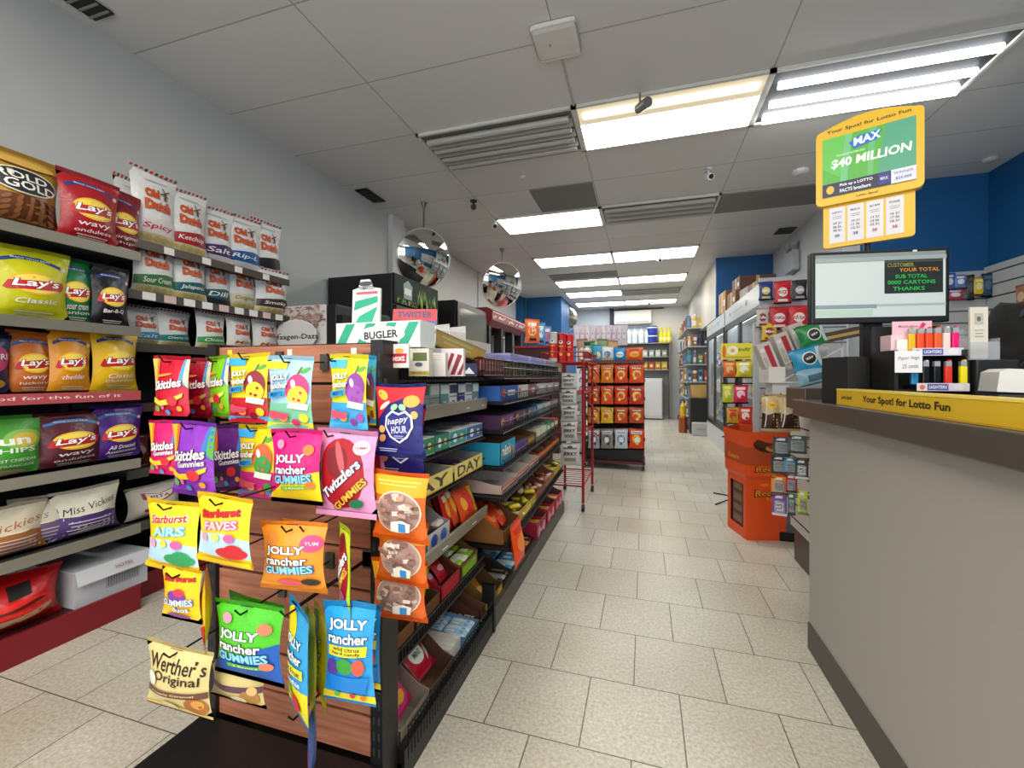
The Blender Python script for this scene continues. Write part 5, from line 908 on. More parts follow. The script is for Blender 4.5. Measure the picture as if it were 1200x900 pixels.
t = thing('display_stand', 'dark low stand holding bags at the end of the drink machine', 'stand', (-1.5, 6.25, 0))
m = MB(); m.box(-.3, -.2, 0, .35, .2, 1.5, mat('#3a1418', .5)); m.build('stand_body', t)
m = MB(); m.box(-.32, -.22, 1.5, .37, .22, 1.53, REDM); m.build('top_shelf', t)
# ---- ice cream freezer end with white picture panel
t = thing('ice_cream_freezer', 'black freezer with white and pink lettered side panel by the crisps', 'freezer', (-2.3, 2.75, 0))
m = MB(); m.box(-.36, -.32, .08, .33, .32, 1.57, BLACK, .006); cab = m.build('cabinet', t)
m = MB(); m.box(-.3, -.27, 0, .28, .27, .08, BLACK); m.build('plinth', t)
pa = at(327, 360, Y=2.43); pb = at(383, 402, Y=2.43); W_, H_ = pb.x - pa.x + .06, pa.z - pb.z + .12
m = MB(); m.box(-W_ / 2, -.004, 0, W_ / 2, 0, H_, mat('#d4d2cf', .4))
rn = random.Random(3)
lay(m, [[E(rn.uniform(-.48, .48), rn.uniform(.62, .98), .035, .012, rn.choice(['#b8948a', '#a87f74', '#c8a89c', '#8f6a60']), rn.uniform(-40, 40)) for k in range(150)], E(.04, .46, .38, .28, '#dedcda'), E(.04, .46, .36, .26, '#d2d0ce'), T('Haagen-Dazs', .04, .42, .8, .12, '#1a1a1c', 0, 0, .02), B(.485, .497, '#1a1a1c', -.26, -.22)], W_, H_, lambda x, z, o: (x, -.004 - o, z))
m.build('side_print', cab, ((pa.x + pb.x) / 2 - .03 + 2.3, -.3201, pb.z - .12))
m = MB(); m.box(.33, -.3, .12, .36, .3, 1.5, mat('#1a1a1c', .2)); d = m.build('door', t)
m = MB(); m.tube([(.38, -.26, .7), (.38, -.26, 1.2)], .01, STEEL); m.build('handle', d)
# ================================================================== COUNTER
CX = .63
t = thing('service_counter', 'grey service counter with dark countertop along the right', 'counter', (CX, 0, 0))
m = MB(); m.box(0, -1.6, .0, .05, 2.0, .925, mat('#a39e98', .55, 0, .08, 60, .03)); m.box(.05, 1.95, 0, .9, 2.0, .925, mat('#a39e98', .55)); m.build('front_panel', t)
m = MB(); m.box(-.006, -1.6, 0, 0, 2.0, .105, mat('#4b4641', .5)); m.build('kick_strip', t)
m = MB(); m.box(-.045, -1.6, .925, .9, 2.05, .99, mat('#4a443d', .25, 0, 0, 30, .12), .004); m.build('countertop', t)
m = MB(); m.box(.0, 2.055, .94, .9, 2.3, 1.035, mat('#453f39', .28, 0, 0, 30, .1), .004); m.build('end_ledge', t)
m = MB(); m.box(.3, 2.0, 0, .9, 2.3, .94, mat('#8f8a84', .5)); m.build('end_panel', t)
# lottery strip
L0, L1 = 1.655, .45
m = MB(); m.box(-(L0 - L1) / 2, 0, 0, (L0 - L1) / 2, .006, .052, mat('#dcb52a', .3)); m.box(-(L0 - L1) / 2, .006, .046, (L0 - L1) / 2, .05, .052, mat('#e8c84a', .3))
m.box(-(L0 - L1) / 2, -.001, .0, (L0 - L1) / 2, .0, .004, mat('#c89a1a', .3)); m.box(-(L0 - L1) / 2, -.0012, .047, (L0 - L1) / 2, 0, .052, mat('#f2da6a', .3))
lay(m, [T('Lotto Spot!', -.44, .48, .06, .3, '#2a2418', 0, 0, .02), T('Your Spot! for Lotto Fun', -.2, .48, .31, .46, '#2a2418', 0, 0, .025), T('Your Spot! for Lotto Fun', .3, .48, .31, .46, '#2a2418', 0, 0, .025)], L0 - L1, .052, lambda x, z, o: (x, -o - .0002, z))
tag(m.build('lottery_strip', None, (.598, (L0 + L1) / 2, .991), R(-90)), 'long yellow lottery strip standing along the counter edge', 'sign')
# monitor
t = thing('monitor', 'black framed monitor with grey screen on the counter', 'monitor', (.755, 1.77, .991), R(7.6))
m = MB(); m.box(-.207, -.012, .272, .207, .02, .518, BLACK, .004); fr = m.build('screen_frame', t)
m = MB(); lay(m, [B(0, 1, '#b9c2c0'), B(.94, 1, '#7c8684'), P([(.04, .36), (.48, .36), (.48, .93), (.04, .93)], '#20241f'), B(.84, .88, '#3c4438', .04, .48), B(.14, .2, '#7a8a8c', -.5, -.02), B(.02, .12, '#a4b8ac', -.5, -.05), B(.17, .2, '#98a4a2', -.02, .5), T('CUSTOMER', .16, .8, .2, .06, '#8a8a4a'), T('YOUR TOTAL', .3, .72, .3, .055, '#c8842a'), T('SUB TOTAL', .24, .62, .24, .06, '#2fae4a'), T('0000 CARTONS', .24, .53, .36, .06, '#2fae4a'), T('THANKS', .22, .43, .24, .06, '#2fae4a'), B(.88, .94, '#8e9896')], .39, .215, lambda x, z, o: (x, -.0122 - o, .292 + z), off0=.0004, mk=lambda c: mat(c, .35, emit=.28)); m.build('screen', fr)
m = MB(); m.box(.1, -.013, .507, .112, -.012, .513, ink('#d8e4f0')); m.build('badge', fr)
m = MB(); m.box(-.03, .02, .05, .03, .04, .4, BLACK); m.box(-.12, -.06, 0, .12, .1, .05, BLACK); m.build('stand', t)
# sign on a pole
t = thing('lottery_sign', 'yellow framed lottery sign with green jackpot display on a pole', 'sign', (.783, 1.905, .991), R(-21.6))
m = MB(); m.tube([(0, .03, 0), (0, .03, 1.0)], .011, BLACK, 8); m.build('pole', t)
yel = mat('#eebc1c', .3)
def rrect(w, h, r, arch=0., n=5):
    pts = []
    for cx, cz, a0 in ((w / 2 - r, r, -90), (w / 2 - r, h - r, 0), (-w / 2 + r, h - r, 90), (-w / 2 + r, r, 180)):
        for k in range(n + 1): a = R(a0 + 90 * k / n); pts.append((cx + r * math.cos(a), cz + r * math.sin(a)))
        if a0 == 0 and arch: pts += [(w / 2 - r - (w - 2 * r) * k / 8, h + arch * math.sin(PI * k / 8)) for k in range(1, 8)]
    return pts
m = MB(); m.prism(rrect(.306, .285, .02, .028), 'y', -.012, .02, yel)
lay(m, [T('Your Spot! for Lotto Fun', .0, .965, .78, .058, '#2a2418', 0, 0, .02), T('Lotto Spot!', .0, .05, .2, .035, '#2a2418', 0, 0, .02)], .306, .285, lambda x, z, o: (x, -.012 - o, z)); fr = m.build('sign_frame', t, (0, 0, .745))
m = MB(); lay(m, [B(0, 1, '#4fa83a'), P([(-.5, .5), (-.3, .3), (-.15, 1), (-.5, 1)], '#5cb84a'), P([(.1, .2), (.5, .25), (.5, 1), (.2, 1)], '#4a9a7a'), P([(-.3, .2), (-.22, .2), (-.16, 1), (-.24, 1)], '#6ab87a'), P([(.0, .2), (.06, .2), (.1, 1), (.02, 1)], '#62b06a'),
    P([(-.14, .72), (.1, .78), (.16, .94), (-.1, .92), (-.2, .84)], '#1c6ab8'), T('MAX', .0, .85, .3, .13, '#f0f6fa', 6, .1, .03), T('TONIGHT ESTIMATED', -.18, .67, .32, .035, '#cfe8c0', 0), T('$40 MILLION', .03, .53, .86, .17, '#f4f8f0', 0, .1, .03),
    B(.0, .22, '#141a40'), E(-.41, .11, .045, .07, '#d8b03a'), T('Pick up a LOTTO', -.12, .155, .36, .06, '#f0f2f4', 0, 0, .02), T('FACTS brochure', -.13, .065, .34, .06, '#f0f2f4', 0, 0, .02), B(.02, .2, '#2a2c7a', .12, .24), T('MAX', .18, .12, .08, .05, '#d8d8f0'), B(.0, .22, '#d4d6ec', .25, .5), T('WINNER', .375, .16, .2, .04, '#5a5a9a'), T('$25,000', .375, .07, .16, .05, '#3a3a6a', 0, 0, .02)],
    .264, .222, lambda x, z, o: (x, -.0125 - o, .03 + z), mk=lambda c: mat(c, .35, emit=.2)); m.build('display', fr)
m = MB(); m.prism(rrect(.262, .18, .012), 'y', -.006, .012, yel); lo = m.build('lower_board', t, (0, .012, .585))
for k in range(4):
    m = MB(); m.box(-.024, -.001, 0, .024, 0, .135, mat('#e6e4ea', .45)); c = ['#5a5a9a', '#4a6a9a', '#3a3a3a', '#4a4a4a'][k]
    lay(m, [T('KENO MAX 6/49 POKER'.split()[k], 0, .86, .6, .06, c), lines(0, .74, .6, 2, .05, '#9a9aa8', .015), [T('%02d %02d' % (7 + k * 3 + j, 21 + j * 5), 0, .55 - .1 * j, .5, .06, '#4a4a5a') for j in range(3)], T('38', 0, .2, .3, .08, '#c03040' if k > 1 else '#5a5a9a')], .048, .135, lambda x, z, o: (x, -.001 - o, z)); m.build('winning_numbers_slip', lo, (-.088 + .055 * k, -.006, .016))
# box and caddies on the counter
tag(pbox_mb(.11, .14, .155, '#151517', [], [], []).build('black_box', None, (.665, 1.72, .991), R(10)), 'plain black box standing left of the monitor on the counter', 'box')
m = pbox_mb(.022, .06, .15, '#3a1018', [B(.1, .9, '#8a1a28', -.3, .2), B(.12, .2, '#c8a8a0', -.3, .2), T('ZIG', 0, .12, .6, .06, '#e8d8c8')]); tag(m.build('red_booklet', None, (.712, 1.635, .991), R(8)), 'slim dark red pack between the black box and the paper note', 'pack')
t = thing('lighter_display', 'black two tier lighter display with white paper note on the counter', 'display', (.8, 1.55, 1.038), R(4))
m = MB(); m.box(-.11, -.015, -.047, .07, .1, .0, BLACK); m.box(-.11, -.02, 0, .07, .1, .006, BLACK); m.box(-.11, .09, 0, .07, .1, .2, BLACK); m.box(-.11, -.02, .006, -.1, .1, .12, BLACK); m.box(.06, -.02, .006, .07, .1, .12, BLACK); m.build('rack', t)
m = MB(); m.box(-.06, -.025, .006, .07, .03, .02, BLACK); m.box(-.06, .01, .108, .07, .09, .118, BLACK); m.build('tier', t)
for z, y in ((.003, -.0265), (.104, -.0065)):
    m = MB(); m.box(-.058, y, z, .066, y + .002, z + .022, mat('#dcd8e4', .4)); lay(m, [B(.1, .9, '#5a5aa8', -.3, .1), E(.3, .5, .1, .4, '#e8e4ea'), T('LIGHTERS', -.1, .5, .34, .4, '#f0f0f8', 0, 0, .02), E(-.4, .5, .05, .3, '#e8743a')], .124, .022, lambda x, zz, o: (.004 + x, y - o, z + zz)); m.build('label_strip', t)
m = MB(); m.box(-.033, -.001, 0, .033, .001, .062, mat('#e8e8ea', .5)); lay(m, [T('Paper bags', 0, .66, .8, .2, '#3a4a5a', 3, .3, -.005), T('25 cents', .05, .3, .6, .18, '#3a4a5a', 3, .3, -.005)], .066, .062, lambda x, z, o: (x, -.001 - o, z)); m.build('paper_note', t, (-.082, -.032, .055))
def lighter(x, z, y, c, lab, grp, r=0):
    t2 = thing('lighter', lab, 'lighter', (.8 + x, 1.55 + y, 1.038 + z), R(4), grp)
    m = MB(); m.box(-.0085, -.005, 0, .0085, .005, .052, mat(c, .25), .003); m.build('body', t2)
    m = MB(); m.box(-.007, -.0045, .052, .007, .0045, .066, metalm('#b8b8ba')); m.box(.0, -.004, .062, .006, .004, .07, mat(c if c != '#151515' else '#d8d8d8', .4)); m.build('metal_top', t2)
for k, (c, n_) in enumerate([('#e8b81c', 'amber'), ('#f0521c', 'orange'), ('#f04a1a', 'deep orange'), ('#f0601c', 'bright orange'), ('#f0d8d0', 'white'), ('#e81a78', 'pink')]): lighter(-.045 + .0205 * k, .119, .02, c, n_ + ' lighter on the upper tier of the black display', 'lighters on the upper tier')
for k, (c, n_) in enumerate([('#2a8ac0', 'blue'), ('#151515', 'left black'), ('#151516', 'right black'), ('#e03a2a', 'red'), ('#f0e01c', 'yellow')]): lighter(-.054 + .026 * k + (.008 if k == 4 else 0), .021, -.012, c, n_ + ' lighter on the lower tier of the black display', 'lighters on the lower tier')
m = MB(); m.box(-.055, 0, 0, .055, .07, .05, card('#e8c4cc')); m.box(-.05, .002, .05, .05, .005, .09, card('#e6b8c6')); m.box(-.046, -.012, 0, .0, 0, .035, card('#f0ece8')); lay(m, [T('Maybelline', -.1, .6, .5, .2, '#8a2a5a'), P([(.1, .1), (.2, .1), (.35, .8), (.25, .9)], '#c82a6a')], .1, .04, lambda x, z, o: (x, .002 - o, .05 + z))
tag(m.build('pink_carton', None, (.765, 1.585, 1.157), R(4)), 'pale pink open carton on the upper tier before the monitor', 'carton')
t = thing('brochure_holder', 'clear plastic holder with cream slips right of the monitor', 'holder', (.9, 1.55, 1.1285), R(5))
m = MB(); g_ = glass('#c8ccd0', .35, .1); m.box(-.035, -.02, 0, .035, .03, .003, g_); m.box(-.035, -.02, 0, -.033, .03, .06, g_); m.box(.033, -.02, 0, .035, .03, .06, g_); m.box(-.035, -.02, 0, .035, -.018, .05, g_); m.box(-.035, .028, 0, .035, .03, .09, g_); m.build('holder', t)
m = MB(); m.box(-.02, 0, 0, .022, .006, .145, mat('#d8d2c4', .5)); lay(m, [P([(-.25, .66), (.25, .66), (.25, .88), (-.25, .88)], '#b8b4a8'), E(0, .77, .12, .05, '#6a6a60'), lines(0, .55, .5, 3, .06, '#a8a294', .015)], .042, .145, lambda x, z, o: (x, -o, z)); m.build('slips', t, (0, 0, .004))
m = MB(); m.box(-.05, -.035, 0, .05, .06, .137, mat('#1c1c1e', .4), .004); tag(m.build('black_riser', None, (.925, 1.56, .991), R(5)), 'small black riser under the clear brochure holder', 'riser')
def lump(name, loc, sx, sy, sz, col, seed, lab, cat, rough=.55, rot=0):
    bm = bmesh.new(); bmesh.ops.create_icosphere(bm, subdivisions=4, radius=1); rn = random.Random(seed); ks = [(Vector((rn.uniform(-1, 1), rn.uniform(-1, 1), rn.uniform(-1, 1))) * 4, rn.uniform(0, 6), rn.uniform(.04, .12)) for _ in range(7)]
    for v in bm.verts:
        n = v.co.normalized(); d = 1 + .05 * math.sin(9 * n.x + 5 * n.z + seed) * math.sin(8 * n.y + 3 * n.z) + sum(a * math.sin(k.dot(n) + p) for k, p, a in ks); v.co = Vector((n.x * sx * d, n.y * sy * d, max(-sz * .02, n.z * sz * d)))
    me = bpy.data.meshes.new(name); bm.to_mesh(me); bm.free(); me.materials.append(mat(col, rough, 0, .4, 30)); me.polygons.foreach_set('use_smooth', [True] * len(me.polygons))
    return tag(mobj(name, me, None, loc, rot), lab, cat)
lump('black_bag', (1.2, 1.88, .991), .17, .12, .32, '#0b0b0d', 21, 'large black soft bag heaped behind the brochure holder', 'bag', .9)
t = thing('black_coat', 'black coat with straps and buckles lying in front of the heaped bag', 'coat', (1.18, 1.62, .991))
o = lump('cloth', (0, 0, 0), .2, .09, .2, '#0d0d0f', 33, 'x', 'x', .9); o.parent = t; del o['label']; del o['category']
for k, (a, b, c) in enumerate([((-.17, -.06, .2), (-.03, -.11, .17), (.14, -.08, .24)), ((-.16, -.03, .27), (-.02, -.06, .24), (.1, -.04, .31)), ((-.2, -.09, .1), (0, -.13, .11), (.16, -.1, .14))]):
    m = MB(); A, Bq, D = Vector(a), Vector(b), Vector(c); m.tube([(A * (1 - q) ** 2 + Bq * 2 * q * (1 - q) + D * q * q) for q in [k2 / 10 for k2 in range(11)]], [.012 + .004 * math.sin(k2) for k2 in range(11)], mat('#161618', .6), 8); m.build('strap', t)
for x, z in ((-.07, .26), (.0, .285)):
    m = MB(); m.box(x - .012, -.075, z, x + .012, -.06, z + .016, mat('#3a3a3e', .25, .5), .003); m.build('buckle', t)
m = MB()
pts = [Vector((1.02 + .03 * math.cos(a * .7), 1.5 + .02 * math.sin(a), 1.14 + .012 * math.sin(a * 1.3))) + Vector((.02 * a, 0, 0)) for a in [k * .4 for k in range(24)]]
m.tube(pts, .005, BLACK, 6); tag(m.build('black_cable'), 'black cable looped over the coat on the counter', 'cable')
for x, y, z, lab in ((1.0, 1.5, 1.12, 'small white plug among the black cables'),):
    m = MB(); m.lathe([(.016, -.014), (.018, -.01), (.018, .012), (.012, .018)], mat('#d8d8d4', .4), 12); m.box(-.014, -.014, -.129, .014, .014, -.014, BLACK); tag(m.build('charger_plug', None, (x, y, z)), lab, 'plug')
m = MB(); m.box(-.03, -.02, -.02, .05, .02, .02, mat('#d4d6d4', .4), .015); tag(m.build('white_handset', None, (1.12, 1.5, 1.19), R(-15), ry=R(12)), 'white rounded handset lying on the black coat', 'handset')
m = MB(); m.box(-.09, -.035, 0, .14, .035, .05, mat('#19191b', .5), .004); tag(m.build('black_tray', None, (.89, 1.33, .991), R(-8)), 'low black tray under the white payment terminal', 'tray')
t = thing('card_terminal', 'white payment terminal lying on the counter at the right edge', 'card terminal', (.89, 1.33, 1.042), R(-8))
m = MB(); m.prism([(-.095, .004), (-.09, .05), (-.075, .058), (-.02, .054), (.12, .034), (.13, .004), (0, .0)], 'y', -.04, .04, mat('#d6d4d0', .35)); m.build('body', t)
m = MB(); m.prism([(-.06, .0575), (-.02, .0548), (-.02, .0558), (-.06, .0585)], 'y', -.03, .03, mat('#3a3a3c', .2)); m.build('screen', t)
m = MB(); m.box(-.04, -.0406, .018, .12, -.04, .021, mat('#8a8884', .4)); m.build('seam_trim', t)
m = MB(); m.box(-.055, -.03, 0, .055, .03, .002, mat('#dcdad6', .3)); tag(m.build('paper_slip', None, (.83, 1.34, 1.0015), R(15)), 'white paper slip lying before the payment terminal', 'paper')
# ================================================================== COUNTER END: SLAT STAND AND PANEL
t = thing('slat_stand', 'low white slatted stand beyond the counter end', 'stand', (.84, 2.32, 0))
m = MB(); m.box(0, 0, .2, .4, .66, 1.0, mat('#c4c0bb', .5)); 
for k in range(8): m.box(-.001, 0, .25 + .09 * k, 0, .66, .258 + .09 * k, mat('#3a3632', .6))
m.build('slat_panel', t)
m = MB(); m.box(.015, .02, 0, .39, .64, .2, mat('#55504a', .5)); m.build('plinth', t)
bl_ = [(906, 512, 926, 535, 2.42, '#3a4044', '#15171a', 'grey blister pack with black cable, top left on the slat stand'), (924, 510, 945, 532, 2.3, '#4a5458', '#22262a', 'dark blister pack at the top right of the slat stand'), (904, 534, 922, 556, 2.44, '#24272c', '#0e1013', 'black earphone pack in the middle row of the slat stand'), (919, 536, 934, 556, 2.36, '#3a8aa8', '#1a3a4a', 'blue blister pack in the middle row of the slat stand'), (932, 538, 947, 562, 2.28, '#2e3438', '#d8d8d4', 'charging cable pack at the right of the slat stand'), (921, 556, 934, 578, 2.36, '#a82a34', '#3a1a1e', 'dark red pack in the lower row of the slat stand'), (904, 558, 922, 580, 2.44, '#e08a1c', '#4a3a24', 'orange topped pack in the lower row of the slat stand'), (905, 579, 922, 605, 2.44, '#7a4a9a', '#d8d0e0', 'purple and white pack at the bottom of the slat stand'), (923, 578, 932, 604, 2.36, '#3a6a5a', '#1a2a24', 'green slim pack at the bottom of the slat stand'), (935, 575, 946, 604, 2.28, '#c8d02a', '#7a8a1a', 'yellow green pack at the bottom right of the slat stand')]
for l, tt, r, b, Y, c, c2, lab in bl_:
    pa, pb = at(l, tt, Y=Y), at(r, b, Y=Y); w, h = pb.x - pa.x, pa.z - pb.z
    t2 = thing('blister_pack', lab, 'blister pack', ((pa.x + pb.x) / 2, Y, pb.z), R(-14), 'blister packs on the slat stand')
    m = MB(); m.box(-w / 2, 0, 0, w / 2, .002, h, card(c)); lay(m, [B(.82, .94, '#d8dadc', -.3, .2), B(.0, .12, c2)], w, h, lambda x, z, o: (x, -o, z)); m.build('card_back', t2)
    m = MB(); m.box(-w * .36, -.022, h * .16, w * .36, 0, h * .74, glass('#d0d8dc', .3, .08), .006); m.build('clear_blister', t2)
    m = MB(); m.tube([(-w * .2, -.01, h * .3), (w * .2, -.012, h * .3), (w * .22, -.01, h * .6), (-w * .2, -.012, h * .62), (-w * .24, -.01, h * .42), (w * .1, -.01, h * .45)], .006, mat(c2, .4), 6); m.build('contents', t2)
for l, r, lab, rot in ((892, 916, 'wrapped chocolate cake, left one hanging beside the counter end', -10), (911, 938, 'wrapped chocolate cake, right one hanging beside the counter end', 6)):
    bag('wrapped_cake', lab, 'cake', l, 462, r, 505, 2.55 if l < 900 else 2.45, 'S', '#cdb27a', [B(.06, .5, '#3a1c14'), P([(-.5, .5), (-.2, .44), (.2, .52), (.5, .46), (.5, .55), (-.5, .58)], '#c8b8a0'), E(0, .72, .24, .09, '#e8c02a'), T('Cake', 0, .72, .3, .07, '#a83a1c', 0, 0, .02), P([(-.35, .1), (-.3, .1), (-.2, .9), (-.25, .9)], '#e4dcc8')], .45, None, None, rot, True)
m = MB(); m.box(-.01, 0, 0, .06, .002, .12, mat('#8ac0c8', .3)); tag(m.build('blue_card', None, (.79, 2.33, .83)), 'pale blue hanging card beside the wrapped cakes', 'card')
# tall panel of packs
p0 = at(890, 326, Y=3.3)
t = thing('pack_display', 'tall pale slatwall panel with snack packs beside the cooler', 'display panel', (p0.x, 3.3, 0))
m = MB(); m.box(0, 0, .3, .5, .02, p0.z, mat('#b4b6ba', .5))
for k in range(11): m.box(.0, -.0008, .6 + .1 * k, .5, 0, .61 + .1 * k, mat('#6a6c70', .6))
m.build('slat_panel', t)
m = MB(); m.box(-.035, -.01, 0, 0, .03, 1.45, mat('#b8bcbe', .4)); m.build('post', t)
m = MB(); m.box(-.035, -.05, 0, .5, .4, .06, BLACK); m.build('foot', t)
for l, tt, r, b, c, c2, txt, lab in [(889, 330, 906, 352, '#23307a', '#d8c85a', 'OREO', 'blue pack, first on the top row of the slatwall panel'), (907, 329, 927, 356, '#c81424', '#e8e4e0', 'KIT', 'red pack in the top row of the slatwall panel'), (928, 328, 946, 352, '#1c1a1e', '#b0aaa8', 'DARK', 'black pack in the top row of the slatwall panel'), (886, 360, 901, 384, '#c8c0bc', '#8a2a2a', 'Coffee', 'white pack with red zigzag top in the second row of the panel'), (901, 359, 925, 386, '#c01a22', '#e8dcd8', 'KitKat', 'red pack left of its twin in the second row of the panel'), (924, 358, 948, 386, '#cc1c24', '#f0e4e0', 'Kit Kat', 'red pack with white lettering in the second row of the panel'), (892, 377, 911, 400, '#e8b81c', '#8a2a1a', 'Mini', 'yellow pack in the third row of the panel'), (914, 379, 928, 399, '#5a4a44', '#d8d0c8', 'mix', 'small brown pack in the third row of the panel')]:
    bag('snack_pack', lab, 'snack', l, tt, r, b, 3.24, 'S', c, [E(0, .5, .32, .2, c2), T(txt, 0, .5, .6, .14, c if c2[1] in 'ef' else '#f4f0e8', 0, 0, .03), B(.1, .2, c2, -.3, .3)] + ([[B(.88, .96, '#b82a2a', -.5 + .2 * k, -.4 + .2 * k) for k in range(5)]] if 'zigzag' in lab else []), .25, None, 'packs on the slatwall panel', 0, 'zigzag' not in lab, cut=False)
# slanted white wire rack at the counter end
RX, RYY, RZ = .64, 2.62, 1.05
rk = thing('slanted_rack', 'white slanted wire rack of tobacco packs at the counter end', 'rack', (RX, RYY, RZ))
wm = mat('#d8d6d0', .4)
m = MB(); m.box(0, 0, 0, .34, .2, .006, wm); m.box(0, -.003, 0, .075, .003, .085, wm); m.box(-.003, 0, 0, .003, .2, .09, wm); m.box(0, .197, 0, .34, .203, .2, wm); m.build('tray', rk)
m = MB()
for z in (.02, .1): m.tube([(.075, -.002, z), (.33, -.002, z + .16)], .0035, wm, 5)
m.tube([(.33, -.002, 0), (.33, -.002, .26)], .004, wm, 5); m.tube([(.0, .1, 0), (.0, .1, -.1)], .006, wm, 5) if False else None
m.build('side_wires', rk)
m = MB(); m.box(.02, .02, -.12, .1, .16, 0, mat('#c8c8c8', .4)); m.build('bracket', rk)
for i, (x, z, lab) in enumerate([(.05, .01, 'front red and white tobacco carton leaning in the slanted rack'), (.13, .06, 'middle red and white tobacco carton leaning in the slanted rack'), (.2, .11, 'rear red and white tobacco carton leaning in the slanted rack')]):
    tag(pbox_mb(.07, .1, .2, '#cfc8c4', [B(.0, .9, '#b81a28', -.05, .32), B(.75, .85, '#e8e4e0', -.4, -.1), B(.1, .6, '#b8b0aa', -.42, -.15)], [B(.1, .9, '#b81a28', -.1, .3)], [B(.2, .8, '#c8c0ba')]).build('tobacco_carton', None, (RX + x, RYY + .1, RZ + .02 + z), 0, ry=R(-20)), lab, 'carton')
for i, (l, tt, r, b, c, lab, rot) in enumerate([(938, 379, 972, 405, '#1f8a48', 'green tobacco pouch with round black badge in the slanted rack', -10), (931, 406, 968, 434, '#2a9ac8', 'blue tobacco pouch with round black badge in the slanted rack', -10), (936, 430, 975, 450, '#8ab4c8', 'pale blue tobacco pouch at the bottom of the slanted rack', 0)]):
    bag('tobacco_pouch', lab, 'tobacco', l, tt, r, b, 2.57, 'S', c, [E(.1, .5, .26, .28, '#e4e8e6'), E(.1, .5, .22, .23, '#16181a'), T('zig', .1, .5, .28, .14, '#e8e8e4', 10, 0, .03), B(.1, .9, '#c4d4d8', .36, .48)] if i < 2 else [B(.2, .6, '#4a6a7a', -.2, .4)], .3, None, 'tobacco pouches in the slanted rack', rot, cut=True).rotation_euler.y = R(-16)
m = pbox_mb(.2, .07, .05, '#4a3a2a', [B(.3, .6, '#b89a5a', -.4, .4)], [B(.3, .6, '#c8a86a', -.4, .4)]); tag(m.build('cigar_box', None, (.96, 2.6, 1.27), 0, ry=R(-12)), 'brown and gold cigar box behind the green pouch', 'box')
tag(pbox_mb(.09, .08, .05, '#d4d2ce', [B(.2, .7, '#b0aeaa', -.3, .3)]).build('small_carton', None, (.89, 2.37, 1.0005)), 'small white carton below the slanted rack', 'carton')
# ================================================================== ORANGE FLOOR BIN
t = thing('floor_bin', 'bright orange cardboard floor bin with chocolate cup picture and lettering', 'bin', (0, 0, 0))
org = mat('#e8521a', .45, var=.04)
def ring(z, e): return [(.58 - e, 3.47, z), (.645 - e * .4, 3.2 - e, z), (.895 + e, 3.26 - e, z), (.93 + e, 3.52, z), (.7, 3.7 + e, z)]
m = MB()
lv = [ring(0, 0), ring(.4, 0), ring(.43, .018), ring(.6, .018), ring(.72, .03)]
vs = [p for r_ in lv for p in r_]; fs = []
for i in range(4):
    for k in range(5):
        if not (k == 0 and i == 0): fs.append((i * 5 + k, i * 5 + (k + 1) % 5, (i + 1) * 5 + (k + 1) % 5, (i + 1) * 5 + k))
fs.append((4, 3, 2, 1, 0)); m.add(vs, fs, org)
inn = [Vector(p) * 1 for p in ring(.715, .02)]; lowr = [(p.x, p.y, .5) for p in inn]
m.add([tuple(p) for p in inn] + lowr, [(k, 5 + k, 5 + (k + 1) % 5, (k + 1) % 5) for k in range(5)] + [(5, 6, 7, 8, 9)], mat('#b8481a', .5)); bd = m.build('bin_body', t)
A_, B_ = Vector((.58, 3.47, 0)), Vector((.645, 3.2, 0)); dv = (B_ - A_)
m = MB()        # side opening with its frame
for q0, q1, z0, z1 in ((0, .18, 0, .4), (.86, 1, 0, .4), (.18, .86, 0, .07), (.18, .86, .36, .4)):
    a, b = A_ + dv * q0, A_ + dv * q1; m.quad((a.x, a.y, z0), (b.x, b.y, z0), (b.x, b.y, z1), (a.x, a.y, z1), org)
m.build('opening_frame', t)
m = MB(); nrm = Vector((dv.y, -dv.x, 0)).normalized() * -.03; a, b = A_ + dv * .1 + nrm * -1, A_ + dv * .9 + nrm * -1
nin = Vector((.04, .01, 0)); a, b = A_ + dv * .1 + nin, A_ + dv * .92 + nin
m.quad((a.x, a.y, .03), (b.x, b.y, .03), (b.x, b.y, .39), (a.x, a.y, .39), mat('#4a2a1c', .6))
m.build('opening_back', t)
for k in range(4):
    q = A_ + dv * .5 + nin * .55; tag(pbox_mb(.15, .03, .07, ['#6a4634', '#5a3a2c'][k % 2], [B(.2, .8, '#7f5a44', -.4, .4)]).build('chocolate_box', None, (q.x, q.y, .072 + .073 * k), math.atan2(dv.y, dv.x)), 'brown chocolate box stacked in the side opening of the orange bin, ' + ['lowest', 'second', 'third', 'top'][k], 'carton', 'boxes in the orange bin')
F0, F1 = Vector((.645, 3.2, 0)), Vector((.895, 3.26, 0)); fw = (F1 - F0).length; fa = math.atan2(F1.y - F0.y, F1.x - F0.x)
m = MB(); lay(m, [T("Reese's", .12, .55, .86, .15, '#2a140c', 4, .15, .05), T("Reese's", .12, .55, .8, .12, '#f0a020', 4, .15, .01), T('NEW LARGE', .12, .69, .5, .05, '#f0a020', 3), T('THINS', .2, .42, .4, .06, '#f0a020', 3, 0, .02)], fw, .36, lambda x, z, o: (x, -o, z)); m.build('front_print', bd, (*((F0 + F1) / 2).xy, .12), fa)
m = MB(); lay(m, [T("Reese's", .12, .2, .86, .22, '#2a140c', 4, .15, .05), T("Reese's", .12, .2, .8, .18, '#f0a020', 4, .15, .01), T('NEW', .1, .0, .3, .08, '#f0a020')], fw, .2, lambda x, z, o: (x, -o, z)); m.build('front_print', bd, (*((F0 + F1) / 2 + Vector((0, -.02, 0))).xy, .44), fa)
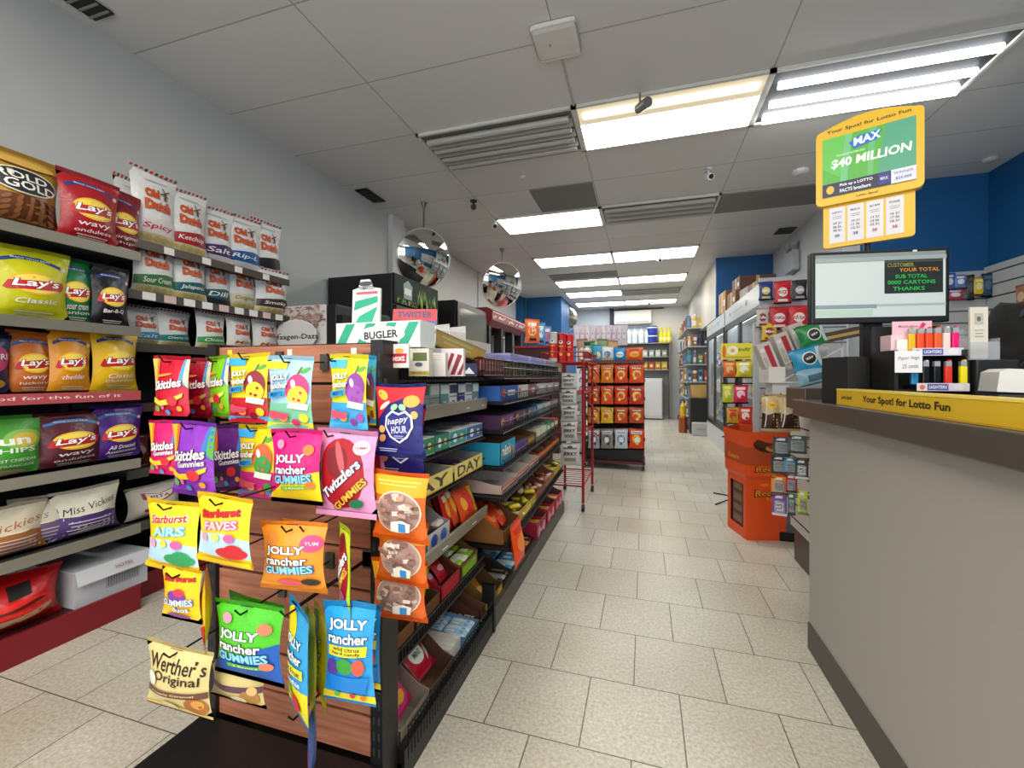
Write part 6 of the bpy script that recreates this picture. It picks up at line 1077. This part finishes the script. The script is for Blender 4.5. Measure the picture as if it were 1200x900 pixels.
m = MB(); lay(m, [E(.1, .5, .44, .3, '#3a1a10'), E(.12, .56, .42, .2, '#5a2c18'), E(.22, .36, .26, .14, '#c8923a'), E(.26, .42, .24, .1, '#8a4a20')], fw, .17, lambda x, z, o: (x, -o, z)); m.build('cup_picture', bd, (*((F0 + F1) / 2 + Vector((0, -.0245, 0))).xy, .55), fa)
m = MB(); lay(m, [T("Reese's", 0, .5, .6, .3, '#f0a020', 0, .15, .02)], .27, .12, lambda x, z, o: (x, -o, z)); m.build('side_print', bd, (*((A_ + B_) / 2 + Vector((-.021, -.008, 0))).xy, .48), math.atan2(dv.y, dv.x))
# ---- snack strip rack behind the bin
t = thing('snack_rack', 'narrow black rack with yellow header card behind the orange bin', 'rack', (.775, 4.2, 0))
m = MB(); m.box(-.012, .0, .02, .012, .02, 1.24, BLACK); m.build('post', t)
m = MB()
for z in (.55, .8, 1.02): m.box(-.12, -.01, z, .12, 0, z + .012, BLACK)
m.build('cross_bar', t)
m = MB(); m.tube([(-.2, -.2, .006), (0, .02, .03), (.12, -.2, .006)], .006, BLACK, 5); m.tube([(-.16, .2, .006), (0, .0, .03), (.12, .2, .006)], .006, BLACK, 5); m.build('wire_foot', t)
m = MB(); m.box(-.13, -.008, 0, .12, 0, .14, card('#e4d23a')); lay(m, [E(-.15, .55, .18, .3, '#f0ead0'), E(-.15, .55, .07, .12, '#e8a83a'), T('fruity', .22, .6, .4, .3, '#5a6a24', 8, .2, .02), B(.08, .2, '#c8b02a', -.4, .4), E(-.42, .5, .06, .4, '#d86a2a')], .25, .14, lambda x, z, o: (x, -.008 - o, z)); m.build('header_card', t, (0, -.012, 1.235))
for l, tt, r, b, c, c2, lab in [(847, 423, 863, 443, '#d8682a', '#e8b06a', 'orange pack, upper left on the narrow black rack'), (862, 423, 882, 443, '#dcc82a', '#f0ead0', 'yellow patterned pack, upper right on the narrow black rack'), (846, 450, 859, 473, '#b8c42a', '#e8e07a', 'yellow green pack, middle left on the narrow black rack'), (859, 451, 877, 473, '#d02a4a', '#f0c8d0', 'pink red pack, middle right on the narrow black rack'), (851, 477, 866, 497, '#c8a02a', '#c83a2a', 'amber pack, lower left on the narrow black rack'), (865, 477, 882, 498, '#d8321e', '#f0d8c8', 'bright red pack, lower right on the narrow black rack')]:
    bag('snack_pack', lab, 'snack', l, tt, r, b, 4.15, 'S', c, [E(0, .5, .3, .22, c2), E(.1, .36, .14, .1, c), B(.74, .88, c2, -.3, .3)], .25, None, 'packs on the narrow black rack', 0, True, cut=False)
# ================================================================== COOLERS
def cooler(y0, y1, lab, nd, hcol):
    t = thing('glass_cooler', lab, 'cooler', (1.08, (y0 + y1) / 2, 0), R(-90)); w = y1 - y0; d = .74
    cm = mat('#c9ccce', .35)
    m = MB(); m.box(-w / 2, .03, 0, w / 2, d, .12, cm); m.box(-w / 2, .03, 1.8, w / 2, d, 2.0, cm); m.box(-w / 2, .03, .12, -w / 2 + .03, d, 1.8, cm); m.box(w / 2 - .03, .03, .12, w / 2, d, 1.8, cm); m.box(-w / 2 + .03, d - .03, .12, w / 2 - .03, d, 1.8, mat('#aeb6ba', .4)); m.build('cabinet', t)
    m = MB(); m.box(-w / 2, 0, 1.8, w / 2, .03, 2.0, mat('#c6ccd0', .3)); lay(m, [E(.2, .5, .03, .16, hcol), E(-.3, .5, .02, .12, hcol), B(.48, .52, '#9aa4a8', -.2, .1)], w, .2, lambda x, z, o: (x, -o, 1.8 + z)); m.build('header', t)
    m = MB(); m.box(-w / 2, 0, .0, w / 2, .03, .3, mat('#d0d2d2', .35)); m.build('kick_panel', t)
    for k in range(nd):
        a = -w / 2 + w * k / nd + .005; b = a + w / nd - .01; m = MB(); fm_ = mat('#1c1d1f', .35)
        for q in ((a, .31, b, .38), (a, 1.72, b, 1.79), (a, .38, a + .05, 1.72), (b - .05, .38, b, 1.72)): m.box(q[0], -.005, q[1], q[2], .025, q[3], fm_)
        dr = m.build('door', t)
        m = MB(); m.box(a + .05, .005, .38, b - .05, .012, 1.72, glass('#dfe8ea', .14, .03)); m.build('glass_pane', dr)
        m = MB(); m.tube([(b - .03, -.03, .8), (b - .03, -.03, 1.3)], .01, STEEL); m.build('handle', dr)
    for z in (.4, .85, 1.25):
        m = MB(); m.box(-w / 2 + .03, .06, z - .012, w / 2 - .03, d - .05, z, mat('#b8bcc0', .4)); m.build('shelf', t)
    m = MB(); m.box(-w / 2 + .04, .06, 1.77, w / 2 - .04, .12, 1.79, emitter('#f0f8ff', 5)); m.build('light_bar', t)
    return t
cooler(4.78, 6.66, 'near glass door cooler with boxes on top', 2, '#4a8ab0')
cooler(6.74, 8.5, 'far glass door cooler beyond the near one', 2, '#4a9ac0')
bprof = [(.03, 0), (.033, .01), (.033, .15), (.014, .2), (.014, .23)]
bcol = ['#d8dde0', '#7a3f8a', '#c8d0d4', '#8fb0c0', '#b88a3a', '#d0d4d8']
for ci, (y0, y1) in enumerate(((4.84, 6.6), (6.82, 8.44))):
    for si, z in enumerate((.401, .851, 1.251)):
        n = 12 if ci == 0 else 8
        for k in range(n):
            m = MB(); c = bcol[(k // 2 + si * 2 + ci) % 6]; m.lathe(bprof, mat(c, .2), 10); m.lathe([(.0335, .05), (.0335, .12)], mat(['#e8e8e8', '#5a2a7a', '#3a6aa0', '#e8c03a'][(k // 2 + si) % 4], .4), 10); m.lathe([(.016, .23), (.016, .25)], mat('#e4e4e4' if k % 3 else '#3a5aa0', .4), 8)
            tag(m.build('drink_bottle', None, (1.22, y0 + .06 + (y1 - y0 - .12) * k / (n - 1), z)), 'drink bottle on the ' + ['bottom', 'middle', 'top'][si] + ' shelf, ' + ['near', 'far'][ci] + ' cooler, ' + 'first second third fourth fifth sixth seventh eighth ninth tenth eleventh twelfth'.split()[k] + ' from the near end', 'bottle', 'bottles in the ' + ['near', 'far'][ci] + ' cooler')
for x, y, w, d, h, z, c, lab in [(1.35, 6.35, .5, .4, .2, 2.001, '#8a6038', 'brown carton on the cooler top, lower near one'), (1.3, 6.9, .45, .4, .3, 2.001, '#a87e4e', 'tan carton on the far cooler top'), (1.36, 5.9, .4, .34, .16, 2.001, '#b0aca6', 'grey plastic wrapped parcel on the near cooler top'), (1.36, 6.32, .42, .36, .17, 2.203, '#6a4030', 'dark brown flat carton on top of the lower carton'), (1.3, 7.25, .3, .3, .2, 2.001, '#c09a62', 'pale tan small carton at the far end of the cooler top'), (1.3, 5.35, .3, .3, .12, 2.001, '#9a7a4e', 'small tan carton nearest on the cooler top')]:
    m = MB(); m.box(-w / 2, -d / 2, 0, w / 2, d / 2, h, card(c)); lay(m, [B(.0, 1, '#c8a878', -.06, .06), B(.3, .6, '#d8ccb8', .2, .4)], d, h, lambda q, zz, o: (-w / 2 - o, -q, zz)); lay(m, [B(0, 1, '#c8a878', -.05, .05)], w, h, lambda q, zz, o: (q, -d / 2 - o, zz)); tag(m.build('cardboard_box', None, (x, y, z), R(4)), lab, 'carton', 'cartons on the coolers')
# emergency light on grey wall
p = at(932, 308, X=1.865); t = thing('emergency_light', 'grey emergency light with two lamp heads on the grey wall', 'emergency light', p, R(-90))
m = MB(); m.box(-.16, -.08, -.12, .16, 0, .14, mat('#b4b6b6', .4), .01); m.build('housing', t)
for s in (-.1, .1): m = MB(); m.lathe([(.02, .14), (.05, .2), (.055, .24), (.001, .25)], mat('#8a8c8a', .35), 10, (s, -.04, 0)); m.build('lamp_head', t)
# ================================================================== RIGHT FAR SHELVING
t = thing('household_shelving', 'crowded grey household shelving along the far right wall', 'shelving', (.82, 9.55, 0))
m = MB(); m.box(0, 0, 0, .43, 2.4, .1, mat('#4a4a48', .5)); m.build('base_deck', t)
m = MB(); m.box(.4, 0, .1, .43, 2.4, 2.1, mat('#7a7c7c', .5)); m.box(.03, .02, .1, .43, .04, 2.1, mat('#8a8c8c', .5)); m.build('back_panel', t)
ZS = [.3, .66, .99, 1.34, 1.7, 2.07]
for z in ZS: m = MB(); m.box(0, -.22, z - .02, .43, 2.4, z, mat('#a8aaaa', .4)); m.build('shelf', t)
hc = ['#3a4a7a', '#d8d4cc', '#8a5a3a', '#5a8ab0', '#c8a04a', '#4a3a4a', '#b84a3a', '#e4e0d8', '#3a7a5a', '#7a6a9a', '#d8b84a', '#2a3a5a']
def goods_item(rn, h):
    m = MB(); c = rn.choice(hc); c2 = rn.choice(hc); kind = rn.randrange(3)
    if kind == 0: m = pbox_mb(rn.uniform(.06, .1), .07, h, c, [B(.5, .8, c2, -.4, .4), E(0, .3, .25, .1, '#e8e4d8')], [B(.1, .9, c)])
    elif kind == 1: r = rn.uniform(.03, .042); m.lathe([(r, 0), (r, h * .62), (r * .5, h * .8), (r * .45, h * .86)], mat(c, .35), 10); m.lathe([(r * 1.02, h * .15), (r * 1.02, h * .5)], mat(c2, .5), 10); m.lathe([(r * .5, h * .86), (r * .5, h)], mat('#e8e8e4', .4), 8)
    else: r = rn.uniform(.035, .045); m.lathe([(r, 0), (r, h * .9), (r * .9, h * .92)], mat(c, .4), 10); m.lathe([(r * 1.02, h * .2), (r * 1.02, h * .7)], mat(c2, .5), 10); m.lathe([(r * .9, h * .92), (r * .9, h)], mat(c2, .4), 10)
    return m
rn = random.Random(11); ordn = 'first second third fourth fifth sixth seventh eighth ninth tenth'.split(); shn = ['lowest', 'second', 'third', 'fourth', 'fifth', 'topmost']
for si, z in enumerate(ZS):
    if si >= 2:
        for k in range(4): tag(goods_item(rn, rn.uniform(.2, .29)).build('household_item', None, (.875 + .1 * k, 9.42, z + .001)), 'household item, ' + ordn[k] + ' from left, ' + shn[si] + ' shelf, end of far right shelving', 'household item', 'items on the end of the far right shelving')
    for k in range(8): tag(goods_item(rn, rn.uniform(.2, .29)).build('household_item', None, (.88, 9.72 + .27 * k, z + .001), R(-90)), 'household item, ' + ordn[k] + ' along the aisle, ' + shn[si] + ' shelf of far right shelving', 'household item', 'items on the aisle side of the far right shelving')
p = at(798, 500, Z=0)
m = MB(); m.box(.84, 8.82, 0, 1.25, 9.2, .68, BLACK, .006); tag(m.build('black_cabinet'), 'black cabinet under the tan basket by the far shelving', 'cabinet')
m = MB(); m.lathe([(.13, 0), (.15, .02), (.18, .24), (.185, .25), (.17, .25), (.14, .03)], mat('#b08a4c', .6, 0, .5, 60, .15), 20); tag(m.build('basket', None, (1.03, 9.0, .681)), 'round tan basket on the black cabinet by the far shelving', 'basket')
m = MB(); m.box(-.15, -.1, 0, .15, .1, .24, mat('#b4b4b2', .5), .02); lay(m, [T('Carry', 0, .5, .5, .2, '#6a6a6a', 0, .2)], .3, .24, lambda x, z, o: (x, -.1 - o, z)); tag(m.build('plastic_bin', None, (1.0, 8.69, 0)), 'small grey bin on the floor before the black cabinet', 'bin')
m = MB(); m.lathe([(.075, 0), (.08, .01), (.08, .3), (.07, .31)], mat('#a85a34', .3, .4), 14); tag(m.build('copper_canister', None, (.72, 9.05, 0)), 'copper coloured canister on the floor left of the black cabinet', 'canister')
m = MB(); m.lathe([(.045, 0), (.05, .02), (.05, .2), (.018, .27), (.018, .31)], mat('#e8b81c', .35), 12); m.lathe([(.02, .31), (.02, .34)], mat('#2a4a9a', .4), 8); tag(m.build('yellow_bottle', None, (.72, 9.05, .312)), 'yellow cleaner bottle standing on the copper canister', 'bottle')
# ================================================================== BACK WALL
t = thing('air_conditioner', 'white split air conditioner high on the back wall', 'air conditioner', (-.3, YB, 2.5))
m = MB(); m.prism([(0, 0), (-.2, .03), (-.24, .1), (-.24, .32), (-.2, .36), (0, .36)], 'x', -.5, .5, mat('#e8e8e2', .4)) if False else m.box(-.48, -.24, 0, .48, 0, .36, mat('#e6e6e0', .4), .03); m.build('housing', t)
m = MB(); m.box(-.42, -.246, .03, .42, -.24, .07, mat('#b4b4ae', .4)); m.build('louvre', t)
m = MB(); m.box(-.6, -.1, -.02, -.5, 0, .45, BLACK); tag(m.build('wall_speaker', None, (-.3, YB, 2.5)), 'black slim box on the wall left of the air conditioner', 'speaker')
m = MB(); m.box(-.9, YB - .03, 2.9, .5, YB, 2.93, mat('#4a4a4a', .5)); tag(m.build('conduit_pipe'), 'dark conduit along the top of the back wall', 'pipe')
t = thing('wall_shelving', 'grey shelving on the back wall with jugs and bottles', 'shelving', (-.05, YB - .35, 0))
m = MB(); m.box(-.8, .3, .1, .68, .34, 2.0, mat('#9a9c9c', .5)); m.build('back_panel', t)
for z in (1.28, 1.62, 1.98): m = MB(); m.box(-.8, 0, z - .025, .68, .3, z, mat('#8a8a88', .45)); m.build('shelf', t)
for x in (-.8, .66): m = MB(); m.box(x, 0, 0, x + .02, .3, 1.98, mat('#7a7a78', .45)); m.build('side_panel', t)
for k in range(6):
    m = MB(); m.lathe([(.07, 0), (.075, .02), (.075, .26), (.03, .34), (.025, .38)], mat('#dfe4e8', .25), 12); m.lathe([(.03, .38), (.03, .41)], mat('#5a8ac0', .4), 8); m.lathe([(.0755, .08), (.0755, .18)], mat('#c8d8e8', .4), 12)
    tag(m.build('water_jug', None, (-.72 + .16 * k, YB - .2, 1.981)), 'clear white jug on the back wall top shelf, ' + ordn[k] + ' from the left', 'jug', 'jugs on the back wall shelf')
for k in range(2):
    m = MB(); m.lathe([(.13, 0), (.135, .01), (.135, .2), (.12, .22)], mat('#1f3a9a', .35), 16); m.lathe([(.137, .16), (.137, .19)], mat('#d8dcec', .4), 16); tag(m.build('blue_tub', None, (.2, YB - .2, 1.981 + .221 * k)), ['lower', 'upper'][k] + ' dark blue tub stacked on the back wall top shelf', 'tub')
for k in range(3):
    m = MB(); m.lathe([(.06, 0), (.065, .02), (.06, .2), (.025, .3), (.025, .36)], mat('#e0d81c', .3), 12); m.lathe([(.028, .36), (.028, .4)], mat('#d8d01a', .4), 8); m.lathe([(.066, .06), (.066, .14)], mat('#f0ecb0', .4), 12); tag(m.build('yellow_bottle', None, (.42 + .1 * k, YB - .2, 1.981)), 'yellow bottle on the back wall top shelf, ' + ['left', 'middle', 'right'][k] + ' one', 'bottle')
for k in range(8):
    c = ['#b8beb8', '#a8b0a8', '#c8ccc4', '#8a9a90'][k % 4]; tag(pbox_mb(.12, .12, .17, c, [B(.3, .7, '#d8dcd8', -.35, .35)]).build('pale_box', None, (-.62 + .16 * k, YB - .2, 1.621)), 'pale box on the middle back wall shelf, ' + ordn[k] + ' from the left', 'carton', 'pale boxes on the back wall')
    c = ['#d8b02a', '#d85a24', '#e0a83a', '#e8c83a'][k % 4]; tag(pbox_mb(.13, .12, .2, c, [E(0, .5, .3, .2, '#e8dca0'), B(.1, .25, '#a83a1c', -.4, .4)]).build('food_box', None, (-.62 + .16 * k, YB - .2, 1.281)), 'yellow or orange box on the lower back wall shelf, ' + ordn[k] + ' from the left', 'carton', 'yellow boxes on the back wall')
t = thing('chest_freezer', 'white upright appliance on the floor under the back wall shelving', 'freezer', (.2, YB - .6, 0))
m = MB(); m.box(-.22, 0, .03, .24, .5, 1.05, mat('#dfe2e4', .35), .01); m.build('cabinet', t)
m = MB(); m.box(-.2, -.012, .1, .22, 0, 1.0, mat('#e4e6e8', .3), .004); m.build('door', t)
m = MB(); m.box(-.2, .02, 0, .22, .48, .03, BLACK); m.build('plinth', t)
for k in range(4):
    m = MB(); m.lathe([(.07, 0), (.075, .02), (.075, .2), (.03, .24)], mat(['#3a5a9a', '#8aa0c8'][k % 2], .35), 12); tag(m.build('blue_jug', None, (-.14, YB - .75 + .0 * k, .0 + .242 * k)), 'blue jug in the pile left of the white appliance, ' + ['lowest', 'second', 'third', 'top'][k], 'jug', 'blue jugs by the white appliance')
# ================================================================== RIGHT WALL SLATWALL BEHIND COUNTER
m = MB(); m.box(2.97, 2.2, .7, 3.0, 5.05, 2.08, mat('#b9bbbd', .5))
for k in range(12): m.box(2.9685, 2.2, .8 + .11 * k, 2.97, 5.02, .813 + .11 * k, mat('#3f3d3c', .6))
tag(m.build('slatwall'), 'grey slatwall on the right wall behind the counter', 'slatwall')
m = MB(); m.box(2.1, 5.02, .7, 2.968, 5.05, 2.05, mat('#b4b6b8', .5))
for k in range(11): m.box(2.1, 5.0185, .8 + .11 * k, 2.968, 5.02, .813 + .11 * k, mat('#55524f', .6))
tag(m.build('slatwall'), 'grey slatwall on the blue wall behind the counter', 'slatwall')
for l, tt, r, b, c, c2, lab in [(1106, 320, 1120, 340, '#3a5a9a', '#d8d8e0', 'blue and white pack, leftmost on the rear slatwall'), (1118, 322, 1133, 338, '#5a7ab8', '#e8e8f0', 'pale blue pack on the rear slatwall'), (1108, 339, 1130, 352, '#a83a4a', '#d8d4e0', 'red and white pack on the rear slatwall'), (1133, 322, 1142, 352, '#2a2a30', '#5a5a60', 'black tool pack on the rear slatwall'), (1140, 325, 1154, 346, '#d8b81c', '#e8e0a0', 'yellow tool pack on the rear slatwall'), (1150, 320, 1165, 348, '#24425a', '#4a6a80', 'navy pack at the corner of the rear slatwall')]:
    bag('hanging_pack', lab, 'pack', l, tt, r, b, 4.95, 'S', c, [E(0, .5, .3, .2, c2), B(.75, .88, c2, -.3, .3)], .2, None, None, 0, True, cut=False)
bag('hanging_pack', 'brown pack on the right slatwall at the picture edge', 'pack', 1190, 333, 1206, 362, 2.93, 'W', '#a8704a', [E(0, .5, .3, .2, '#d8b890')], .2, None, None, 0, True, cut=False)
# ================================================================== UNSEEN CEILING LIGHTS ADDED BEHIND THE CAMERA TO BRIGHTEN THE FRONT
fixture(K[0], -.66, K[1], -.05, 'lit', 'added unseen fill light behind the viewpoint on the left')
fixture(K[2], -.66, K[3], -.05, 'lit', 'added unseen fill light behind the viewpoint over the counter')
fixture(K[0], -1.9, K[1], -1.3, 'lit', 'added unseen fill light near the shop front on the left')
fixture(K[1], -1.9, K[2], -1.3, 'lit', 'added unseen fill light near the shop front in the middle')

def hook_x(o, ztop, lab):
    x1 = o.location.x; m = MB(); m.tube([(0, 0, 0), (x1 - .84 - .03, 0, -.002), (x1 - .84 - .035, 0, .01)], .0025, BLACK, 5); m.box(-.003, -.01, -.015, .002, .01, .015, STEEL)
    tag(m.build('peg_hook', None, (.84, o.location.y + .004, ztop)), lab, 'peg hook')
for o in [q for q in C.objects if q.get('category') in ('blister pack', 'cake')]:
    zt = o.location.z + (max(v.co.z for c_ in o.children for v in c_.data.vertices) if o.children else max(v.co.z for v in o.data.vertices)) - .006
    hook_x(o, zt, 'thin peg hook holding the ' + o['label'].split(' on the')[0].split(' at the')[0].split(' in the')[0].split(' hanging')[0])
# ================================================================== LIGHT AND CAMERA
w = bpy.data.worlds.new('daylight'); bpy.context.scene.world = w; w.use_nodes = True
w.node_tree.nodes['Background'].inputs['Color'].default_value = (.86, .93, 1, 1); w.node_tree.nodes['Background'].inputs['Strength'].default_value = 3.0
cam = bpy.data.cameras.new('camera'); co = bpy.data.objects.new('camera', cam); C.objects.link(co)
cam.sensor_fit = 'HORIZONTAL'; cam.sensor_width = 36; cam.lens = 36 * FPX / 1200; cam.clip_start = .02
cam.shift_y = (HY - 450) / 1200 * 1.0
co.location = (0, 0, HCAM); co.rotation_euler = (PI / 2, 0, YAW)
bpy.context.scene.camera = co
sc = bpy.context.scene; sc.view_settings.view_transform = 'Standard'; sc.view_settings.look = 'None'; sc.view_settings.exposure = 0.0
sc.cycles.max_bounces = 8; sc.cycles.diffuse_bounces = 4; sc.cycles.glossy_bounces = 4; sc.cycles.transparent_max_bounces = 12
sc.cycles.sample_clamp_indirect = 6
try: sc.cycles.use_denoising = True
except Exception: pass
